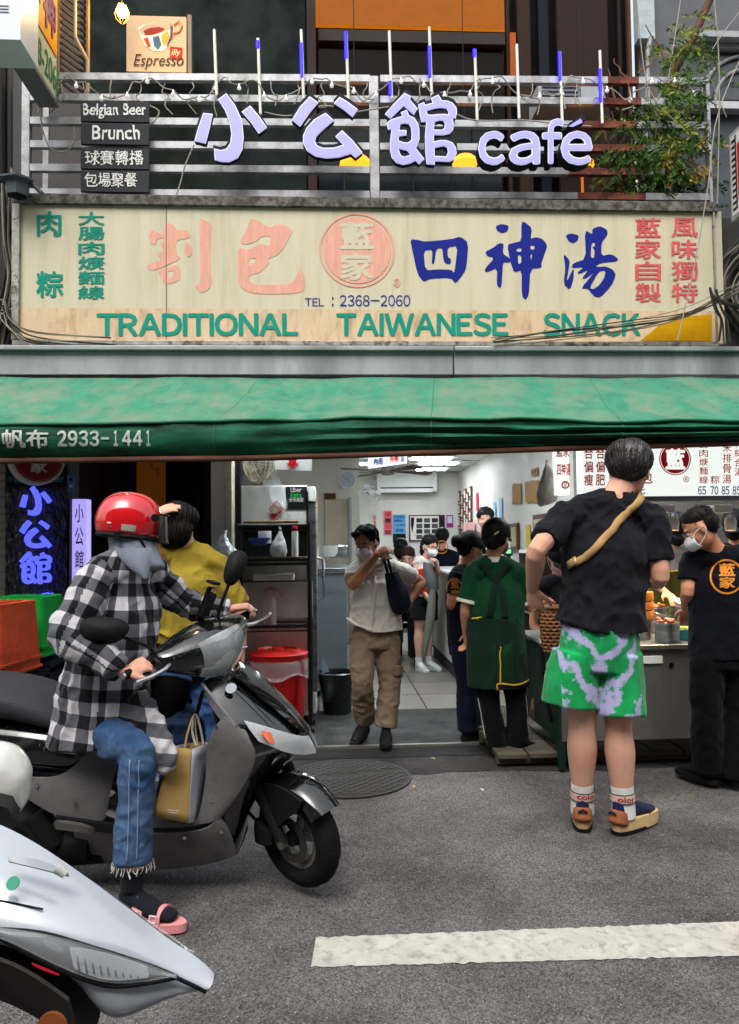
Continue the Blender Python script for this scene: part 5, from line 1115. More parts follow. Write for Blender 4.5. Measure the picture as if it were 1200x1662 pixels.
ptext('藍家', 903, 722, 924, 742, 5.0, MR, ns, **kw); ptext('四神湯', 904, 752, 926, 772, 5.0, MR, ns, **kw); link('emblem', disc(P(918, 787, 4.999), .027, 24, inner=.018), MR, ns); ptext('家', 915, 782, 921, 792, 5.0, MR, ns)
solo('red_packet', box(P(927, 0, 5.0).x, P(942, 0, 5.0).x, 5.0, 5.05, P(0, 795, 5.0).z, P(0, 752, 5.0).z, .003), M('dark_red', (120, 30, 40), .5, var=.15), 'dark red box hanging between the two lit signs', 'box')
solo('green_packet', box(P(927, 0, 5.0).x, P(937, 0, 5.0).x, 5.0, 5.05, P(0, 750, 5.0).z, P(0, 715, 5.0).z, .003), M('dull_green', (60, 90, 76), .5, var=.15), 'grey-green packet hanging above the dark red box', 'packet')
bag('plastic_bag', 'crumpled white plastic bag hanging left of the narrow lit sign', 872, 745, 906, 820, 5.1, M('creamy_bag', (200, 190, 184), .5, var=.12, col2=(190, 110, 100), mix=(.62, .7), bump=.8, bscale=14), .5, 3)
# round sign at the top left, lightboxes
rd = thing('round_light_sign', 'round red and white sign disc hanging under the awning at the left', 'sign', P(56, 790, 5.0)); c = P(62, 745, 5.0); nn = V((.55, -.84, 0))
link('drum', lathe([(0, -.1), (.155, -.1), (.165, -.09), (.165, 0), (.155, .01), (0, .01)], c, 48, nn), M('drum_white', (186, 180, 170), .4), rd)
link('face', disc(c+nn*.011, .135, 48, .003, nn), M('round_red', (140, 24, 36), .4), rd); link('face_ring', disc(c+nn*.011, .146, 48, .003, nn, .139), _M['round_red'], rd)
u_ = V((.84, .55, 0)); o = c+nn*.015; text('家', o-u_*.05+V((0, 0, -.01)), o+u_*.05+V((0, 0, -.01)), o-u_*.05+V((0, 0, -.09)), WH, rd, bold=.03)
vl = thing('cafe_light_box', 'narrow lilac lit box sign with brown cafe characters left of the helmet', 'sign', P(128, 970, 5.5)); a = P(117, 810, 5.45); b = P(140, 968, 5.45)
link('face', box(a.x, b.x, 5.45, 5.56, b.z, a.z, .004), M('lilac_panel', (160, 150, 210), .5, var=.15, scale=10, emit=(170, 160, 245), es=.5), vl)
a = P(113, 808, 5.44); link('frame', box(a.x, P(116.5, 0, 5.44).x, 5.44, 5.57, b.z-.01, a.z), M('frame_dark', (50, 46, 52), .5), vl)
BRT = M('brown_text', (92, 54, 60), .6)
for ch, y0, y1 in (('小', 818, 848), ('公', 856, 885), ('館', 893, 922)): ptext(ch, 122, y0, 136, y1, 5.448, BRT, vl, bold=.01)
ptext('café', 120, 934, 138, 944, 5.448, BRT, vl, bold=.01)
pq = thing('blue_plaque', 'small blue sign plate with white symbol above the lilac light box', 'sign', P(115, 800, 5.5)); a = P(110, 771, 5.45); b = P(119.5, 798, 5.45)
link('plate', box(a.x, b.x, 5.45, 5.47, b.z, a.z, .004), M('plaque_blue', (40, 110, 160), .4), pq); link('print', disc(P(115, 778, 5.448), .012, 16, .002), BP, pq); link('print', disc(P(115, 789, 5.448), .012, 16, .002), WH, pq)
solo('door_charm', tube_me(cat([P(248, 745, 5.9), P(246, 756, 5.9), P(251, 762, 5.9), P(256, 758, 5.9), P(257, 774, 5.9)]), .006), M('charm', (120, 60, 60), .5), 'small beaded charm hanging in the stair doorway', 'charm', None, True)
# manhole
c = G(566, 1259, 0); mh = thing('manhole_cover', 'round cast manhole cover with raised blocks in the asphalt', 'manhole cover', c); IR = M('cast_iron', (60, 59, 58), .75, .1, var=.25, scale=12); r0 = .38
link('frame', disc(c+V((0, 0, -.012)), r0, 64, .004, V((0, 0, 1)), r0-.02), IR, mh); link('plate', disc(c+V((0, 0, -.014)), r0-.022, 64, .003, V((0, 0, 1))), M('cast_iron_dark', (50, 49, 48), .8, .1, var=.3, scale=14), mh)
me0 = box(-.026, .026, -.013, .013, 0, .006, .003, seg=1); me0.materials.append(IR)
for i in range(-7, 8):
    for j in range(-12, 13):
        x, y = i*.062+(j % 2)*.031, j*.034
        if x*x+y*y < (r0-.05)**2 and abs(y-.25*x-.05) > .035:
            o = bpy.data.objects.new('raised_block', me0); COL.objects.link(o); o.parent = mh; o.location = V((x, y, -.011)); o.rotation_euler = (0, 0, .2)
# litter on the road
for i, (x, y, cc, lab) in enumerate(((672, 1278, (190, 150, 40), 'tiny yellow leaf on the asphalt near the manhole'), (783, 1283, (190, 190, 186), 'tiny white paper scrap on the asphalt'), (703, 1232, (170, 160, 80), 'tiny pale leaf near the shop threshold'), (1072, 1322, (110, 80, 60), 'small dry brown leaf on the asphalt right of the sneakers'), (866, 1238, (140, 140, 70), 'tiny green leaf behind the apron worker'))):
    c = G(x, y, 0); a = random.uniform(0, 3); solo('fallen_leaf' if i != 1 else 'paper_scrap', plate([c+V((math.cos(a+q)*r, math.sin(a+q)*r, h)) for q, r, h in ((0, .022, .004), (1.3, .012, .01), (3.1, .02, .005), (4.6, .011, .008))], (0, 0, 1), .002), M('litter%d' % i, cc, .8), lab, 'leaf' if i != 1 else 'scrap')
# ================================================================ PEOPLE
def loft(bm, pts, rad, side=V((1, 0, 0)), n=14, k=3, cap=1.0):
    R_ = [V((r[0], r[1], 0)) if isinstance(r, (tuple, list)) else V((r, r, 0)) for r in rad]
    P_ = cat(pts, k); R_ = cat(R_, k); side = V(side); m = len(P_)
    prevs = None; st = []
    for i in range(m):
        t = (P_[min(i+1, m-1)]-P_[max(i-1, 0)]).normalized()
        s = side-t*side.dot(t)
        if s.length < .15: s = (prevs if prevs is not None else t.orthogonal()); s = s-t*s.dot(t)
        s.normalize(); prevs = s; st.append((P_[i], R_[i].x, R_[i].y, s, t.cross(s), t))
    out = []
    a = st[0]; q = cap*min(a[1], a[2])
    out += [(a[0]-a[5]*q*.8, a[1]*.35, a[2]*.35, a[3], a[4]), (a[0]-a[5]*q*.5, a[1]*.75, a[2]*.75, a[3], a[4])] if cap else []
    out += [x[:5] for x in st]
    a = st[-1]; q = cap*min(a[1], a[2])
    out += [(a[0]+a[5]*q*.5, a[1]*.75, a[2]*.75, a[3], a[4]), (a[0]+a[5]*q*.8, a[1]*.35, a[2]*.35, a[3], a[4])] if cap else []
    rings = [[bm.verts.new(c+s*ra*math.cos(2*math.pi*j/n)+b*rb*math.sin(2*math.pi*j/n)) for j in range(n)] for c, ra, rb, s, b in out]
    for A, B in zip(rings, rings[1:]):
        for j in range(n): bm.faces.new((A[j], A[(j+1) % n], B[(j+1) % n], B[j]))
    bm.faces.new(rings[0][::-1]); bm.faces.new(rings[-1])
def blob(bm, voxel=.008, smooth=3, fac=.5):
    bmesh.ops.recalc_face_normals(bm, faces=bm.faces)
    me = fin(bm); r = evalmods(me, [('REMESH', dict(mode='VOXEL', voxel_size=voxel)), ('SMOOTH', dict(factor=fac, iterations=smooth))])
    for p in r.polygons: p.use_smooth = True
    return r
def wrinkle(me, amp, fr=(9, 9, 5), seed=0, mask=None):
    me.update(); nn = [v.normal.copy() for v in me.vertices]
    for v, n in zip(me.vertices, nn):
        p = V((v.co.x*fr[0]+seed, v.co.y*fr[1], v.co.z*fr[2])); w_ = noise.noise_vector(p*.6)*.8
        r = 1-2*abs(noise.noise(p+w_)); r2 = 1-2*abs(noise.noise(p*2.1+w_+V((7, 3, 1))))
        a = amp*(mask(v.co) if mask else 1); v.co += n*a*(r*.7+r2*.35-.55)
def ax3(f, u): 
    f = V(f).normalized(); u = V(u); u = (u-f*u.dot(f)).normalized(); s = f.cross(u); return s, f, u
def hand(bm, wr, d, nrm, curl=.5, sg=1, k=1.0, spread=.12):
    """palm and five fingers; nrm points out of the back of the hand, sg puts the thumb on one side"""
    d = V(d).normalized(); nrm = V(nrm); nrm = (nrm-d*nrm.dot(d)).normalized(); l = d.cross(nrm)*sg
    wr = V(wr); loft(bm, [wr-d*.02, wr+d*.02*k, wr+d*.055*k, wr+d*.085*k], [(.026*k, .020*k), (.030*k, .018*k), (.041*k, .016*k), (.040*k, .013*k)], l, 10, 2, .6)
    for i, (o, L_) in enumerate(((-.030, .070), (-.010, .080), (.010, .075), (.029, .060))):
        p = wr+d*(.078-.004*abs(i-1))*k+l*o*k; dd = (d+l*o*spread*30*.1).normalized(); pts = [p]
        for sgm, an in ((.42, curl*.8), (.33, curl*1.1), (.27, curl*.8)):
            dd = (Quaternion(dd.cross(-nrm).normalized(), an) @ dd) if an else dd; p = p+dd*L_*sgm*k; pts.append(p)
        loft(bm, pts, [.0092*k, .0088*k, .008*k, .0066*k], nrm, 8, 2, .8)
    p = wr+d*.02*k-l*.026*k; q = p+(d*.7-l*.75-nrm*.25).normalized()*.035*k; r = q+(d*.9-l*.25-nrm*.5).normalized()*.032*k; t = r+(d*.9+l*.1-nrm*.5).normalized()*.026*k
    loft(bm, [p, q, r, t], [.014*k, .0115*k, .0098*k, .0078*k], nrm, 8, 2, .8)
def head(bm, c, f, u, k=1.0, face=True):
    s, f, u = ax3(f, u); R = Matrix((s, f, u)).transposed(); h = lambda a, b, d: V(c)+(s*a+f*b+u*d)*k
    ell(bm, h(0, -.012, .022), (.074*k, .092*k, .088*k), R); ell(bm, h(0, .018, -.035), (.060*k, .070*k, .078*k), R); ell(bm, h(0, .045, -.082), (.036*k, .035*k, .028*k), R)
    for q in (-1, 1):
        ell(bm, h(q*.074, -.008, -.015), (.010*k, .018*k, .032*k), R, 10, 8)
        if face: ell(bm, h(q*.036, .058, -.035), (.024*k, .022*k, .022*k), R, 10, 8)
    if face:
        loft(bm, [h(0, .078, .008), h(0, .092, -.018), h(0, .104, -.036), h(0, .088, -.044)], [.008*k, .010*k, .014*k, .010*k], s, 8, 2); ell(bm, h(0, .072, .018), (.05*k, .014*k, .010*k), R, 12, 6)
        ell(bm, h(0, .084, -.066), (.022*k, .010*k, .006*k), R, 10, 6); ell(bm, h(0, .080, -.077), (.018*k, .010*k, .006*k), R, 10, 6)
    return s, f, u, R, h
HAIRM = M('black_hair', (26, 22, 22), .48, var=.35, scale=40, stretch=(3, 3, .3), bump=.3, bscale=90); HAIRB = M('brown_hair', (44, 28, 22), .55, var=.35, scale=40, stretch=(3, 3, .3), bump=.3, bscale=90)
def hairs(ells, h, R, c, parent, m=HAIRM, n=260, length=.10, k=1.0, drop=.4, front=.062, low=-.14, part=V((.1, .2, 1)), fine=.0032, voxel=.006, r_=(.8, 1.25)):
    s, f, u = R.col[0], R.col[1], R.col[2]; bm = bmesh.new()
    for (a, b, d), rr in ells: ell(bm, h(a, b, d), (rr[0]*k, rr[1]*k, rr[2]*k), R, 24, 16)
    me = blob(bm, voxel*k, 4); 
    t = BVHTree.FromPolygons([v.co for v in me.vertices], [p.vertices for p in me.polygons]); crown = h(0, -.02, .12)
    bm = bmesh.new(); bm.from_mesh(me); bpy.data.meshes.remove(me); vs = [v.co.copy() for v in bm.verts]
    for i in range(n):
        p = random.choice(vs); 
        away = (p-crown); loc = p-V(c)
        nrm = t.find_nearest(p)[1]; d = (away-nrm*away.dot(nrm))
        d = d.normalized() if d.length > 1e-4 else s
        d = (d*(1-drop)-u*drop+V([random.gauss(0, .12) for _ in range(3)])).normalized(); pts = []; q = p.copy(); L_ = length*k*random.uniform(.5, 1.1)
        for j in range(6):
            a = t.find_nearest(q); pts.append(a[0]+a[1]*.003*k*(1+.5*j*random.random())); dd = d-a[1]*d.dot(a[1]); q = a[0]+dd.normalized()*L_/5; d = (dd.normalized()-u*.12).normalized()
        w0 = fine*k*random.uniform(*r_); tube(bm, pts, [w0*.5, w0, w0, w0*.9, w0*.6, w0*.15], 4)
    return link('hair', fin(bm, smooth_angle=70), m, parent)
SKIN = [M('skin%d' % i, c, .5, var=.10, scale=14, col2=tuple(int(q*w_) for q, w_ in zip(c, (.98, .86, .84))), mix=(.45, .75), mscale=7, bump=.05, bscale=300, rvar=.1) for i, c in enumerate([(206, 160, 138), (196, 142, 112), (176, 122, 94), (214, 172, 152)])]
for m in SKIN:
    b = m.node_tree.nodes['Principled BSDF']; b.inputs['Subsurface Weight'].default_value = .12; b.inputs['Subsurface Radius'].default_value = (.02, .008, .004)
def cloth(name, col, **k):
    a = dict(rough=.85, var=.12, scale=9, bump=.25, bscale=260, sheen=.04); a.update(k); return M(name, col, **a)
def mask(h, R, k, parent, m=None, s=None):
    bm = bmesh.new(); rows = []
    for i in range(9):
        v = -1+2*i/8; row = []
        for j in range(11):
            u_ = -1+2*j/10; a = .066*u_*(1-.18*abs(v)); b = .114-.055*u_*u_-.012*abs(v)**2-(.008 if abs(v) > .9 else 0)+.010*(1-abs(v))*(1-abs(u_)); row.append(h(a, b, -.058+.042*-v*(1-.12*abs(u_))))
        rows.append(row)
    me = evalmods(grid(rows), [('SUBSURF', dict(levels=1)), ('SOLIDIFY', dict(thickness=.003, offset=1))])
    o = link('face_mask', me, m or M('mask_white', (214, 216, 218), .8, var=.04), parent, True)
    for q in (-1, 1): link('ear_loop', tube_me(cat([h(q*.064, .062, -.03), h(q*.076, .03, -.012), h(q*.084, -.018, -.008), h(q*.078, -.01, -.045), h(q*.062, .055, -.085)]), .0022, 5), m or M('mask_white', (214, 216, 218), .8), parent, True)
def glasses(h, parent, m=None):
    m = m or M('glasses_black', (18, 16, 16), .3)
    for q in (-1, 1):
        link('glasses_rim', tube_me([h(q*.034+.026*math.cos(t), .098, -.004+.019*math.sin(t)) for t in [i*math.pi/8 for i in range(16)]], .0022, 5, True), m, parent, True); link('glasses_temple', tube_me([h(q*.06, .096, 0), h(q*.079, .03, .004), h(q*.082, -.02, -.006)], .0022, 5), m, parent)
    link('glasses_bridge', tube_me([h(-.009, .1, 0), h(0, .103, .003), h(.009, .1, 0)], .002, 5), m, parent)
def eyes(h, R, parent, k=1):
    for q in (-1, 1):
        bm = bmesh.new(); ell(bm, h(q*.032, .074, -.004), (.012*k, .007*k, .0065*k), R, 12, 8); link('eye', fin(bm), M('eye_white', (190, 182, 176), .2), parent, True)
        bm = bmesh.new(); ell(bm, h(q*.032, .079, -.005), (.0055*k, .004*k, .0055*k), R, 10, 8); link('iris', fin(bm), M('iris_dark', (20, 14, 12), .1), parent, True)
        link('eyebrow', tube_me([h(q*.016, .086, .014), h(q*.032, .088, .019), h(q*.05, .076, .015)], .003, 5), HAIRM, parent)
def cap_hat(h, s, f, u, parent, m, k=1.0, brim=True):
    rows = []
    for i in range(9):
        ph = i/8*math.pi/2; row = []
        for j in range(28):
            t = 2*math.pi*j/28; rr = math.cos(ph)**.75 if i < 8 else 0.001; row.append(h(.092*rr*math.cos(t), -.008+.108*rr*math.sin(t), .028+.098*math.sin(ph)-.012*(1-math.sin(ph))*(-math.sin(t))*0))
        rows.append(row)
    me = evalmods(grid([[h(.091*math.cos(2*math.pi*j/28), -.008+.107*math.sin(2*math.pi*j/28), .004) for j in range(28)]]+rows, closed=True), [('SOLIDIFY', dict(thickness=.003, offset=1))])
    link('cap_crown', me, m, parent, True)
    if brim:
        rows = [[h(.078*math.sin(a)*(1), .06+.032*math.cos(a)+r*math.cos(a)*.075, .014-.014*r+.008*math.cos(a*1.2)-.012*abs(math.sin(a))) for a in [(-1.15+2.3*j/12) for j in range(13)]] for r in (0, .35, .7, 1)]
        link('cap_brim', evalmods(grid(rows), [('SUBSURF', dict(levels=1)), ('SOLIDIFY', dict(thickness=.004))]), m, parent, True)
    link('cap_button', lathe([(0, 0), (.008, 0), (.006, .005), (0, .006)], h(0, -.008, .127), 10), m, parent)
def shoe(heel, d, parent, m, sole, k=1.0, up=V((0, 0, 1)), sole_h=.022, name='shoe', low=False):
    d = V(d); d.z = d.z; d.normalize(); s = d.cross(up).normalized(); h = lambda a, b, c: V(heel)+(s*a+d*b+up*c)*k
    bm = bmesh.new(); loft(bm, [h(0, .03, .045+sole_h), h(0, .10, .042+sole_h), h(0, .18, .026+sole_h), h(0, .245, .016+sole_h)], [(.034*k, .045*k), (.04*k, .04*k), (.045*k, .028*k), (.032*k, .018*k)], s, 14, 3)
    if not low: loft(bm, [h(0, .035, .03+sole_h), h(0, .04, .085+sole_h)], [(.034*k, .042*k), (.032*k, .04*k)], s, 12, 2, .3)
    link(name, blob(bm, .005, 3), m, parent)
    bm = bmesh.new(); prof = []
    for j in range(28):
        t = 2*math.pi*j/28; c_, s2 = math.cos(t), math.sin(t); b = .135+.143*math.copysign(abs(c_)**.8, c_); a = .040*math.copysign(abs(s2)**.62, s2)*(1+.16*c_); prof.append((a*1.1, b))
    rows = [[h(a*q, .135+(b-.135)*q, c) for a, b in prof] for q, c in ((.86, .001), (.97, .004), (1.0, sole_h*.6), (.985, sole_h+.012), (.9, sole_h+.016))]
    me = grid(rows, closed=True); bm = bmesh.new(); bm.from_mesh(me); bmesh.ops.holes_fill(bm, edges=bm.edges, sides=40); bmesh.ops.recalc_face_normals(bm, faces=bm.faces); link('sole', fin(bm, smooth_angle=40), sole, parent)
def arm(bm, sh, el, wr, k=1.0, b=1.0):
    sh, el, wr = V(sh), V(el), V(wr); loft(bm, [sh, sh.lerp(el, .5), el, el.lerp(wr, .3), el.lerp(wr, .75), wr], [.050*b, .046*b, .038*b, .041*b, .031*b, .026*b], V((.3, 1, .2)), 12, 3)
def leg(bm, hp, kn, an, b=1.0, c_=1.0):
    hp, kn, an = V(hp), V(kn), V(an); bk = V((0, -.012, 0)); loft(bm, [hp, hp.lerp(kn, .5), kn, kn.lerp(an, .3)+bk*0, kn.lerp(an, .7), an], [.082*b, .07*b, .055*b, .062*b, .046*b, .036*b], V((1, 0, 0)), 14, 3)
def human(name, label, J, skin=0, shirt=None, pants=None, b=1.0, voxel=.008, sleeve=.55, hem=None, neck_r=.052, face=False, legs=True, wr_amp=.008, group=None, hands=(.5, .5), pant_b=1.25, shirt_b=1.0, hk=1.0, cv=None, pant_len=1.0, hnrm=(None, None), shirt_me=None, flare=1.0, flat_hem=True):
    """J: joints; children: body, shirt, trousers"""
    j = {k_: V(v) for k_, v in J.items()}; pel = (j['hL']+j['hR'])/2; shm = (j['sL']+j['sR'])/2; side = (j['sR']-j['sL']).normalized(); hs_ = (j['hR']-j['hL']).normalized()
    base = V((pel.x, pel.y, 0)) if 'aL' in j else V((pel.x, pel.y, pel.z-.3))
    t = thing(name, label, 'person', base, group); cv = cv or voxel
    spine = [pel, pel.lerp(shm, .35), pel.lerp(shm, .7), shm.lerp(pel, .04), j['neck']]
    hw = (j['sR']-j['sL']).length/2; fr = side.cross(shm-pel).normalized()
    bm = bmesh.new()
    loft(bm, spine, [(.12*b, .09*b), (.11*b, .08*b), (.12*b, .09*b), (hw*.6, .058*b), (neck_r*1.1, neck_r)], side, 16, 3)
    loft(bm, [j['neck']-V((0, 0, .03)), j['neck'].lerp(j['head'], .5), j['head']-(j['up']*.02 if 'up' in j else V((0, 0, .02)))], [neck_r*1.08, neck_r*.98, neck_r], side, 14, 3)
    up = j.get('up', V((0, 0, 1))); s, f, u, R, h = head(bm, j['head'], j['face'], up, hk, face)
    for q in 'LR':
        if 'e'+q in j:
            arm(bm, j['s'+q], j['e'+q], j['w'+q], b=b); dd = j.get('d'+q, j['w'+q]-j['e'+q]); nm = j.get('n'+q, fr.cross(dd) if abs(dd.normalized().dot(fr)) < .9 else V((0, 0, 1)))
            hand(bm, j['w'+q], dd, nm, hands[0 if q == 'L' else 1], 1 if q == 'L' else -1, hk)
        if legs and 'k'+q in j: leg(bm, j['h'+q], j['k'+q], j['a'+q], b)
    me = blob(bm, voxel, 3); body = link('body', me, SKIN[skin], t)
    if shirt is not None:
        bm = bmesh.new(); hz = hem if hem is not None else pel-(shm-pel).normalized()*.06; hz = V(hz); w_ = shirt_b
        loft(bm, [hz, pel.lerp(shm, .18), pel.lerp(shm, .45), pel.lerp(shm, .75), shm.lerp(pel, .05), shm.lerp(j['neck'], .55)], [(.185*b*w_*flare, .135*b*w_*flare), (.175*b*w_, .13*b*w_), (.168*b*w_, .125*b*w_), (max(hw*.98, .17*b*w_), .13*b*w_), (hw*.86, .088*b), (neck_r*1.5, neck_r*1.35)], side, 20, 3, .12)
        loft(bm, [j['sL'], j['sL'].lerp(j['neck'], .5)-V((0, 0, .012)), j['neck']-V((0, 0, .045)), j['sR'].lerp(j['neck'], .5)-V((0, 0, .012)), j['sR']], [.062*b, .068*b, (.075*b, .07*b), .068*b, .062*b], V((0, 0, 1)), 14, 3, .4)
        for q in 'LR':
            if 'e'+q not in j: continue
            S_, E_, W_ = j['s'+q], j['e'+q], j['w'+q]; ip = S_.lerp(shm, .35)-V((0, 0, .015))
            if sleeve <= 1: loft(bm, [ip, S_, S_.lerp(E_, sleeve*.6), S_.lerp(E_, sleeve)], [.074*b, .068*b, .066*b, .067*b], V((.3, 1, .2)), 14, 3, .15)
            else: loft(bm, [ip, S_, S_.lerp(E_, .6), E_, E_.lerp(W_, .4), E_.lerp(W_, (sleeve-1))], [.078*b, .076*b, .072*b, .066*b, .060*b, .045*b], V((.3, 1, .2)), 14, 3, .15)
        me = blob(bm, cv, 3); wrinkle(me, wr_amp, (8, 8, 6), len(_ORG) % 17)
        if flat_hem:
            for v in me.vertices:
                if v.co.z < hz.z and (V((v.co.x, v.co.y, 0))-V((hz.x, hz.y, 0))).length < .3: v.co.z = hz.z+.004*noise.noise(v.co*9)
        link('shirt', me, shirt, t)
    if pants is not None and 'kL' in j:
        bm = bmesh.new(); loft(bm, [pel+V((0, 0, .10)), pel, pel-V((0, 0, .07))], [(.15*b, .115*b), (.172*b, .125*b), (.165*b, .12*b)], hs_, 18, 3, .2)
        for q in 'LR':
            H_, K_, A_ = j['h'+q], j['k'+q], j['a'+q]; pb = pant_b
            if pant_len < .5: e = H_.lerp(K_, pant_len*2); loft(bm, [H_, H_.lerp(e, .5), e], [.10*b, .105*b*pb/1.25, .115*b*pb/1.25], V((1, 0, 0)), 16, 3, .12)
            else: e = K_.lerp(A_, (pant_len-.5)*2); loft(bm, [H_, H_.lerp(K_, .5), K_, K_.lerp(e, .5), e], [.098*b, .078*b*pb/1.1, .066*b*pb/1.1, .062*b*pb, .060*b*pb], V((1, 0, 0)), 14, 3, .12)
        me = blob(bm, cv, 3); wrinkle(me, wr_amp*1.1, (8, 8, 9), 3+len(_ORG) % 13); link('trousers' if pant_len > .5 else 'shorts', me, pants, t)
    return t, h, R, (s, f, u), body
def surf_strip(me_objs, path, width, m, parent, name, off=.006, n=40, thick=.004, view=None):
    """band lying on the surface of the given meshes along a path of world points; each sample is dropped onto the cloth along the direction away from the body axis"""
    o = me_objs; me = o.data; c = org(o); t = BVHTree.FromPolygons([v.co+c for v in me.vertices], [p.vertices for p in me.polygons])
    pts = cat(path, max(2, n//len(path))); pr = []
    for p in pts:
        a = None
        if view is not None:
            r_ = t.ray_cast(p-V(view)*1.0, V(view)); a = r_ if r_[0] is not None else None
        if a is None: a = t.find_nearest(p)
        pr.append((a[0]+a[1]*off, a[1]))
    rows = []
    for i, (p, nn) in enumerate(pr):
        d = (pr[min(i+1, len(pr)-1)][0]-pr[max(i-1, 0)][0]).normalized(); s = d.cross(nn).normalized(); q = [p+s*width*x for x in (-.5, 0, .5)]
        q = [(lambda b_: b_[0]+b_[1]*off)(t.find_nearest(x)) if (t.find_nearest(x)[0]-x).length < .03 else x for x in q]; rows.append(q)
    me = evalmods(grid(rows), [('SOLIDIFY', dict(thickness=thick, offset=0))]); return link(name, me, m, parent, width < .03)
def on_cloth(o, s, x0, y0, x1, y1, m, parent, name='lettering', off=.004, **k):
    """print projected onto cloth from the side the photo sees it"""
    Y0 = org(o).y; me = fit(text_me(s, **k), P(x0, y0, Y0), P(x1, y0, Y0), P(x0, y1, Y0)) if isinstance(s, str) else s
    bm = bmesh.new(); bm.from_mesh(me)
    for _ in range(3): bmesh.ops.subdivide_edges(bm, edges=[e for e in bm.edges if e.calc_length() > .014], cuts=1)
    bmesh.ops.triangulate(bm, faces=bm.faces); bm.to_mesh(me); bm.free()
    c = org(o); t = BVHTree.FromPolygons([v.co+c for v in o.data.vertices], [p.vertices for p in o.data.polygons])
    for v in me.vertices:
        d = (v.co-CP).normalized(); r_ = t.ray_cast(CP, d)
        if r_[0] is not None: v.co = r_[0]-d*off
    return link(name, me, m, parent)
def child(t, nm):
    for c in t.children:
        if c.name.split('.')[0] == nm: return c
def foot(t, a, d, m, sole, k=1.0, sm=None, z=0.0, **kw):
    d = V(d).normalized(); heel = V((a.x, a.y, z))-d*.055*k; shoe(heel, d, t, m, sole, k, **kw)
    if sm: sock(V((a.x, a.y, z+.06)), V((a.x, a.y, z+.15)), .042*k, sm, t)
def sock(p, q, r, m, t): bm = bmesh.new(); loft(bm, [p, q], [r, r*.95], V((1, 0, 0)), 16, 3, .2); return link('sock', fin(bm, smooth_angle=60), m, t)
# ---- the tall man in the charcoal t-shirt ---------------------------------
CHT = cloth('charcoal_tee', (24, 24, 29), var=.1)
TD = M('tie_dye', (16, 138, 74), .85, var=.35, bump=.25, bscale=260, sheen=.15)
def tiedye(m):
    b, out = basecol(m); n = m.node_tree.nodes; L = m.node_tree.links; tc = [x for x in n if x.type == 'TEX_COORD'][0]
    mp = n.new('ShaderNodeMapping'); mp.inputs['Rotation'].default_value = (0, math.radians(35), 0); L.new(tc.outputs['Object'], mp.inputs[0])
    # V-shaped dye bands either side of the centre seam
    sp = n.new('ShaderNodeSeparateXYZ'); L.new(tc.outputs['Object'], sp.inputs[0])
    ab = n.new('ShaderNodeMath'); ab.operation = 'ABSOLUTE'; L.new(sp.outputs[0], ab.inputs[0])
    k1 = n.new('ShaderNodeMath'); k1.operation = 'MULTIPLY'; k1.inputs[1].default_value = -1.5; L.new(ab.outputs[0], k1.inputs[0])
    ad = n.new('ShaderNodeMath'); ad.operation = 'ADD'; L.new(k1.outputs[0], ad.inputs[0]); L.new(sp.outputs[2], ad.inputs[1])
    nz = n.new('ShaderNodeTexNoise'); nz.inputs['Scale'].default_value = 9; nz.inputs['Detail'].default_value = 5; nz.inputs['Roughness'].default_value = .62; L.new(tc.outputs['Object'], nz.inputs['Vector'])
    nm = n.new('ShaderNodeMath'); nm.operation = 'MULTIPLY_ADD'; nm.inputs[1].default_value = .42; L.new(nz.outputs['Fac'], nm.inputs[0]); L.new(ad.outputs[0], nm.inputs[2])
    fq = n.new('ShaderNodeMath'); fq.operation = 'MULTIPLY'; fq.inputs[1].default_value = 30; L.new(nm.outputs[0], fq.inputs[0])
    si = n.new('ShaderNodeMath'); si.operation = 'SINE'; L.new(fq.outputs[0], si.inputs[0])
    r = n.new('ShaderNodeMapRange'); r.inputs['From Min'].default_value = -.1; r.inputs['From Max'].default_value = .65; L.new(si.outputs[0], r.inputs['Value'])
    side = n.new('ShaderNodeMath'); side.operation = 'LESS_THAN'; side.inputs[1].default_value = .185; L.new(ab.outputs[0], side.inputs[0])
    mm = n.new('ShaderNodeMath'); mm.operation = 'MULTIPLY'; L.new(r.outputs[0], mm.inputs[0]); L.new(side.outputs[0], mm.inputs[1])
    mx = n.new('ShaderNodeMix'); mx.data_type = 'RGBA'; L.new(mm.outputs[0], mx.inputs['Factor']); L.new(out, mx.inputs[6]); mx.inputs[7].default_value = (*lin((160, 158, 196)), 1)
    L.new(mx.outputs[2], b.inputs['Base Color'])
tiedye(TD)
Y = 3.72
J = dict(head=P(1022, 764, Y+.03), face=(.42, .85, -.30), up=(.05, .12, 1), neck=P(1000, 806, Y-.01), sL=P(918, 838, Y), sR=P(1056, 842, Y-.02), eL=P(872, 893, Y-.12), wL=P(864, 955, Y+.1), dL=(.25, .35, -.9), nL=(-.7, -.7, .1),
         eR=P(1072, 938, Y-.06), wR=P(1020, 946, Y+.24), hL=P(952, 1040, Y), hR=P(1000, 1040, Y), kL=P(945, 1175, Y), kR=P(1004, 1180, Y-.02), aL=G(947, 1350)+V((.02, .065, .10)), aR=G(1000, 1354)+V((.055, .04, .10)))
tm_, h, R, (s, f, u), body = human('person', 'tall man in charcoal t-shirt and green tie-dye shorts with a tan strap across his back', J, 0, CHT, None, 1.17, .0055, .72, P(974, 1024, Y), .068, True, cv=.007, wr_amp=.020, hands=(.55, .4), shirt_b=1.04, hk=1.16)
hairs([((0, -.016, .05), (.096, .112, .082)), ((0, -.05, .012), (.082, .074, .078)), ((0, .04, .08), (.08, .066, .04))], h, R, J['head'], tm_, M('tall_hair', (32, 29, 30), .38, var=.3, scale=40, bump=.3, bscale=90), 700, .12, 1.14, .35)
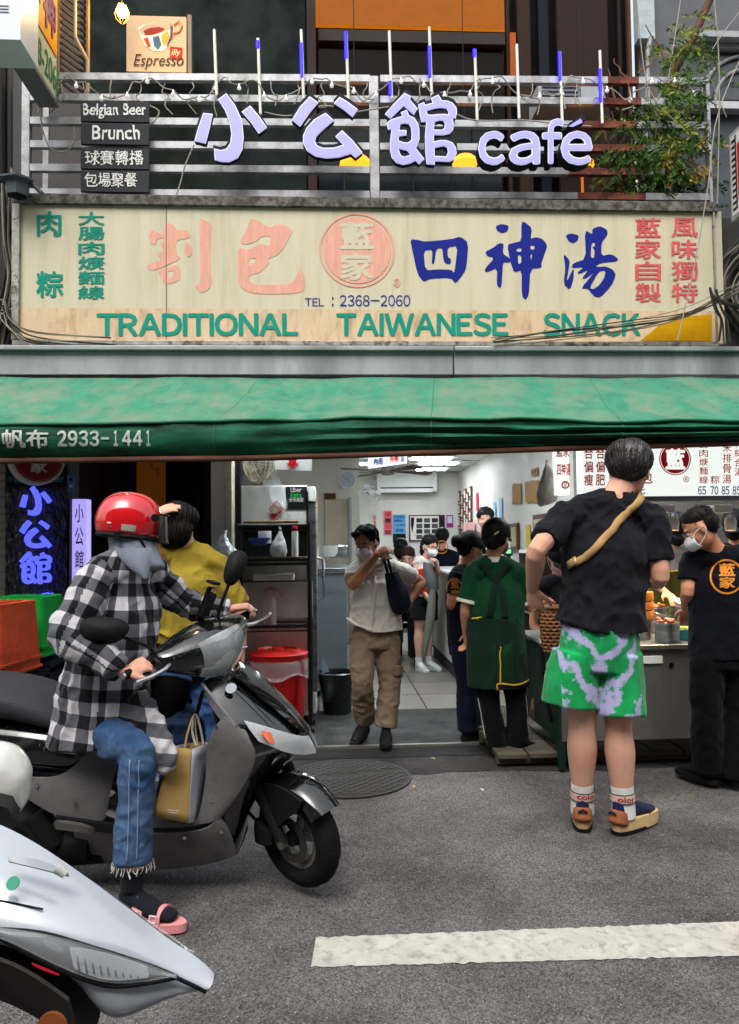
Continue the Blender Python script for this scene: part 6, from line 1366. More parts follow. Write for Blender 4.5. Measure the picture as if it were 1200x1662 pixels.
glasses(h, tm_); eyes(h, R, tm_, 1.1)
link('ear_mask_loop', tube_me([h(-.078, -.02, -.01), h(-.08, -.015, -.04), h(-.066, .04, -.06)], .002, 5), M('mask_white', (214, 216, 218), .8), tm_)
bm = bmesh.new(); pel = (J['hL']+J['hR'])/2; loft(bm, [P(973, 1018, Y), P(972, 1045, Y), P(970, 1085, Y)], [(.185, .15), (.195, .155), (.19, .15)], V((1, 0, 0)), 20, 3, .15)
loft(bm, [P(938, 1060, Y), P(930, 1100, Y), P(926, 1142, Y)], [(.122, .13), (.134, .135), (.142, .14)], V((1, 0, 0)), 18, 3, .06); loft(bm, [P(1002, 1060, Y-.02), P(1004, 1105, Y-.02), P(1006, 1158, Y-.03)], [(.112, .13), (.118, .135), (.122, .14)], V((1, 0, 0)), 18, 3, .06)
me = blob(bm, .007, 2); wrinkle(me, .011, (12, 8, 4), 5); so2 = link('shorts', me, TD, tm_)
ST_ = M('strap_tan', (170, 136, 90), .7, var=.08, bump=.3, bscale=400); sh_ = child(tm_, 'shirt')
surf_strip(sh_, [P(1046, 800, Y), P(1032, 810, Y), P(1000, 838, Y), P(960, 880, Y), P(925, 914, Y)], .036, ST_, tm_, 'strap', .007, 40, .004, view=(0, 1, 0)); surf_strip(sh_, [P(928, 908, Y), P(920, 917, Y)], .036, M('buckle', (190, 160, 110), .4, .3), tm_, 'buckle', .013, 6, .006, view=(0, 1, 0))
SKW = cloth('sock_white', (214, 212, 208), bump=.4, bscale=500); SKG = cloth('sock_green', (50, 76, 70)); SKP = cloth('sock_peach', (210, 176, 164)); SKR = cloth('sock_red', (150, 30, 56))
for i, wrd in enumerate(('colo', 'olor')):
    a_ = J['aL' if not i else 'aR']; k_ = J['kL' if not i else 'kR']; dn = (k_-a_).normalized(); q0 = a_-dn*.03; q1 = a_+dn*.12
    so3 = sock(q0, q1, .057, SKW, tm_)
    for r0, r1, mm in ((.095, .101, SKG), (.06, .094, SKP), (.053, .059, SKG)): link('sock_band', lathe([(.059, r0), (.059, r1)], q0+dn*.02, 24, dn), mm, so3)
    cc = q0+dn*.097; me = fit(text_me(wrd, .02), cc+V((-.042, 0, .012)), cc+V((.042, 0, .012)), cc+V((-.042, 0, -.014)))
    for v in me.vertices: v.co.y = cc.y-math.sqrt(max(0, .0605**2-(v.co.x-cc.x)**2))
    link('lettering', me, SKR, tm_)
BRS = cloth('suede_brown', (140, 84, 54)); NVM = cloth('shoe_navy', (30, 34, 62)); SOLE = M('sole_cream', (196, 166, 120), .7, var=.1); OUT = M('outsole_black', (24, 24, 26), .8)
for i, (x, y, d, Yq) in enumerate(((947, 1350, (.30, 1, 0), 3.73), (1000, 1354, (.85, .55, 0), 3.66))):
    g = G(x, y, 0); g.z = 0; d = V(d).normalized(); hl = g+d*-.0
    shoe(hl, d, tm_, NVM, SOLE, 1.12, sole_h=.045); s_ = d.cross(V((0, 0, 1)))
    bm = bmesh.new(); loft(bm, [hl+d*.018+V((0, 0, .05)), hl+d*.03+V((0, 0, .085)), hl+d*.035+V((0, 0, .10))], [(.047, .056), (.045, .052), (.042, .046)], s_, 14, 3, .4); link('heel_counter', fin(bm, smooth_angle=60), BRS, tm_)
    bm = bmesh.new(); loft(bm, [hl+d*.2+V((0, 0, .065)), hl+d*.25+V((0, 0, .06)), hl+d*.29+V((0, 0, .055))], [(.05, .03), (.044, .026), (.03, .02)], s_, 14, 3, .6); link('toe_cap', fin(bm, smooth_angle=60), BRS, tm_)
    link('outsole', plate([hl+d*(.15+.160*math.copysign(abs(math.cos(t))**.8, math.cos(t)))+s_*.049*math.copysign(abs(math.sin(t))**.62, math.sin(t))+V((0, 0, .014)) for t in [k*math.pi/12 for k in range(24)]], (0, 0, 1), .014), OUT, tm_); link('heel_tab', tube_me([hl-d*.022+s_*.02+V((0, 0, .10)), hl-d*.03+V((0, 0, .112)), hl-d*.022-s_*.02+V((0, 0, .10))], .006), NVM, tm_)
    for k in range(3): q = hl+d*(.12+.035*k)+V((0, 0, .108-.012*k)); link('lace', tube_me([q+s_*.025-V((0, 0, .008)), q+V((0, 0, .006)), q-s_*.025-V((0, 0, .008))], .003, 5), SKW, tm_)
# ---- right-hand staff member ----------------------------------------------
NVT = cloth('navy_tee', (9, 11, 18), var=.15); BKP = cloth('black_pants', (8, 8, 9), var=.2); ORG_ = M('orange_print', (196, 124, 44), .7, var=.1)
Y = 4.33
J = dict(head=P(1136, 856, Y-.05), face=(-.75, .35, -.5), up=(-.15, .1, 1), neck=P(1163, 893, Y), sL=P(1122, 912, Y+.05), sR=P(1218, 912, Y-.02), eL=P(1117, 962, Y+.02), wL=P(1114, 990, Y+.26), eR=P(1232, 970, Y), wR=P(1220, 1010, Y+.2), hL=P(1150, 1062, Y), hR=P(1200, 1062, Y), kL=P(1147, 1150, Y), kR=P(1200, 1155, Y), aL=P(1150, 1250, Y+.05), aR=P(1193, 1262, Y))
t, h, R, (s, f, u), _b = human('person', 'staff member with mask and glasses in black t-shirt with round orange logo', J, 1, NVT, BKP, 1.05, .0065, .6, P(1176, 1068, Y), .055, True, cv=.008, wr_amp=.009, shirt_b=1.03, pant_b=1.35, hk=1.02)
hairs([((0, -.02, .047), (.079, .092, .07)), ((0, -.045, .005), (.074, .064, .072))], h, R, J['head'], t, HAIRM, 260, .018, 1.0, .3, fine=.002); mask(h, R, 1, t); glasses(h, t, M('glasses_gold', (110, 90, 60), .3, .6)); eyes(h, R, t)
o = child(t, 'shirt'); c = P(1180, 936, Y-.13)
ring = disc(c, .098, 40, .002, inner=.088); on_cloth(o, ring, 0, 0, 0, 0, ORG_, t, 'logo_ring'); on_cloth(o, '藍', 1167, 914, 1194, 935, ORG_, t, bold=.03); on_cloth(o, '家', 1168, 936, 1194, 955, ORG_, t, bold=.03)
foot(t, J['aL'], (-.35, .9, 0), BP, BP, 1.05, SKW, low=True); foot(t, J['aR'], (.05, 1, 0), BP, BP, 1.05, SKW, low=True)
# ---- green apron worker ---------------------------------------------------
GRP = cloth('green_polo', (10, 54, 30), var=.15); GAP = cloth('green_apron', (12, 34, 22), var=.15); YTR = cloth('yellow_trim', (176, 140, 40)); WTR = cloth('white_trim', (196, 194, 186))
Y = 5.05
J = dict(head=P(806, 872, Y-.02), face=(.55, .8, -.15), neck=P(799, 905, Y), sL=P(770, 928, Y), sR=P(842, 930, Y), eL=P(757, 985, Y), wL=P(757, 1030, Y+.1), eR=P(858, 985, Y+.02), wR=P(880, 975, Y+.24), hL=P(785, 1080, Y), hR=P(830, 1080, Y), kL=P(796, 1145, Y), kR=P(838, 1145, Y), aL=P(808, 1212, Y+.02), aR=P(842, 1210, Y))
t, h, R, (s, f, u), _b = human('person', 'worker in green polo, dark green apron and black cap seen from behind', J, 1, GRP, BKP, 1.0, .008, .82, P(803, 1062, Y), .05, False, wr_amp=.008, shirt_b=1.08, pant_b=1.12)
hairs([((0, -.03, .01), (.080, .085, .08)), ((0, -.06, -.04), (.05, .05, .045))], h, R, J['head'], t, HAIRM, 160, .06); cap_hat(h, s, f, u, t, BP); mask(h, R, 1, t)
link('hair_clip', tube_me([h(.03, -.11, .0), h(.055, -.10, .02)], .006), M('clip', (190, 180, 150), .3, .5), t)
link('collar', lathe([(.066, 0), (.06, .03), (.055, .032)], P(800, 912, Y), 24), WTR, t)
for sh, el in (('sL', 'eL'), ('sR', 'eR')): a = J[sh].lerp(J[el], .80); b_ = J[sh].lerp(J[el], .88); bm = bmesh.new(); loft(bm, [a, b_], [.0735, .074], V((.3, 1, .2)), 20, 2, .1); link('sleeve_trim', fin(bm, smooth_angle=60), WTR, t)
o = child(t, 'shirt')
bm = bmesh.new(); loft(bm, [P(804, 1000, Y+.01), P(806, 1050, Y+.01), P(808, 1116, Y+.02)], [(.190, .150), (.196, .155), (.200, .16)], V((1, 0, 0)), 28, 4, .05); me = blob(bm, .008, 2)
for v in me.vertices: v.co.z = max(v.co.z, P(800, 1118, Y-.1).z)
wrinkle(me, .012, (12, 8, 3), 2); ap = link('apron', me, GAP, t)
w3 = V((0, 1, 0))
for pth, wd, mm, nm in (([P(776, 915, Y), P(795, 935, Y), P(808, 960, Y), P(812, 1000, Y)], .045, GAP, 'apron_strap'), ([P(824, 915, Y), P(806, 935, Y), P(795, 960, Y), P(788, 1000, Y)], .045, GAP, 'apron_strap')): surf_strip(o, pth, wd, mm, t, nm, .006, 24, .005, view=w3)
surf_strip(ap, [P(764, 1003, Y), P(785, 998, Y), P(802, 985, Y), P(812, 988, Y), P(830, 998, Y), P(846, 992, Y)], .012, YTR, t, 'apron_trim', .006, 30, .004, view=w3)
surf_strip(ap, [P(776, 1116, Y), P(800, 1118, Y), P(801, 1104, Y), P(830, 1106, Y), P(856, 1103, Y)], .012, YTR, t, 'apron_trim', .006, 30, .004, view=w3); surf_strip(ap, [P(804, 1045, Y), P(804, 1075, Y), P(805, 1103, Y)], .010, YTR, t, 'apron_trim', .006, 24, .004, view=w3)
o = child(t, 'trousers'); surf_strip(o, [P(784, 1130, Y), P(781, 1165, Y), P(784, 1200, Y)], .010, WTR, t, 'stripe', .004, 14, .003); surf_strip(o, [P(858, 1130, Y), P(860, 1165, Y), P(866, 1198, Y)], .010, WTR, t, 'stripe', .004, 14, .003)
foot(t, J['aL'], (.35, 1, 0), BP, BP, 1.0, SKW, low=True); foot(t, J['aR'], (.85, .5, 0), BP, BP, 1.0, SKW, low=True)
# ---- navy staff with ponytail and cap -------------------------------------
NVS = cloth('navy_staff_tee', (12, 16, 30), var=.15); NVP = cloth('navy_pants', (18, 22, 40), var=.15)
Y = 5.55
J = dict(head=P(766, 890, Y), face=(.85, .3, -.25), neck=P(752, 920, Y), sL=P(752, 938, Y+.12), sR=P(742, 936, Y-.12), eR=P(733, 980, Y-.12), wR=P(748, 1000, Y+.1), eL=P(758, 980, Y+.15), wL=P(778, 990, Y+.2), hL=P(758, 1045, Y+.08), hR=P(752, 1045, Y-.08), kL=P(762, 1110, Y+.08), kR=P(757, 1110, Y-.08), aL=P(766, 1180, Y+.1), aR=P(760, 1185, Y-.06))
t, h, R, (s, f, u), _b = human('person', 'staff member in navy t-shirt and black cap with hair bun left of the apron worker', J, 1, NVS, NVP, .95, .008, .62, P(757, 1048, Y), .048, True, wr_amp=.007, pant_b=1.3)
hairs([((0, -.02, .03), (.078, .088, .075)), ((0, -.055, -.01), (.066, .055, .06)), ((0, -.13, .02), (.04, .04, .045))], h, R, J['head'], t, HAIRM, 160, .06); cap_hat(h, s, f, u, t, BP); mask(h, R, 1, t)
ptext('WILSON', 0, 0, 1, 1, 5, WH, t) if False else None
o = child(t, 'shirt'); c = P(738, 958, Y-.12); ring = disc(c, .088, 36, .002, inner=.078)
for v in ring.vertices: v.co.x = c.x+(v.co.x-c.x)*.68
on_cloth(o, ring, 0, 0, 0, 0, ORG_, t, 'logo_ring'); on_cloth(o, '藍', 732, 940, 746, 955, ORG_, t, bold=.03); on_cloth(o, '家', 732, 957, 746, 972, ORG_, t, bold=.03)
foot(t, J['aR'], (.9, .3, 0), BP, BP, .95, SKW, low=True); foot(t, J['aL'], (.9, .3, 0), BP, BP, .95, SKW, low=True)
# ---- beige man walking out -------------------------------------------------
BEI = cloth('beige_shirt', (204, 196, 186), var=.07); KHK = cloth('khaki_pants', (126, 108, 90), var=.1)
Y = 5.5
J = dict(head=P(594, 880, Y-.03), face=(-.45, -.85, -.32), up=(-.1, -.15, 1), neck=P(606, 908, Y), sR=P(576, 926, Y-.04), sL=P(651, 928, Y+.03), eR=P(573, 950, Y-.2), wR=P(612, 900, Y-.16), dR=(.8, .25, .35), nR=(.1, -.8, .6), eL=P(684, 945, Y+.08), wL=P(661, 982, Y-.08), dL=(-.95, -.2, -.05), nL=(0, -.9, .4),
         hR=P(590, 1035, Y), hL=P(627, 1035, Y), kR=P(588, 1105, Y-.08), kL=P(633, 1108, Y), aR=P(592, 1168, Y+.12), aL=P(627, 1178, Y))
t, h, R, (s, f, u), _b = human('person', 'masked man in beige short-sleeved shirt and khaki trousers walking out of the shop', J, 2, BEI, KHK, 1.0, .006, .62, P(608, 1022, Y), .053, True, cv=.007, wr_amp=.012, pant_b=1.3, shirt_b=1.12, flare=1.1)
hairs([((0, -.025, .045), (.083, .092, .076)), ((0, -.05, .0), (.076, .064, .075)), ((.05, -.06, -.04), (.035, .045, .045)), ((.04, .05, .078), (.03, .03, .02))], h, R, J['head'], t, HAIRM, 300, .07); mask(h, R, 1, t); eyes(h, R, t)
BLT = M('button_pale', (200, 196, 186), .4); o = child(t, 'shirt')
surf_strip(o, [P(606, 925, Y), P(606, 960, Y), P(602, 1000, Y), P(599, 1020, Y)], .03, BEI, t, 'placket', .004, 24, .003, view=w3)
surf_strip(o, [P(585, 918, Y), P(592, 928, Y), P(603, 926, Y)], .035, BEI, t, 'collar', .012, 8, .004, view=w3); surf_strip(o, [P(622, 905, Y), P(622, 922, Y), P(610, 926, Y)], .035, BEI, t, 'collar', .012, 8, .004, view=w3)
surf_strip(o, [P(636, 940, Y), P(637, 968, Y)], .10, BEI, t, 'chest_pocket', .004, 8, .003, view=w3)
for k in range(5): c = P(605-k, 935+k*18, Y-.15); surf_strip(o, [c, c+V((.0, 0, -.008))], .008, BLT, t, 'button', .009, 3, .002, view=w3)
o = child(t, 'trousers'); surf_strip(o, [P(647, 1078, Y), P(646, 1096, Y)], .11, KHK, t, 'cargo_pocket', .012, 8, .008, view=w3)
for x, y, d in ((578, 1170, 0), (623, 1192, 1)):
    a_ = J['aL' if d else 'aR']; foot(t, a_, (-.1, -1, 0) if d else (-.4, -.85, -.2), BP, BP, 1.0, None, 0 if d else .03)
wc_ = J['wL']; link('wristwatch', lathe([(.034, -.012), (.036, 0), (.034, .012)], wc_+(J['eL']-wc_)*.12, 20, (J['wL']-J['eL'])), ST, t)
# his tote bag
NB = cloth('navy_tote', (22, 26, 38), var=.15); tb = thing('tote_bag', 'slouchy navy tote bag hanging from the shoulder of the man in beige', 'bag', P(648, 990, Y-.1))
me = surf([[P(x, y, Y-.12-b_) for x, y, b_ in row] for row in ([(630, 930, 0), (636, 930, .03), (641, 932, .0)], [(632, 950, 0), (642, 950, .05), (652, 952, .0)], [(636, 972, 0), (648, 972, .07), (662, 970, .01)], [(640, 986, 0), (650, 986, .05), (662, 980, .01)], [(643, 992, -.02), (650, 992, -.02), (660, 984, -.02)])], 2, .03); link('pouch', me, NB, tb)
for dx in (0, 6): link('handle', tube_me(cat([P(631+dx, 935, Y-.13), P(625+dx, 912, Y-.10), P(623+dx*.6, 900, Y-.03), P(626+dx, 905, Y+.08)]), .011), NB, tb)
# ---- interior customers ----------------------------------------------------
Y = 8.5; WTK = cloth('white_tank', (190, 182, 176)); BSH = cloth('black_shorts', (16, 16, 18))
J = dict(head=P(699, 885, Y-.05), face=(.45, -.85, -.3), neck=P(691, 906, Y), sR=P(676, 912, Y-.02), sL=P(706, 914, Y+.06), eR=P(677, 932, Y-.06), wR=P(690, 962, Y-.15), eL=P(712, 932, Y-.05), wL=P(708, 916, Y-.18), hR=P(681, 968, Y), hL=P(698, 968, Y), kR=P(680, 1022, Y), kL=P(696, 1022, Y+.05), aR=P(680, 1074, Y), aL=P(696, 1068, Y+.08))
t, h, R, (s, f, u), _b = human('person', 'woman in pale tank top and black shorts with glasses and mask, standing inside the shop', J, 0, WTK, BSH, .88, .009, .02, P(689, 968, Y), .045, True, wr_amp=.006, pant_len=.34, legs=True)
hairs([((0, -.02, .04), (.085, .095, .08)), ((0, -.05, -.03), (.085, .07, .10)), ((0, -.06, -.09), (.08, .05, .06))], h, R, J['head'], t, HAIRM, 160, .1); mask(h, R, 1, t); glasses(h, t); eyes(h, R, t)
foot(t, J['aR'], (.35, -.9, 0), WH, WH, .95, SKW); foot(t, J['aL'], (.5, -.8, 0), WH, WH, .95, SKW)
um = thing('umbrella', 'folded grey-green umbrella leaning by the woman in black shorts', 'umbrella', P(688, 1070, Y-.2)); bm = bmesh.new(); loft(bm, [P(703, 945, Y-.2), P(699, 1000, Y-.2), P(691, 1050, Y-.2), P(688, 1072, Y-.2)], [.03, .05, .035, .012], V((1, 0, 0)), 10, 3); link('canopy', blob(bm, .008, 2), cloth('grey_green', (104, 106, 94)), um); link('handle', tube_me(cat([P(703, 945, Y-.2), P(705, 920, Y-.2)]), .014), BP, um)
solo('handbag', surf([[P(x, y, Y-.1-b_) for x, y, b_ in r_] for r_ in ([(679, 925, 0), (690, 922, .06), (703, 925, 0)], [(679, 945, 0), (692, 948, .09), (706, 945, 0)], [(683, 962, 0), (694, 966, .06), (704, 962, 0)])], 2, .03), M('red_bag', (170, 36, 28), .5, var=.15), 'red handbag hanging at the hip of the woman in black shorts', 'bag')
solo('backpack', surf([[P(x, y, Y-.16-b_) for x, y, b_ in r_] for r_ in ([(690, 912, 0), (695, 915, .03), (699, 918, 0)], [(690, 935, 0), (700, 938, .1), (709, 937, 0)], [(696, 958, 0), (704, 960, .06), (709, 955, 0)])], 2, .03), M('grey_bag2', (90, 88, 88), .6, var=.15), 'grey sling bag worn over the red handbag', 'bag')
def simple(name, lab, hx, hy, Y, face, shirt_m, hair=HAIRM, sk=0, w_=.19, cap=False, mk=False, pony=False, hem_z=.85, arms=None, k=1.0, logo=None, group=None, gl=False, mkm=None, bun=False, hairn=120, sl_=.6, tilt=(0, 0, 1)):
    c = P(hx, hy, Y); fc = V(face).normalized(); sd = fc.cross(V((0, 0, 1))).normalized(); nk = c-V((0, 0, .17))*k-V(face)*.02; sh0 = nk-V((0, 0, .075))
    J = dict(head=c, face=face, up=tilt, neck=nk, sR=sh0+sd*w_, sL=sh0-sd*w_, hR=sh0+sd*.09-V((0, 0, .48)), hL=sh0-sd*.09-V((0, 0, .48)))
    if arms: J.update(arms)
    else:
        for q, g_ in (('R', 1), ('L', -1)): J['e'+q] = sh0+sd*g_*(w_+.06)-V((0, 0, .28))+fc*.02; J['w'+q] = sh0+sd*g_*(w_-.02)-V((0, 0, .36))+fc*.24
    for q, g_ in (('R', 1), ('L', -1)): hz = J['h'+q]; J['k'+q] = V((hz.x, hz.y, hz.z*.52))+fc*.03; J['a'+q] = V((hz.x, hz.y, .07))
    t, h, R, (s, f, u), b_ = human(name, lab, J, sk, shirt_m, BKP, .95, .011, sl_, None, .048, mk is False and not cap or gl, wr_amp=.006, group=group, legs=False)
    el_ = [((0, -.018, .04), (.083, .094, .08)), ((0, -.045, .0), (.076, .066, .08))]
    if pony: el_ += [((0, -.11, -.03), (.03, .04, .07))]
    if bun: el_ += [((0, -.12, .05), (.04, .04, .04))]
    hairs(el_, h, R, c, t, hair, hairn, .07)
    if cap: cap_hat(h, s, f, u, t, BP)
    if mk: mask(h, R, 1, t, mkm)
    if gl: glasses(h, t)
    if mk or gl: eyes(h, R, t)
    for q, g_ in (('R', 1), ('L', -1)): a = J['a'+q]; shoe(V((a.x, a.y, .0))-fc*.04, (fc.x, fc.y, 0), t, BP, BP, .95)
    return t, h, R
t, h, R = simple('person', 'staff member in navy deep inside the shop in front of the framed photographs', 718, 872, 9.9, (.3, .9, -.1), NVS, cap=True, sk=1); o = child(t, 'shirt'); c = P(717, 888, 9.6); on_cloth(o, disc(c, .085, 24, .002, inner=.072), 0, 0, 0, 0, ORG_, t, 'logo_ring'); on_cloth(o, '藍', 713, 882, 722, 888, ORG_, t, bold=.03); on_cloth(o, '家', 713, 888, 722, 894, ORG_, t, bold=.03)
simple('person', 'dark-haired man whose hair shows above the cartons behind the apron worker', 788, 842, 7.5, (-.2, -.95, -.1), cloth('white_shirt2', (180, 178, 172)), w_=.17)
# seated diners
CHB = cloth('dark_top', (24, 24, 28))
for i, (x, y, fc, m_, lab, cp) in enumerate(((662, 903, (-.2, -.9, -.45), cloth('plum_top', (70, 44, 52)), 'seated woman with reddish brown hair looking down at the table', False), (651, 889, (.2, .9, 0), CHB, 'seated diner in a black cap behind the reddish-haired woman', True))):
    Y = 9.3+.5*i; c = P(x, y, Y); f_ = V(fc).normalized(); sd = V((-f_.y, f_.x, 0)).normalized()*-1; nk = c-V((0, 0, .17)); sh0 = nk-V((0, 0, .07)); pl_ = sh0-V((0, 0, .46)); fw = V((f_.x, f_.y, 0)).normalized()
    J = dict(head=c, face=fc, neck=nk, sR=sh0+sd*.17, sL=sh0-sd*.17, hR=pl_+sd*.09, hL=pl_-sd*.09, eR=sh0+sd*.22-V((0, 0, .26)), wR=sh0+sd*.1-V((0, 0, .28))+fw*.22, eL=sh0-sd*.22-V((0, 0, .26)), wL=sh0-sd*.1-V((0, 0, .28))+fw*.22, kR=pl_+sd*.1+fw*.4, kL=pl_-sd*.1+fw*.4)
    J['aR'] = V((J['kR'].x, J['kR'].y, .1)); J['aL'] = V((J['kL'].x, J['kL'].y, .1))
    t, h, R, (s, f, u), _b = human('person', lab, J, 0, m_, BSH, .9, .011, .7, None, .045, True, wr_amp=.005)
    hairs([((0, -.02, .04), (.085, .095, .08)), ((0, -.05, -.04), (.085, .06, .10))], h, R, c, t, HAIRB if not i else HAIRM, 120, .1); eyes(h, R, t)
    if cp: cap_hat(h, s, f, u, t, BP)
    st = thing('stool', ['round black stool under the reddish-haired woman', 'round black stool under the diner in the cap'][i], 'stool', (pl_.x, pl_.y, 0)); link('seat', lathe([(0, pl_.z-.15), (.16, pl_.z-.15), (.17, pl_.z-.12), (0, pl_.z-.1)], (pl_.x, pl_.y, 0), 20), BP, st)
    for a in range(4): link('leg', tube_me([(pl_.x+.1*math.cos(a*1.57+.7), pl_.y+.1*math.sin(a*1.57+.7), pl_.z-.15), (pl_.x+.16*math.cos(a*1.57+.7), pl_.y+.16*math.sin(a*1.57+.7), 0)], .012), BM_, st)
tb_ = thing('dining_table', 'small dining table in front of the seated diners', 'table', P(655, 960, 8.95)); c = P(652, 940, 8.9); link('tabletop', box(c.x-.35, c.x+.2, 8.7, 9.05, .72, .75, .004), STD, tb_)
for dx in (-.3, .15): link('leg', tube_me([(c.x+dx, 8.88, .72), (c.x+dx, 8.88, 0)], .02), BM_, tb_)
# kitchen crew behind the cart
OAP = cloth('olive_apron', (84, 88, 34), var=.15); GRT = cloth('grey_tee', (140, 136, 130)); BMK = M('black_mask', (26, 24, 26), .8)
Yk = 5.75; c = P(1093, 862, Yk); nk = P(1092, 888, Yk+.03); sh0 = P(1094, 905, Yk+.02)
t, h, R = simple('person', 'cook in olive apron, black cap and black mask working behind the cart', 1096, 858, Yk, (.1, -.8, -.55), GRT, cap=True, mk=True, mkm=BMK, sk=1, w_=.19, arms=dict(eR=P(1055, 940, Yk-.05), wR=P(1082, 962, Yk-.3), eL=P(1135, 945, Yk-.05), wL=P(1118, 968, Yk-.3)), gl=False)
bm = bmesh.new(); loft(bm, [P(1094, 925, Yk), P(1094, 985, Yk), P(1094, 1045, Yk)], [(.165, .15), (.185, .165), (.2, .17)], V((1, 0, 0)), 24, 3, .05); me = blob(bm, .01, 2); wrinkle(me, .008, (8, 8, 3), 4); ap = link('apron', me, OAP, t)
surf_strip(ap, [P(1066, 928, Yk), P(1094, 926, Yk), P(1124, 928, Yk)], .012, YTR, t, 'apron_trim', .006, 12, .004, view=w3)
simple('person', 'worker in black cap and pink mask partly hidden behind the tall man', 907, 903, 5.95, (.1, -.7, -.6), CHB, cap=True, mk=True, mkm=M('pink_mask', (200, 160, 156), .8), sk=1, w_=.16)
simple('person', 'masked cook in dark cap at the far right of the kitchen', 1192, 852, 6.1, (-.5, -.7, -.4), CHB, cap=True, mk=True, mkm=BMK, sk=2, w_=.17)
# customer wicker basket by the cart
wk = thing('wicker_basket', 'brown wicker basket standing beside the cart under the tall man left hand', 'basket', P(893, 1040, 4.55)); c = P(898, 1056, 4.5)
bm = bmesh.new()
for k in range(12): r = .05+.014*math.sin(k*.25); tube(bm, [c+V((r*math.cos(a), r*.8*math.sin(a), k*.021+.006*math.sin(a*12+k*math.pi))) for a in [i*math.pi/18 for i in range(36)]], .012, 6, True)
link('weave', fin(bm, smooth_angle=60), M('wicker', (104, 72, 46), .8, var=.3, scale=30), wk); link('rim', tube_me([c+V((.055*math.cos(a), .05*math.sin(a), .255)) for a in [i*math.pi/18 for i in range(36)]], .016, 6, True), _M['wicker'], wk); link('lining', lathe([(0, 0), (.04, .0), (.04, .2), (0, .22)], c, 20), M('lining', (70, 52, 40), .9), wk)
cs_ = thing('cart_handrail', 'curved steel rail and dark frame at the left end of the cart', 'rail', P(905, 1080, 4.7)); link('rail', tube_me(cat([P(858, 1035, 4.9), P(872, 1040, 4.75), P(905, 1060, 4.66), P(930, 1062, 4.66)]), .016), ST, cs_); link('frame', tube_me([P(880, 1050, 4.8), P(885, 1120, 4.8), P(895, 1170, 4.85)], .012), BM_, cs_)
bag('plastic_bag', 'clear plastic bag of brown food standing on the floor by the cart', 858, 1120, 884, 1172, 5.3, M('food_bag', (150, 110, 76), .35, var=.4, scale=14, alpha=.8, bump=.6, bscale=20), .7, 12)
# ================================================================ BLACK SCOOTER
GB = M('gloss_black', (8, 10, 12), .12, var=.2, coat=1, spec=.6); GRYP = M('grey_plastic', (116, 114, 115), .5, var=.12, scale=6, bump=.25, bscale=200, spec=.5, col2=(94, 92, 93), mscale=3); DGP = M('dark_grey_plastic', (26, 26, 28), .55, var=.15, bump=.2, bscale=200)
SEATM = M('seat_vinyl', (52, 52, 56), .55, var=.12, scale=10, bump=.3, bscale=160); TYR = M('tyre_rubber', (24, 24, 25), .75, var=.2, bump=.3, bscale=80); ALU = M('alloy', (120, 118, 114), .4, .7, var=.2); CHR = M('chrome', (190, 190, 192), .12, 1)
# wet drops on the black paint
def drops(m):
    b = m.node_tree.nodes['Principled BSDF']; n = m.node_tree.nodes; L = m.node_tree.links; tc = n.new('ShaderNodeTexCoord'); vo = n.new('ShaderNodeTexVoronoi'); vo.inputs['Scale'].default_value = 110; L.new(tc.outputs['Object'], vo.inputs['Vector'])
    sx = n.new('ShaderNodeSeparateXYZ'); L.new(vo.outputs['Color'], sx.inputs[0]); r = n.new('ShaderNodeMapRange'); r.inputs['From Min'].default_value = .0; r.inputs['From Max'].default_value = .32; r.inputs['To Min'].default_value = 1; r.inputs['To Max'].default_value = 0; L.new(vo.outputs['Distance'], r.inputs['Value'])
    g = n.new('ShaderNodeMath'); g.operation = 'GREATER_THAN'; g.inputs[1].default_value = .55; L.new(sx.outputs[0], g.inputs[0]); mu = n.new('ShaderNodeMath'); mu.operation = 'MULTIPLY'; L.new(r.outputs[0], mu.inputs[0]); L.new(g.outputs[0], mu.inputs[1])
    bp = n.new('ShaderNodeBump'); bp.inputs['Strength'].default_value = .5; bp.inputs['Distance'].default_value = .004; L.new(mu.outputs[0], bp.inputs['Height']); L.new(bp.outputs[0], b.inputs['Normal'])
drops(GB)
class Frame:
    def __init__(s, o, head, lean):
        s.o = V(o); a = math.radians(head); s.h = V((math.cos(a), -math.sin(a), 0)); n = V((math.sin(a), math.cos(a), 0)); z = V((0, 0, 1)); l = math.radians(lean)
        s.u = z*math.cos(l)-n*math.sin(l); s.l = n*math.cos(l)+z*math.sin(l)
    def B(s, x, y, z): return s.o+s.h*x+s.l*y+s.u*z
    def S(s, px, py, w_=0.0):
        r = ray(px, py); p0 = s.o-s.l*w_; t = (p0-CP).dot(s.l)/r.dot(s.l); d = CP+r*t-s.o; return (d.dot(s.h), -w_, d.dot(s.u))
    def full(s, row):
        """row of (px,py,w) from the near edge to the centre line, mirrored to the far side"""
        a = [s.S(*q) for q in row]; m = [(x, -y, z) for x, y, z in a[::-1]]; m = m[1:] if abs(a[-1][1]) < 1e-6 else m
        return [s.B(*q) for q in a+m]
    def near(s, row): return [s.B(*s.S(*q)) for q in row]
    def far(s, row): return [s.B(q[0], -q[1], q[2]) for q in [s.S(*q) for q in row]]
F = Frame(G(494, 1433), 8, 8)
sc_ = thing('scooter', 'glossy wet black scooter with grey leg shield, ridden by the person in the checked shirt', 'scooter', F.o)
def two(name, rows, m, sub=2, th=.005): 
    link(name, surf([F.near(r) for r in rows], sub, th), m, sc_, label=None); link(name, surf([F.far(r) for r in rows], sub, th), m, sc_)
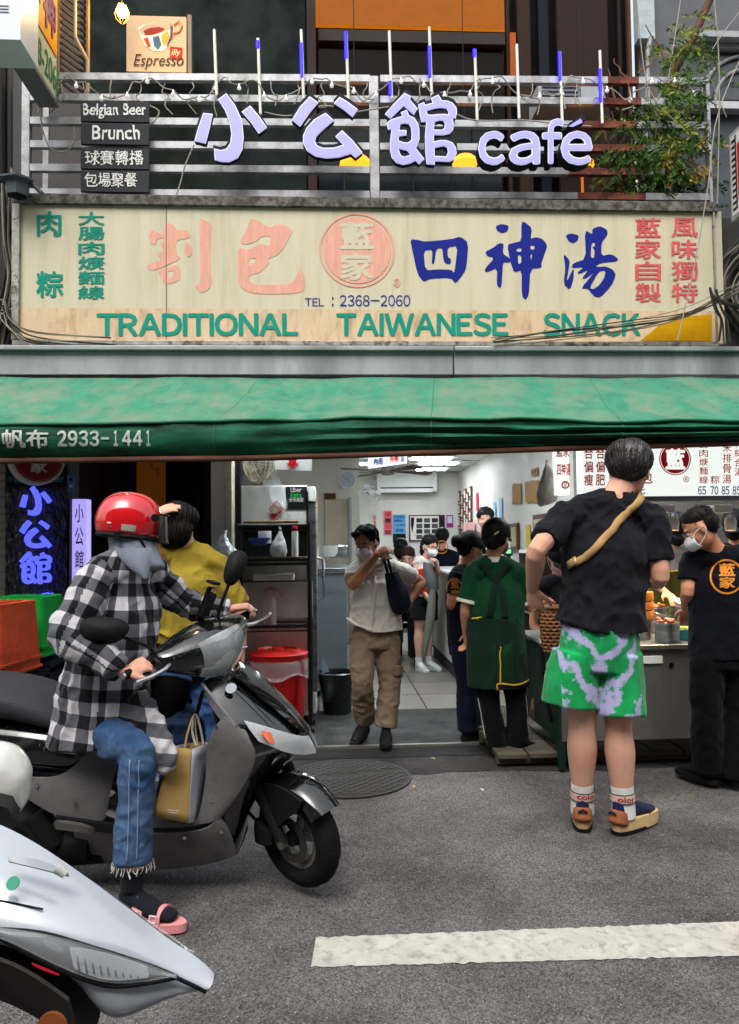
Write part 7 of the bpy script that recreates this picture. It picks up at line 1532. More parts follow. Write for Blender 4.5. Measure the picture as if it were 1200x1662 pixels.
# front fairing
FA = [[(330, 1106, .10), (352, 1094, .07), (384, 1088, 0)], [(346, 1128, .15), (388, 1116, .10), (424, 1118, 0)], [(366, 1158, .185), (420, 1150, .12), (456, 1143, 0)], [(395, 1190, .20), (446, 1176, .13), (486, 1167, 0)],
      [(412, 1210, .205), (460, 1200, .14), (504, 1195, 0)], [(416, 1228, .20), (462, 1222, .14), (510, 1218, 0)], [(408, 1250, .18), (440, 1250, .12), (470, 1248, 0)], [(392, 1280, .16), (414, 1284, .11), (430, 1285, 0)], [(374, 1304, .14), (400, 1312, .09), (408, 1320, 0)], [(360, 1322, .13), (390, 1350, .09), (400, 1352, 0)], [(372, 1366, .12), (384, 1386, .08), (386, 1388, 0)]]
link('front_fairing', surf([F.full(r) for r in FA], 2, .006), GB, sc_)
# raised nose panel and its bright edge line
NP = [[(372, 1096, .075), (392, 1089, 0)], [(402, 1112, .085), (428, 1116, 0)], [(436, 1146, .085), (461, 1141, 0)], [(470, 1176, .075), (490, 1165, 0)], [(492, 1194, .05), (506, 1191, 0)]]
def lift(rows, d): return [[(a-d*.0, b-d, c) for a, b, c in r] for r in rows]
link('nose_panel', surf([F.full(r) for r in lift(NP, 4)], 2, .008), GB, sc_)
link('badge', disc(F.B(*F.S(376, 1119, .115))+V((0, -.012, .006)), .022, 24, .003, V((-.1, -.8, .6))), M('badge_white', (150, 158, 164), .5), sc_)
# turn-signal / daytime lamps
LN = M('lamp_lens', (190, 194, 198), .08, var=.05, coat=1, spec=.8, alpha=.25); REF = M('lamp_reflector', (196, 198, 200), .22, .7, var=.15, scale=10, stretch=(8, 1, 1)); AMB = M('amber_lens', (224, 96, 40), .2, var=.15, coat=1)
LR = [[(396, 1170, .195), (420, 1176, .17), (458, 1188, .12), (490, 1196, .06), (500, 1194, .02)], [(404, 1184, .205), (425, 1192, .185), (460, 1206, .135), (492, 1210, .07), (508, 1208, .02)], [(420, 1204, .205), (436, 1210, .185), (462, 1222, .14), (492, 1226, .07), (513, 1222, .02)]]
LR = [[(a, b, c+.012) for a, b, c in r] for r in LR]
for fn, nm in ((F.near, 'n'), (F.far, 'f')):
    l_ = link('indicator_lamp', surf([fn(r) for r in LR], 2, .004), LN, sc_); LB = [[(a, b, c-.01) for a, b, c in r] for r in LR]
    r_ = link('reflector', surf([fn(r) for r in LB], 2, .004), REF, sc_); AB = [[(424, 1186, .185), (440, 1190, .165)], [(428, 1196, .192), (444, 1202, .172)], [(434, 1204, .192), (446, 1209, .172)]]; AB = [[(a, b, c+.014) for a, b, c in r] for r in AB]; link('amber_lens', surf([fn(r) for r in AB], 2, .003), AMB, sc_)
# grey leg shield flanks
FL = [[(396, 1188, .205), (384, 1177, .215), (366, 1163, .20)], [(413, 1210, .215), (388, 1200, .22), (345, 1182, .195)], [(417, 1229, .21), (384, 1235, .20), (336, 1215, .17)], [(408, 1252, .19), (376, 1262, .185), (338, 1252, .16)], [(392, 1280, .175), (366, 1290, .17), (332, 1288, .155)], [(374, 1304, .16), (354, 1316, .165), (326, 1318, .16)], [(360, 1320, .15), (348, 1334, .16), (318, 1336, .165)]]
two('leg_shield', FL, GRYP, 2, .01)
two('shield_strip', [[(328, 1106, .115), (334, 1116, .11)], [(346, 1128, .165), (342, 1140, .15)], [(368, 1158, .20), (358, 1166, .19)], [(398, 1190, .21), (388, 1196, .205)]], GRYP, 2, .01)
link('inner_shield', surf([F.full(r) for r in [[(334, 1112, .09), (350, 1108, 0)], [(345, 1150, .14), (372, 1150, 0)], [(356, 1200, .16), (392, 1200, 0)], [(350, 1260, .14), (380, 1262, 0)], [(332, 1320, .14), (352, 1322, 0)]]], 2, .01), DGP, sc_)
hk = F.B(*F.S(322, 1150, .02)); link('bag_hook', tube_me([F.B(*F.S(330, 1120, .0)), hk, hk+V((-.01, 0, -.04)), hk+V((.015, 0, -.05))], .008), BP, sc_)
link('steering_column', tube_me([F.B(*F.S(330, 1100, 0)), F.B(*F.S(312, 1060, 0))], .045), DGP, sc_)
for q in ([(352, 1094, .073), (388, 1116, .103), (420, 1150, .123), (446, 1176, .133)], [(346, 1128, .168), (300, 1340, .17)][:0], [(384, 1177, .22), (392, 1215, .215), (380, 1262, .19), (362, 1300, .172)]):
    if q: link('panel_gap', tube_me(cat([F.B(*F.S(*a)) for a in q], 5), .002, 5), BP, sc_)
for x, y, w_ in ((352, 1180, .2), (344, 1300, .168), (120, 1300, .19), (60, 1275, .19), (300, 1360, .178), (360, 1350, .155)): link('screw', disc(F.B(*F.S(x, y, w_+.004)), .008, 12, .004, -F.l), CHR, sc_)
# floorboard and belly
FB = [[(345, 1330, .165), (352, 1322, .1), (356, 1318, 0)], [(320, 1343, .175), (322, 1332, .10), (324, 1330, 0)], [(260, 1345, .175), (260, 1334, .10), (260, 1332, 0)], [(210, 1340, .17), (206, 1330, .1), (206, 1328, 0)], [(170, 1322, .16), (168, 1312, .1), (168, 1310, 0)]]
link('floorboard', surf([F.full(r) for r in FB], 2, .02), GRYP, sc_)
BLY = [[(356, 1324, .155), (374, 1345, .14), (384, 1386, .10)], [(340, 1346, .172), (350, 1368, .15), (350, 1400, .09)], [(290, 1352, .178), (295, 1378, .15), (292, 1408, .09)], [(230, 1352, .178), (235, 1382, .15), (238, 1412, .09)], [(175, 1345, .17), (180, 1375, .14), (190, 1402, .09)], [(120, 1345, .13), (125, 1370, .12), (130, 1395, .09)]]
two('belly_panel', BLY, GRYP, 2, .006); link('belly_pan', surf([F.full(r) for r in [[(384, 1386, .1), (386, 1390, 0)], [(340, 1402, .09), (340, 1404, 0)], [(290, 1409, .09), (290, 1412, 0)], [(190, 1402, .09), (190, 1405, 0)], [(130, 1395, .09), (130, 1396, 0)]]], 2, .005), DGP, sc_)
# seat
def ring(x, w_, zt, zb, n=18, p=2.6):
    o = []
    for k in range(n):
        t = 2*math.pi*k/n; c, s = math.cos(t), math.sin(t); o.append(F.B(x, w_*abs(c)**(2/p)*(1 if c > 0 else -1), (zt+zb)/2+(zt-zb)/2*abs(s)**(2/p)*(1 if s > 0 else -1)))
    return o
def hull(name, rings, m, sub=2):
    me = grid(rings, closed=True); bm = bmesh.new(); bm.from_mesh(me); bmesh.ops.holes_fill(bm, edges=bm.edges, sides=60); bmesh.ops.recalc_face_normals(bm, faces=bm.faces); me = fin(bm); r = evalmods(me, [('SUBSURF', dict(levels=sub))]); return link(name, r, m, sc_, True)
def xz(px, py, w_=0): a = F.S(px, py, w_); return a[0], a[2]
sx = [(-190, 1108, 1150, .10), (-120, 1100, 1160, .145), (-40, 1106, 1172, .165), (30, 1114, 1182, .165), (90, 1138, 1196, .15), (135, 1170, 1206, .12), (165, 1186, 1206, .08)]
hull('seat', [ring(xz(x, yt, w_*.5)[0], w_, xz(x, yt, w_*.5)[1], xz(x, yb, w_)[1]) for x, yt, yb, w_ in sx], SEATM)
bx = [(-230, 1150, 1200, .09), (-150, 1158, 1240, .14), (-60, 1168, 1262, .165), (30, 1176, 1274, .175), (110, 1192, 1275, .165), (170, 1196, 1300, .13), (200, 1210, 1325, .10)]
hull('body_cowl', [ring(xz(x, yt, w_)[0], w_, xz(x, yt, w_)[1], xz(x, yb, w_)[1], p=2.2) for x, yt, yb, w_ in bx], GB)
two('side_cover', [[(205, 1215, .125), (185, 1250, .15), (172, 1325, .15)], [(150, 1205, .155), (150, 1262, .18), (160, 1335, .165)], [(110, 1262, .178), (112, 1290, .185), (130, 1335, .17)], [(60, 1262, .182), (62, 1285, .185), (80, 1318, .175)], [(25, 1258, .182), (28, 1270, .184), (40, 1290, .18)]], GRYP, 2, .008)
two('side_trim', [[(90, 1322, .19), (95, 1334, .19)], [(140, 1330, .19), (140, 1344, .19)], [(195, 1336, .175), (195, 1350, .175)]], DGP, 2, .02)
link('footrest', surf([F.near(r) for r in [[(92, 1330, .21), (96, 1342, .21)], [(130, 1334, .25), (132, 1346, .25)], [(152, 1342, .21), (150, 1352, .21)]]], 1, .02), ALU, sc_)
bm = bmesh.new(); 
for x0, y0, x1, y1, w_, r in ((60, 1320, 90, 1370, .13, .05), (90, 1370, 150, 1372, .10, .06), (20, 1320, 70, 1350, .1, .05), (40, 1330, 60, 1365, .15, .02), (80, 1365, 60, 1330, .15, .018), (100, 1390, 170, 1385, .08, .04)): tube(bm, [F.B(*F.S(x0, y0, w_)), F.B(*F.S(x1, y1, w_))], r, 10)
link('engine_block', fin(bm, smooth_angle=50), DGP, sc_)
def wheel(parent, c, ax, R_, wd, spokes=5):
    ax = V(ax).normalized(); n = 48; prof = []
    for k in range(20):
        t = 2*math.pi*k/20; prof.append((R_-wd*.48+wd*.48*math.cos(t)*(1 if math.cos(t) > 0 else .9), wd*.5*math.sin(t)))
    bm = bmesh.new(); u = V((0, 0, 1)); u = (u-ax*u.dot(ax)).normalized(); v = ax.cross(u)
    rr = [[bm.verts.new(c+ax*h+(u*math.cos(2*math.pi*j/n)+v*math.sin(2*math.pi*j/n))*(r-(.004 if (j+int(h*60)) % 4 == 0 and r > R_-.02 else 0))) for r, h in prof] for j in range(n)]
    for i in range(n):
        A, B = rr[i], rr[(i+1) % n]
        for j in range(20): bm.faces.new((A[j], B[j], B[(j+1) % 20], A[(j+1) % 20]))
    bmesh.ops.recalc_face_normals(bm, faces=bm.faces); w_ = link('wheel', fin(bm, smooth_angle=60), TYR, parent); ri = R_-wd*.88
    link('rim', lathe([(ri, -wd*.32), (ri+.012, -wd*.3), (ri-.012, -wd*.2), (ri-.012, wd*.2), (ri+.012, wd*.3), (ri, wd*.32), (ri-.02, wd*.2), (ri-.02, -wd*.2), (ri, -wd*.32)], c, 48, ax), ALU, w_)
    link('hub', lathe([(0, -wd*.45), (.03, -wd*.45), (.035, -wd*.2), (.035, wd*.2), (.03, wd*.45), (0, wd*.45)], c, 20, ax), DGP, w_)
    for k in range(spokes):
        t = 2*math.pi*k/spokes+.3; q = u*math.cos(t)+v*math.sin(t); link('spoke', tube_me([c+q*.025, c+q*(ri-.005)], [.018, .011], 8), ALU, w_)
    link('brake_disc', disc(c-ax*wd*.45, ri*.78, 40, .004, -ax, ri*.5), M('disc_steel', (96, 94, 90), .35, .9, var=.2), w_); return w_
ph = math.radians(44); Ls = V((math.sin(ph), math.cos(ph), .16)).normalized(); WR = .212
cw = P(485, 1354, 3.17); WD_ = wheel(sc_, cw, Ls, WR, .105)
u2 = V((0, 0, 1)); u2 = (u2-Ls*u2.dot(Ls)).normalized(); f2 = u2.cross(Ls); f2 = f2 if f2.x > 0 else -f2; cu = lambda a, r, l: cw+(f2*math.cos(a)+u2*math.sin(a))*r+Ls*l
rows = [[cu(math.radians(a), r, l) for r, l in ((.205+.0*k, -.074), (.238, -.07), (.252, -.04), (.257, 0), (.252, .04), (.238, .07), (.205, .074))] for k, a in enumerate((36, 46, 57, 68, 80, 92, 104, 118, 132))]
link('front_fender', surf(rows, 2, .005), GB, sc_)
two_ = [[cu(math.radians(a), r, -.082) for r in rr] for a, rr in ((55, (.19, .25)), (80, (.10, .25)), (105, (.06, .25)), (130, (.10, .27)))]
link('fender_stay', surf(two_, 2, .01), DGP, sc_)
for l in (-.085, .085): link('fork_leg', tube_me([cw+Ls*l, cu(math.radians(118), .18, l), cu(math.radians(112), .36, l*.8)], [.022, .026, .026], 12), DGP, sc_)
link('brake_caliper', surf([[cu(math.radians(a), r, -.07-b_) for r, b_ in ((.07, 0), (.11, .02), (.15, 0))] for a in (150, 170, 190)], 2, .03), DGP, sc_); link('brake_hose', tube_me(cat([cu(math.radians(160), .17, -.08), cu(math.radians(150), .25, -.09), cu(math.radians(130), .27, -.08), cu(math.radians(118), .38, -.05)]), .007), BP, sc_)
link('axle_nut', lathe([(0, 0), (.018, 0), (.018, .03), (0, .034)], cw-Ls*.075, 6, -Ls), ALU, sc_)
wheel(sc_, F.B(-1.30, 0, .225), F.l, .22, .11, 5)
link('rear_fender', surf([[F.B(-1.30+.27*math.cos(a), l, .225+.27*math.sin(a)) for l in (-.07, 0, .07)] for a in [math.radians(x) for x in (20, 60, 100, 140, 170)]], 2, .005), DGP, sc_)
# handlebar cowl, turned with the bars
gn, gf = P(222, 1088, 2.93), P(398, 1001, 3.40); Lb = (gf-gn).normalized(); mid = gn.lerp(gf, .53); fb = V((math.cos(math.radians(44)), -math.sin(math.radians(44)), 0)); fb = (fb-Lb*fb.dot(Lb)).normalized(); ub = Lb.cross(-fb); ub = ub if ub.z > 0 else -ub
H = lambda l, f, u: mid+Lb*l+fb*f+ub*u
C0 = [(-.085, .035), (-.02, .078), (.08, .070), (.155, .035), (.178, -.04), (.140, -.135), (.05, -.15), (-.06, -.07)]
def crs(l):
    a = abs(l); k = max(0, min(1, a/.24)); e = [(-.05, .02), (-.01, .034), (.03, .03), (.055, .012), (.058, -.008), (.045, -.028), (.01, -.034), (-.035, -.022)]
    w_ = k*k*(3-2*k); w_ = k**1.6; return [(p[0]*(1-w_)+q[0]*w_, p[1]*(1-w_)+q[1]*w_) for p, q in zip(C0, e)]
rings_ = [[H(l, f, u) for f, u in crs(l)] for l in (-.25, -.2, -.14, -.08, 0, .08, .14, .2, .25)]
me = grid(rings_, closed=True); bm = bmesh.new(); bm.from_mesh(me); bmesh.ops.holes_fill(bm, edges=bm.edges, sides=20); bmesh.ops.recalc_face_normals(bm, faces=bm.faces); link('handlebar_cowl', evalmods(fin(bm), [('SUBSURF', dict(levels=2))]), GB, sc_, True)
rows = []
for l in (-.115, -.085, -.045, 0, .045, .085, .115):
    c_ = crs(l); sh_k = 1-.5*(abs(l)/.115)**2*.9; a, b_, c2 = V((*c_[3], 0)), V((*c_[4], 0)), V((*c_[5], 0)); d9 = V((*c_[6], 0)); pts = [a.lerp(V((*c_[2], 0)), .10*sh_k), a.lerp(b_, .6), b_.lerp(c2, .2), b_.lerp(c2, .75), c2.lerp(d9, .3*sh_k)]
    rows.append([H(l, p.x*1.0+.004, p.y) for p in pts])
link('headlight', surf(rows, 2, .004), LN, sc_, label='clear angular headlight'); rows2 = [[p-fb*.012 for p in r] for r in rows]; link('reflector', surf(rows2, 2, .003), REF, sc_)
RBR = M('grip_rubber', (22, 22, 23), .7, bump=.4, bscale=120)
for q, l0, l1 in ((-1, -.24, -.36), (1, .24, .36)): link('grip', tube_me([H(l0, -.01, 0), H(l1, -.02, -.004)], .018, 14), RBR, sc_); link('bar_end', tube_me([H(l1, -.02, -.004), H(l1*1.04, -.02, -.004)], .014), CHR, sc_)
for q in (-1, 1): link('brake_lever', tube_me(cat([H(q*.19, .05, -.01), H(q*.25, .075, -.018), H(q*.33, .07, -.022), H(q*.38, .058, -.02)]), [.009]*12+[.011], 8), CHR, sc_, True)
def mirror(base, knee, c, nrm, lab, wd, ht, tilt=0):
    link('mirror_stem', tube_me(cat([base, knee, c]), .007), BP, sc_); n_ = V(nrm).normalized(); u = V((math.sin(tilt), 0, math.cos(tilt))); u = (u-n_*u.dot(n_)).normalized(); s = n_.cross(u); bm = bmesh.new()
    R = Matrix((s, n_, u)).transposed(); pr = [(.0, -.5), (.35, -.42), (.5, -.05), (.47, .35), (.2, .5), (-.2, .5), (-.45, .38), (-.5, 0), (-.3, -.42)]
    rows = [[c+s*a*wd*k+u*b_*ht*k+n_*d for a, b_ in pr] for k, d in ((.93, .0), (1, .008), (.95, .022), (.6, .042), (.15, .052))]
    me = grid(rows, closed=True); b2 = bmesh.new(); b2.from_mesh(me); bmesh.ops.holes_fill(b2, edges=b2.edges, sides=20); bmesh.ops.recalc_face_normals(b2, faces=b2.faces); m_ = link('mirror', evalmods(fin(b2), [('SUBSURF', dict(levels=2))]), DGP, sc_, True, label=lab)
    link('mirror_glass', plate([c+s*a*wd*.82+u*b_*ht*.82-n_*.001 for a, b_ in pr], -n_, .003), CHR, m_)
mirror(P(250, 1064, 3.0), P(238, 1048, 2.98), P(170, 1024, 2.93), (.15, -.95, .2), 'wide black mirror pointing left', .19, .105, .12)
mirror(P(352, 1010, 3.25), P(358, 985, 3.25), P(381, 923, 3.28), (.2, -.95, .2), 'upright black mirror pointing up', .09, .165, .35)
# phone mount
ph_ = thing('phone_holder', 'black phone clamped in a holder on the scooter handlebar', 'phone', P(335, 990, 3.2)); a = P(322, 1010, 3.2); b_ = P(345, 950, 3.2); d = (b_-a).normalized(); s_ = V((.3, .9, .2)); s_ = (s_-d*s_.dot(d)).normalized(); n_ = d.cross(s_)
def slab(c, e1, e2, e3): bm = bmesh.new(); vs = box(-1, 1, -1, 1, -1, 1, bm=bm); [setattr(v, 'co', c+e1*v.co.x+e2*v.co.y+e3*v.co.z) for v in bm.verts]; bmesh.ops.bevel(bm, geom=list(bm.edges), offset=.004, segments=2, affect='EDGES'); bmesh.ops.recalc_face_normals(bm, faces=bm.faces); return fin(bm, smooth_angle=35)
link('phone', slab(a.lerp(b_, .5), d*.075, s_*.038, n_*.006), M('phone_glass', (12, 12, 14), .08, spec=.8), ph_); link('clamp', slab(a.lerp(b_, .5)-n_*.014, d*.05, s_*.044, n_*.006), BP, ph_); link('clamp_arm', tube_me([a, a+V((0, 0, -.05)), P(330, 1030, 3.2)], .012), BP, ph_); link('clamp', slab(b_+d*.012, d*.006, s_*.04, n_*.02), BP, ph_)
# paper bag on the floorboard
pbg = thing('paper_bag', 'tan and white paper shopping bag hanging on the scooter floorboard', 'bag', P(290, 1335, 3.12)); Yb = 3.1
KR = M('kraft_paper', (166, 136, 84), .7, var=.08, scale=5, bump=.2, bscale=30); WHP = M('bag_white', (196, 198, 210), .6, var=.05, bump=.15, bscale=25)
q = {k: P(x, y, Yy) for k, (x, y, Yy) in dict(a=(279, 1212, 3.02), b=(312, 1216, 3.03), c=(306, 1336, 3.03), d=(248, 1325, 3.01), e=(343, 1204, 3.16), f=(322, 1332, 3.17), g=(308, 1206, 3.16), h=(266, 1320, 3.15)).items()}
def face(name, A, B, C, D, m, bul=.006):
    rows = [[A.lerp(B, i/8).lerp(D.lerp(C, i/8), j/8) for i in range(9)] for j in range(9)]; n_ = (B-A).cross(D-A).normalized()
    for j, r in enumerate(rows):
        for i, p in enumerate(r): r[i] = p+n_*(bul*noise.noise(p*14)*2*(0 < i < 8)*(0 < j < 8)-.012*max(0, 1-abs(i-4)/4)*(j/8)*0)
    link(name, evalmods(grid(rows), [('SOLIDIFY', dict(thickness=.0015))]), m, pbg, False)
face('front_side', q['a'], q['b'], q['c'], q['d'], KR); face('gusset', q['b'], q['e'], q['f'], q['c'], WHP); face('back_side', q['g'], q['e'], q['f'], q['h'], KR); face('gusset', q['a'], q['g'], q['h'], q['d'], WHP); face('bottom', q['d'], q['c'], q['f'], q['h'], KR, .001)
for z, w0, w1 in ((1314, 272, 290), (1318, 274, 288)): link('print', quadm([P(w0, z, 3.004), P(w1, z+2, 3.01), P(w1, z+3, 3.01), P(w0, z+1, 3.004)]), WHP, pbg)
link('handle', tube_me(cat([P(300, 1214, 3.03), P(306, 1185, 3.06), P(316, 1160, 3.12), P(318, 1190, 3.12), P(322, 1212, 3.1)]), .004), KR, pbg); link('handle', tube_me(cat([P(318, 1210, 3.1), P(312, 1185, 3.12), P(318, 1160, 3.14), P(326, 1185, 3.14), P(330, 1208, 3.14)]), .005), WHP, pbg)
# ================================================================ RIDER
PLD = M('check_cotton', (200, 200, 204), .85, var=.06, bump=.2, bscale=260, sheen=.1)
def plaid(m, size=.102):
    b, out = basecol(m); n = m.node_tree.nodes; L = m.node_tree.links; uv = n.new('ShaderNodeUVMap'); uv.uv_map = 'weave'; sp = n.new('ShaderNodeSeparateXYZ'); L.new(uv.outputs[0], sp.inputs[0]); st = []
    for i in (0, 1):
        d = n.new('ShaderNodeMath'); d.operation = 'DIVIDE'; d.inputs[1].default_value = size; L.new(sp.outputs[i], d.inputs[0]); f = n.new('ShaderNodeMath'); f.operation = 'FRACT'; L.new(d.outputs[0], f.inputs[0]); g = n.new('ShaderNodeMath'); g.operation = 'GREATER_THAN'; g.inputs[1].default_value = .5; L.new(f.outputs[0], g.inputs[0]); st.append(g)
    ad = n.new('ShaderNodeMath'); ad.operation = 'ADD'; L.new(st[0].outputs[0], ad.inputs[0]); L.new(st[1].outputs[0], ad.inputs[1]); dv = n.new('ShaderNodeMath'); dv.operation = 'MULTIPLY'; dv.inputs[1].default_value = .5; L.new(ad.outputs[0], dv.inputs[0])
    cr = n.new('ShaderNodeValToRGB'); cr.color_ramp.interpolation = 'CONSTANT'; e = cr.color_ramp.elements; e[0].position = 0; e[0].color = (*lin((196, 194, 198)), 1); e[1].position = .25; e[1].color = (*lin((92, 92, 98)), 1); x = e.new(.75); x.color = (*lin((18, 18, 22)), 1); L.new(dv.outputs[0], cr.inputs[0])
    mx = n.new('ShaderNodeMix'); mx.data_type = 'RGBA'; mx.blend_type = 'MULTIPLY'; mx.inputs['Factor'].default_value = .25; L.new(cr.outputs[0], mx.inputs[6]); L.new(out, mx.inputs[7]); L.new(mx.outputs[2], b.inputs['Base Color'])
plaid(PLD)
def bone_uv(me, bones):
    """cloth coordinates in metres: u round each limb, v along it"""
    uvl = me.uv_layers.new(name='weave'); 
    for p in me.polygons:
        c = p.center; best = None
        for k, (A, B, ref, r, v0) in enumerate(bones):
            d = B-A; t = max(0, min(1, (c-A).dot(d)/d.length_squared)); q = (c-A-d*t).length/r
            if best is None or q < best[0]: best = (q, k)
        A, B, ref, r, v0 = bones[best[1]]; d = (B-A); L_ = d.length; d = d/L_; x = (V(ref)-d*V(ref).dot(d)).normalized(); y = d.cross(x); us = []
        for li in p.loop_indices:
            v = me.vertices[me.loops[li].vertex_index].co-A; an = math.atan2(v.dot(y), v.dot(x)); us.append((li, an, v.dot(d)))
        m0 = us[0][1]
        for li, an, vv in us:
            if an-m0 > math.pi: an -= 2*math.pi
            if an-m0 < -math.pi: an += 2*math.pi
            uvl.data[li].uv = (an*r, vv+v0)
rd_ = thing('person', 'scooter rider in black and white checked shirt, red helmet and cropped jeans', 'person', P(200, 1400, 3.1))
sR, sL = P(158, 938, 3.06), P(252, 938, 3.38); nk = P(215, 906, 3.2); pl_ = P(165, 1168, 3.22); hc = P(212, 850, 3.2)
eR, wR = P(112, 1030, 2.95), P(204, 1092, 2.93); eL, wL = P(300, 980, 3.42), P(374, 992, 3.41)
hR_, hL_ = P(165, 1185, 3.13), P(180, 1180, 3.33); kR_, aR_ = P(222, 1222, 2.98), P(214, 1424, 2.98); kL_, aL_ = P(300, 1180, 3.30), P(285, 1300, 3.30)
bm = bmesh.new(); loft(bm, [pl_, pl_.lerp(nk, .4), nk.lerp(pl_, .2), nk], [(.12, .09), (.11, .08), (.12, .08), .05], sR-sL, 14); loft(bm, [nk-V((0, 0, .03)), nk.lerp(hc, .6), hc], [.05, .048, .05], V((1, 0, 0)), 12)
s, f, u, R, h = head(bm, hc, (.85, .5, -.1), (.05, 0, 1), 1.0, True)
arm(bm, sR, eR, wR, b=.9); arm(bm, sL, eL, wL, b=.9); leg(bm, hR_, kR_, aR_, .95); leg(bm, hL_, kL_, aL_, .95)
hand(bm, wR, H(-.30, 0, .01)-wR+V((0, 0, .0)), (-.2, -.8, .6), .95, -1, .92); hand(bm, wL+V((0, 0, .01)), H(.31, 0, .03)-wL, (0, -.2, 1), .75, 1, .92)
link('body', blob(bm, .005, 3), SKIN[0], rd_)
bm = bmesh.new(); ux = (sR-sL).normalized()
hemc = P(172, 1190, 3.2)
loft(bm, [hemc-V((.02, 0, .03)), P(165, 1150, 3.2), P(180, 1080, 3.19), P(195, 1010, 3.19), P(200, 955, 3.2), P(212, 915, 3.2)], [(.19, .215), (.175, .19), (.17, .165), (.18, .15), (.16, .11), (.08, .075)], ux, 24, 4, .15)
loft(bm, [sL, sL.lerp(nk, .6), nk-V((0, 0, .05)), sR.lerp(nk, .6), sR], [.066, .075, .08, .075, .066], V((0, 0, 1)), 14, 3, .4)
loft(bm, [sR.lerp(nk, .3), sR, sR.lerp(eR, .5), eR, eR.lerp(wR, .5), eR.lerp(wR, .93)], [.075, .075, .072, .073, .064, .048], V((.3, 1, .2)), 16, 3, .2); loft(bm, [sL.lerp(nk, .3), sL, sL.lerp(eL, .5), eL, eL.lerp(wL, .5), eL.lerp(wL, .95)], [.075, .07, .065, .063, .057, .046], V((.3, 1, .2)), 16, 3, .2)
# front tail of the shirt hanging over the thigh
loft(bm, [P(210, 1150, 3.1), P(235, 1190, 3.04), P(262, 1225, 3.0), P(272, 1250, 3.0)], [(.12, .05), (.11, .04), (.075, .03), (.04, .02)], V((.8, -.5, .3)), 16, 3, .2)
me = blob(bm, .007, 3); wrinkle(me, .020, (7, 7, 5), 2); wrinkle(me, .007, (16, 16, 12), 5)
VR = V((0, 1, 0)); bone_uv(me, [(hemc-V((0, 0, .1)), P(200, 935, 3.2), VR, .17, 0), (sR, eR, VR, .075, .02), (eR, wR, VR, .07, .36), (sL, eL, VR, .07, .03), (eL, wL, VR, .06, .33)])
shr = link('shirt', me, PLD, rd_)
DEN = cloth('denim', (46, 72, 108), col2=(92, 118, 150), mix=(.45, .75), mscale=5, bump=.4, bscale=400); DNL = cloth('denim_seam', (120, 146, 180))
bm = bmesh.new(); loft(bm, [pl_+V((0, 0, .03)), pl_-V((.0, 0, .05))], [(.16, .13), (.165, .14)], ux, 18, 3, .3); loft(bm, [hR_, hR_.lerp(kR_, .5), kR_, kR_.lerp(aR_, .45), kR_.lerp(aR_, .87)], [.095, .084, .071, .068, .072], V((1, 0, 0)), 18, 4, .08); loft(bm, [hL_, hL_.lerp(kL_, .5), kL_, aL_], [.105, .095, .085, .08], V((0, 1, 0)), 18, 4, .08)
me = blob(bm, .007, 3); wrinkle(me, .012, (9, 9, 12), 8); jn = link('trousers', me, DEN, rd_)
for dx in (-6, 8): surf_strip(jn, [P(225+dx, 1225, 2.98), P(222+dx*1.0, 1300, 2.97), P(218+dx*1.0, 1390, 2.96)], .004, DNL, rd_, 'seam', .002, 30, .002, view=w3)
fr_ = bmesh.new()
for k in range(40):
    a = 2*math.pi*k/40; p = kR_.lerp(aR_, .87)+V((.074*math.cos(a), .074*math.sin(a), .0)); tube(fr_, [p, p+V((random.gauss(0, .004), random.gauss(0, .004), -.012)), p+V((random.gauss(0, .008), random.gauss(0, .006), -random.uniform(.02, .035)))], .0012, 4)
link('frayed_hem', fin(fr_), SKW, rd_)
# foot: dark sock and pink sandal
ft = P(224, 1466, 2.93); tv = (G(276, 1507)-G(228, 1468)).normalized(); g0 = V((aR_.x, aR_.y, 0)); SD = M('sandal_pink', (214, 140, 142), .5, var=.06); BSK = cloth('sock_black', (26, 28, 34), col2=(150, 150, 155), mix=(.66, .7), mscale=40)
td = V((.93, -.36, 0)).normalized(); hl = V((aR_.x, aR_.y, 0))-td*.04; s_ = td.cross(V((0, 0, 1)))
bm = bmesh.new(); loft(bm, [aR_-V((0, 0, .09))+V((0, 0, .045)), aR_+V((0, 0, .03))], [.042, .042], V((1, 0, 0)), 14, 3, .2); hh = lambda b, c: hl+td*b+V((0, 0, c)); loft(bm, [hh(.02, .10), hh(.07, .085), hh(.15, .06), hh(.215, .048)], [(.036, .04), (.038, .038), (.046, .026), (.036, .018)], s_, 14, 3); link('sock', blob(bm, .005, 3), BSK, rd_)
prof = [(hl+td*(.12+.15*math.cos(t))+s_*.052*math.sin(t)) for t in [k*math.pi/14 for k in range(28)]]; link('sandal_sole', plate([p+V((0, 0, .032)) for p in prof], (0, 0, 1), .03), SD, rd_)
for b in (.09, .165): link('sandal_strap', surf([[hh(b+d_, 0)+s_*x+V((0, 0, z)) for x, z in ((-.052, .025), (-.046, .07-.1*(b-.09)), (-.02, .098-.22*(b-.09)), (.02, .098-.22*(b-.09)), (.046, .07-.1*(b-.09)), (.052, .025))] for d_ in (-.022, .022)], 2, .008), SD, rd_); link('buckle', tube_me([hh(b, .06-.1*(b-.09))-s_*-.053+td*x+V((0, 0, z)) for x, z in ((-.012, -.012), (.012, -.012), (.012, .012), (-.012, .012))], .003, 5, True), WH, rd_)
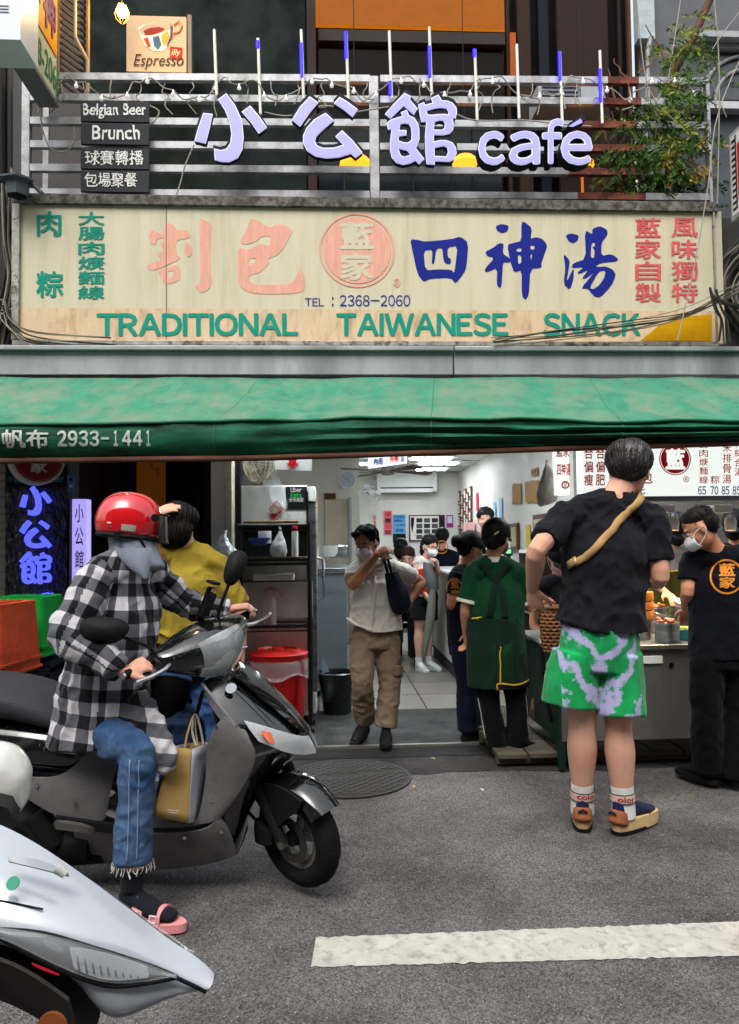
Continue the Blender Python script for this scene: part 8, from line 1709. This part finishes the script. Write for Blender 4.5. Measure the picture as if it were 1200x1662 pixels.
# hood cloth, helmet
HCL = cloth('grey_hood', (128, 136, 150), var=.08); bm = bmesh.new(); loft(bm, [hc-V((0, 0, .02)), nk+V((0, 0, .04)), nk-V((.0, 0, .035))], [(.088, .10), (.098, .10), (.135, .115)], V((.85, .5, 0)), 18, 3, .3); me = blob(bm, .007, 3); wrinkle(me, .008, (10, 10, 7), 3); link('hood', me, HCL, rd_); link('hood_drape', surf([[P(x, y, Yq) for x, y, Yq in r] for r in ([(186, 888, 3.09), (214, 892, 3.06), (246, 888, 3.10)], [(196, 908, 3.08), (222, 912, 3.05), (245, 906, 3.09)], [(215, 925, 3.07), (230, 930, 3.05), (242, 922, 3.09)], [(232, 938, 3.07), (236, 940, 3.065), (239, 936, 3.08)])], 2, .004), HCL, rd_)
HR_ = M('helmet_red', (196, 12, 22), .15, var=.06, coat=1, spec=.6); rows = []
hh2 = hc+V((-.006, 0, -.004)); f3 = V((.9, .4, -.12)).normalized(); s3, f3, u3 = ax3(f3, (.04, 0, 1)); HP = lambda a, b, c: hh2+s3*a+f3*b+u3*c
for i in range(13):
    ph2 = -.52+i/12*(math.pi/2+.52); rows.append([HP(.118*math.cos(ph2)**.8*math.cos(t), .134*math.cos(ph2)**.8*math.sin(t), .012+.122*math.sin(ph2)) for t in [2*math.pi*j/40 for j in range(40)]])
link('helmet_shell', evalmods(grid(rows[:-1]+[[hh2+u3*.134+s3*.001*math.cos(t)+f3*.001*math.sin(t) for t in [2*math.pi*j/40 for j in range(40)]]], closed=True), [('SOLIDIFY', dict(thickness=.01, offset=-1))]), HR_, rd_, True)
link('helmet_rim', tube_me([HP(.104*math.cos(t), .118*math.sin(t), -.050) for t in [2*math.pi*j/40 for j in range(40)]], .0095, 8, True), BP, rd_, True)
link('helmet_peak', surf([[HP(.115*math.sin(a)*(1-.1*r), .105*math.cos(a)+.045*math.cos(a)*r+.01, .035+.02*r) for a in [(-.9+1.8*j/8) for j in range(9)]] for r in (0, .5, 1)], 2, .004), BP, rd_)
vs_ = [[HP(.118*math.sin(a), .128*math.cos(a)+.02+k_*.02, .05-.11*k_) for a in [(-1.0+2.0*j/10) for j in range(11)]] for k_ in (0, .5, 1)]; link('visor', surf(vs_, 2, .003), M('visor_smoke', (40, 32, 32), .1, alpha=.6, spec=.8), rd_)
link('visor_pivot', disc(HP(.121, .075, .035), .016, 20, .008, s3), BP, rd_)
def onhelm(a0, z0, w_, h_, m, nm):   # sticker following the shell
    rows = []
    for i in range(5):
        r = []
        for j in range(9): x = a0+(j/8-.5)*w_; z = z0-.012+(.5-i/4)*h_; q = math.asin((z)/.122); k9 = math.cos(q)**.8; r.append(HP(.1195*k9*math.cos(x), .1355*k9*math.sin(x), .012+.1235*math.sin(q)))
        rows.append(r)
    link(nm, grid(rows), m, rd_, True)
onhelm(-.15, -.016, .42, .024, M('helmet_sticker', (186, 188, 176), .3, .2), 'sticker'); onhelm(-.75, -.004, .14, .006, WH, 'sticker'); onhelm(-.72, -.018, .16, .010, M('sticker_red', (150, 60, 60), .4), 'sticker')
link('chin_strap', tube_me(cat([HP(.104, .03, -.05), HP(.10, .05, -.08), HP(.06, .08, -.12)]), .007, 6), BP, rd_); link('helmet_clip', box(*(lambda p: (p.x-.012, p.x+.012, p.y-.012, p.y+.002, p.z-.02, p.z+.018))(HP(.098, -.055, -.05)), .003), BP, rd_)
# crossbody bag of the rider (black, seen past the far hip)
solo('waist_bag', surf([[P(x, y, 3.28-b_) for x, y, b_ in r_] for r_ in ([(238, 1098, 0), (270, 1094, .03), (306, 1102, 0)], [(240, 1130, 0), (276, 1135, .05), (300, 1130, 0)], [(246, 1165, 0), (266, 1168, .03), (280, 1158, 0)])], 2, .04), cloth('black_nylon', (14, 14, 17)), 'black soft bag in the rider lap below the handlebar', 'bag')
# ================================================================ WOMAN IN YELLOW
YEL_ = cloth('mustard_blouse', (136, 118, 40), var=.14); Y = 4.0
J = dict(head=P(291, 852, Y), face=(.35, .9, -.1), neck=P(300, 885, Y), sL=P(256, 908, Y), sR=P(352, 915, Y), eL=P(226, 872, Y+.05), wL=P(246, 838, Y-.12), dL=(.9, .08, .46), nL=(-.2, -.6, .8), eR=P(386, 985, Y), wR=P(392, 1050, Y-.02), dR=(.0, .05, -1), hL=P(278, 1075, Y), hR=P(338, 1075, Y), kL=P(280, 1190, Y), kR=P(340, 1190, Y), aL=P(282, 1290, Y), aR=P(342, 1290, Y))
t, h, R, (s, f, u), _b = human('person', 'woman in a mustard yellow blouse seen from behind with one hand on her dark bob', J, 0, YEL_, cloth('blue_jeans', (52, 84, 130)), 1.0, .006, .98, P(312, 1040, Y), .055, False, cv=.007, wr_amp=.016, shirt_b=1.12, hands=(.25, .3), flare=1.12)
hairs([((0, -.02, .035), (.086, .098, .084)), ((0, -.045, -.035), (.088, .068, .082)), ((0, .02, .04), (.084, .06, .07))], h, R, J['head'], t, HAIRM, 420, .14, 1.04, .6)
foot(t, J['aL'], (.2, 1, 0), BP, BP); foot(t, J['aR'], (.2, 1, 0), BP, BP)
o = child(t, 'shirt'); surf_strip(o, [P(262, 888, Y), P(270, 905, Y), P(284, 935, Y), P(292, 950, Y)], .02, M('brown_leather', (112, 78, 48), .6), t, 'bag_strap', .006, 20, .004, view=w3); link('bracelet', lathe([(.03, -.006), (.033, 0), (.03, .006)], J['wR'], 16, V((0, 0, 1))), CHR, t)
# ================================================================ CRATES
OC = M('orange_crate', (186, 74, 42), .6, var=.15, scale=5, col2=(150, 58, 36), mscale=6, bump=.1); GC = M('green_crate', (20, 140, 52), .5, var=.12, scale=5, bump=.1)
def crate(name, lab, px0, px1, y0, y1, Yc, dep, m, rot=0):
    a = P(px0, y0, Yc); b = P(px1, y1, Yc); x0, x1, z1, z0 = a.x, b.x, a.z, b.z; cx, cy = (x0+x1)/2, Yc+dep/2; t = thing(name, lab, 'crate', (cx, cy, z0)); R = Matrix.Rotation(rot, 3, 'Z')
    def rg(k, z, bev=.03):
        hx, hy = (x1-x0)/2*k, dep/2*k; o = []
        for sx_, sy in ((1, 1), (-1, 1), (-1, -1), (1, -1)):
            for q in range(4): an = math.atan2(sy, sx_)-math.pi/4+q*math.pi/6; o.append(R @ V((sx_*(hx-bev)+bev*math.cos(an), sy*(hy-bev)+bev*math.sin(an), 0))+V((cx, cy, z)))
        return o
    H_ = z1-z0; me = grid([rg(.88, z1-.012), rg(.90, z1), rg(.90, z1-.001), rg(.98, z0+H_*.18), rg(1.03, z0+H_*.18), rg(1.03, z0+H_*.14), rg(.985, z0+H_*.14), rg(.99, z0+H_*.04), rg(1.04, z0+H_*.03), rg(1.04, z0)], closed=True)
    bm = bmesh.new(); bm.from_mesh(me); bmesh.ops.holes_fill(bm, edges=bm.edges, sides=60); bmesh.ops.recalc_face_normals(bm, faces=bm.faces); link('shell', fin(bm, smooth_angle=35), m, t)
    for k in range(7): f_ = -.7+1.4*k/6; p = R @ V(((x1-x0)/2*.82*f_, 0, 0)); q = R @ V((0, dep*.40, 0)); c = V((cx, cy, z1+.001)); link('rib', tube_me([c+p-q, c+p+q], .004, 5), m, t)
    for k in (-.6, 0, .6): pa = R @ V(((x1-x0)/2*k*.95, -dep/2*.93, 0)); link('rib', tube_me([V((cx, cy, z1-.03))+pa*.98, V((cx, cy, z0+H_*.2))+pa*1.08], .006, 5), m, t)
    return t
crate('plastic_crate', 'upside-down orange-brown plastic crate left of the rider', -130, 12, 985, 1102, 3.75, .42, OC, -.10); crate('plastic_crate', 'upside-down green plastic crate behind the orange one', -30, 74, 972, 1066, 4.22, .34, GC, -.03)
td_ = thing('crate_trolley', 'dark steel trolley and boxes carrying the plastic crates', 'trolley', P(30, 1330, 4.0)); a = P(-70, 1110, 3.8); b = P(92, 1330, 3.8)
link('platform', box(a.x, P(92, 0, 4.3).x, 3.8, 4.75, P(0, 1112, 3.8).z-.02, P(0, 1110, 3.8).z), DGP, td_); link('box', box(P(62, 0, 4.3).x, P(92, 0, 4.3).x, 4.25, 4.6, .0, P(0, 1074, 4.3).z), M('dark_blue_box', (24, 28, 40), .6, var=.2), td_)
for x in (a.x+.05, P(60, 0, 3.8).x-.1): link('leg', box(x, x+.04, 3.82, 3.86, 0, P(0, 1112, 3.8).z-.02), M('blue_leg', (30, 40, 70), .5), td_)
# ================================================================ WHITE SCOOTER IN THE FOREGROUND
SIL = M('silver_white_paint', (176, 182, 190), .22, .15, var=.03, coat=1, spec=.6)
F2 = Frame((0, 0, 0), 4, -10); tip = P(350, 1590, 1.38); F2.o = tip-F2.u*(tip.z/F2.u.z)
WK = .66
w2 = thing('scooter', 'silver-white scooter nose with a long headlight entering at the lower left', 'scooter', (tip.x-.3, tip.y+.1, 0))
S2 = [[(-330, 1290, 0), (-330, 1390, .13), (-330, 1480, .20), (-330, 1530, .215)], [(-180, 1285, 0), (-180, 1385, .13), (-180, 1480, .20), (-180, 1540, .215)], [(-80, 1295, 0), (-80, 1390, .125), (-80, 1492, .195), (-80, 1545, .205)], [(0, 1325, 0), (0, 1410, .115), (0, 1505, .185), (0, 1556, .195)], [(60, 1356, 0), (62, 1435, .10), (68, 1512, .165), (58, 1586, .178)], [(130, 1404, 0), (132, 1470, .085), (145, 1533, .14), (108, 1622, .158)],
      [(180, 1441, 0), (180, 1495, .075), (190, 1548, .115), (128, 1665, .145)], [(228, 1477, 0), (226, 1525, .06), (236, 1562, .09), (165, 1695, .12)], [(280, 1518, 0), (272, 1556, .045), (280, 1583, .065), (235, 1650, .08)], [(322, 1554, 0), (316, 1584, .04), (306, 1604, .055), (292, 1620, .06)], [(348, 1580, 0), (347, 1592, .025), (342, 1603, .038), (333, 1611, .045)]]
S2 = [[(a, b+(12 if c == 0 and a < 300 else 0), c*WK) for a, b, c in r] for r in S2]
link('nose_fairing', surf([F2.full(r) for r in S2], 3, .006), SIL, w2)
LW = [[(-120, 1490, .203), (-120, 1500, .207)], [(-60, 1493, .200), (-62, 1508, .205)], [(0, 1507, .194), (0, 1520, .200)], [(70, 1513, .172), (60, 1552, .180)], [(150, 1536, .142), (120, 1581, .152)], [(230, 1561, .100), (175, 1598, .118)], [(262, 1573, .084), (225, 1596, .10)], [(288, 1584, .070), (287, 1585, .071)]]
LW = [[(a, b, c*WK) for a, b, c in r] for r in LW]
def up3(rows, d): return [[r[0], ((r[0][0]+r[-1][0])/2, (r[0][1]+r[-1][1])/2, (r[0][2]+r[-1][2])/2+d), r[-1]] for r in rows]
for fn in (F2.near, F2.far):
    link('headlight', surf([fn([(a, b, c+.010) for a, b, c in r]) for r in up3(LW, .006)], 2, .004), M('lens_clear', (205, 210, 214), .06, coat=1, spec=.8, alpha=.22), w2); link('reflector', surf([fn([(a, b, c+.002) for a, b, c in r]) for r in up3(LW, .0)], 2, .004), M('lamp_inside', (46, 48, 52), .35, .3, var=.1), w2)
    link('lamp_bezel', tube_me([p+V((0, -.004, 0)) for p in cat(fn([r[0] for r in LW[2:]]), 3)]+[p+V((0, -.004, 0)) for p in cat(fn([r[1] for r in LW[2:]][::-1]), 3)], .004, 6), DGP, w2)
for rw, c_ in (([[(112, 1536, .16), (120, 1572, .158)], [(160, 1542, .142), (168, 1592, .13)], [(205, 1556, .12), (210, 1590, .115)], [(240, 1568, .1), (242, 1586, .1)]], (205, 208, 212)), ([[(66, 1522, .18), (72, 1536, .18)], [(104, 1534, .165), (104, 1552, .165)]], (120, 128, 136))): link('lamp_plate', surf([F2.near([(a, b, c*WK+.003) for a, b, c in r]) for r in rw], 2, .003), M('lamp_plate%d' % c_[0], c_, .25, .35, var=.08, scale=5), w2)
for k in range(9): x = 124+k*12; link('lamp_rib', tube_me([F2.B(*F2.S(x, 1542+k*3.4, (.150-.006*k)*WK+.007)), F2.B(*F2.S(x+5, 1578+k*1.4, (.154-.006*k)*WK+.007))], .0016, 5), M('lamp_rib', (110, 114, 120), .3, .6), w2)
link('red_reflector', surf([F2.near(r) for r in [[(50, 1562, 0.1382), (54, 1568, 0.1382)], [(72, 1570, 0.1326), (76, 1578, 0.1326)], [(95, 1580, 0.1270), (97, 1584, 0.1270)]]], 1, .003), M('red_lens', (170, 20, 36), .2, coat=1), w2)
link('scoop', surf([F2.near(r) for r in [[(12, 1393, 0.0906), (14, 1400, 0.0948)], [(40, 1391, 0.0850), (50, 1408, 0.0906)], [(85, 1404, 0.0745), (95, 1420, 0.0794)], [(110, 1420, 0.0696), (112, 1424, 0.0710)]]], 2, .004), M('scoop_shadow', (150, 154, 162), .3), w2)
link('scoop_tip', tube_me([F2.B(*F2.S(92, 1408, .079)), F2.B(*F2.S(106, 1420, .075))], [.010, .007], 8), WH, w2)
link('green_sticker', disc(F2.B(*F2.S(27, 1432, .094))+V((0, -.014, .004)), .011, 16, .002, V((-.1, -.8, .6))), M('sticker_green', (70, 150, 120), .5), w2)
link('nose_gap', tube_me([F2.B(*F2.S(288, 1588, .054)), F2.B(*F2.S(318, 1602, .036)), F2.B(*F2.S(334, 1610, .024))], .0035, 6), BP, w2)
for q in ([(-80, 1450, .115), (0, 1462, .10), (70, 1476, .09)],): link('panel_gap', tube_me(cat([F2.B(*F2.S(*a)) for a in q], 5), .0016, 5), BP, w2)
WW = M('wheel_well_dark', (58, 56, 55), .7, var=.2); link('inner_apron', surf([F2.full(r) for r in [[(-330, 1525, .14), (-330, 1600, 0)], [(-80, 1540, .132), (-60, 1640, 0)], [(20, 1560, .126), (60, 1700, 0)], [(110, 1625, .105), (140, 1760, 0)]]], 2, .006), WW, w2)
link('orange_reflection', disc(F2.B(*F2.S(92, 1655, .115))+V((0, -.02, 0)), .024, 24, .008, V((0, -1, .1))), M('dull_amber', (130, 70, 34), .4, var=.3), w2)  # amber disc painted in for an orange reflection, not a fitted part
fw_ = F2.B(-.12, 0, .22); wheel(w2, fw_, F2.l, .21, .10); link('front_fender', surf([[F2.B(-.12+r*math.cos(a), l, .22+r*math.sin(a)) for r, l in ((.21, -.075), (.25, -.06), (.265, 0), (.25, .06), (.21, .075))] for a in [math.radians(x) for x in (-10, 20, 50, 80, 110, 140)]], 2, .005), GB, w2)
link('belly', surf([F2.full(r) for r in [[(-330, 1660, .16), (-330, 1760, 0)], [(-700, 1560, .16), (-700, 1660, 0)]]], 1, .01), WW, w2)
for r0 in (0,):
    bmx = [(-1.35, .10, .72, .55), (-1.2, .15, .76, .5), (-.9, .17, .74, .45), (-.72, .13, .62, .4)]; F0, F = F, F2; sc0, sc_ = sc_, w2
    hull('rear_body', [ring(*q) for q in bmx], SIL); hull('seat', [ring(x, w_*.95, z+.09, z-.0) for x, w_, z, _ in bmx], SEATM); F, sc_ = F0, sc0
wheel(w2, F2.B(-1.36, 0, .22), F2.l, .21, .10); link('floor', box(F2.B(-.8, 0, 0).x, F2.B(-.35, 0, 0).x, F2.B(-.6, 0, 0).y-.15, F2.B(-.6, 0, 0).y+.15, .28, .31, .01), WW, w2)
hlm = P(-4, 1270, 1.62); bm = bmesh.new(); ell(bm, hlm, (.066, .07, .082), None, 28, 20); me = fin(bm)
for v in me.vertices: v.co += (v.co-hlm).normalized()*.004*noise.noise(v.co*30)
link('handlebar_headlight', me, M('milky_lens', (206, 206, 200), .2, var=.08, scale=14, stretch=(1, 1, 4), coat=1), w2, True); link('column', tube_me([hlm-V((0, 0, .05)), F2.B(*F2.S(-20, 1345, 0))], .045), DGP, w2)
link('handlebar', tube_me([hlm+V((-.1, -.3, 0)), hlm+V((-.08, 0, .02)), hlm+V((-.05, .3, 0))], .016), BP, w2)
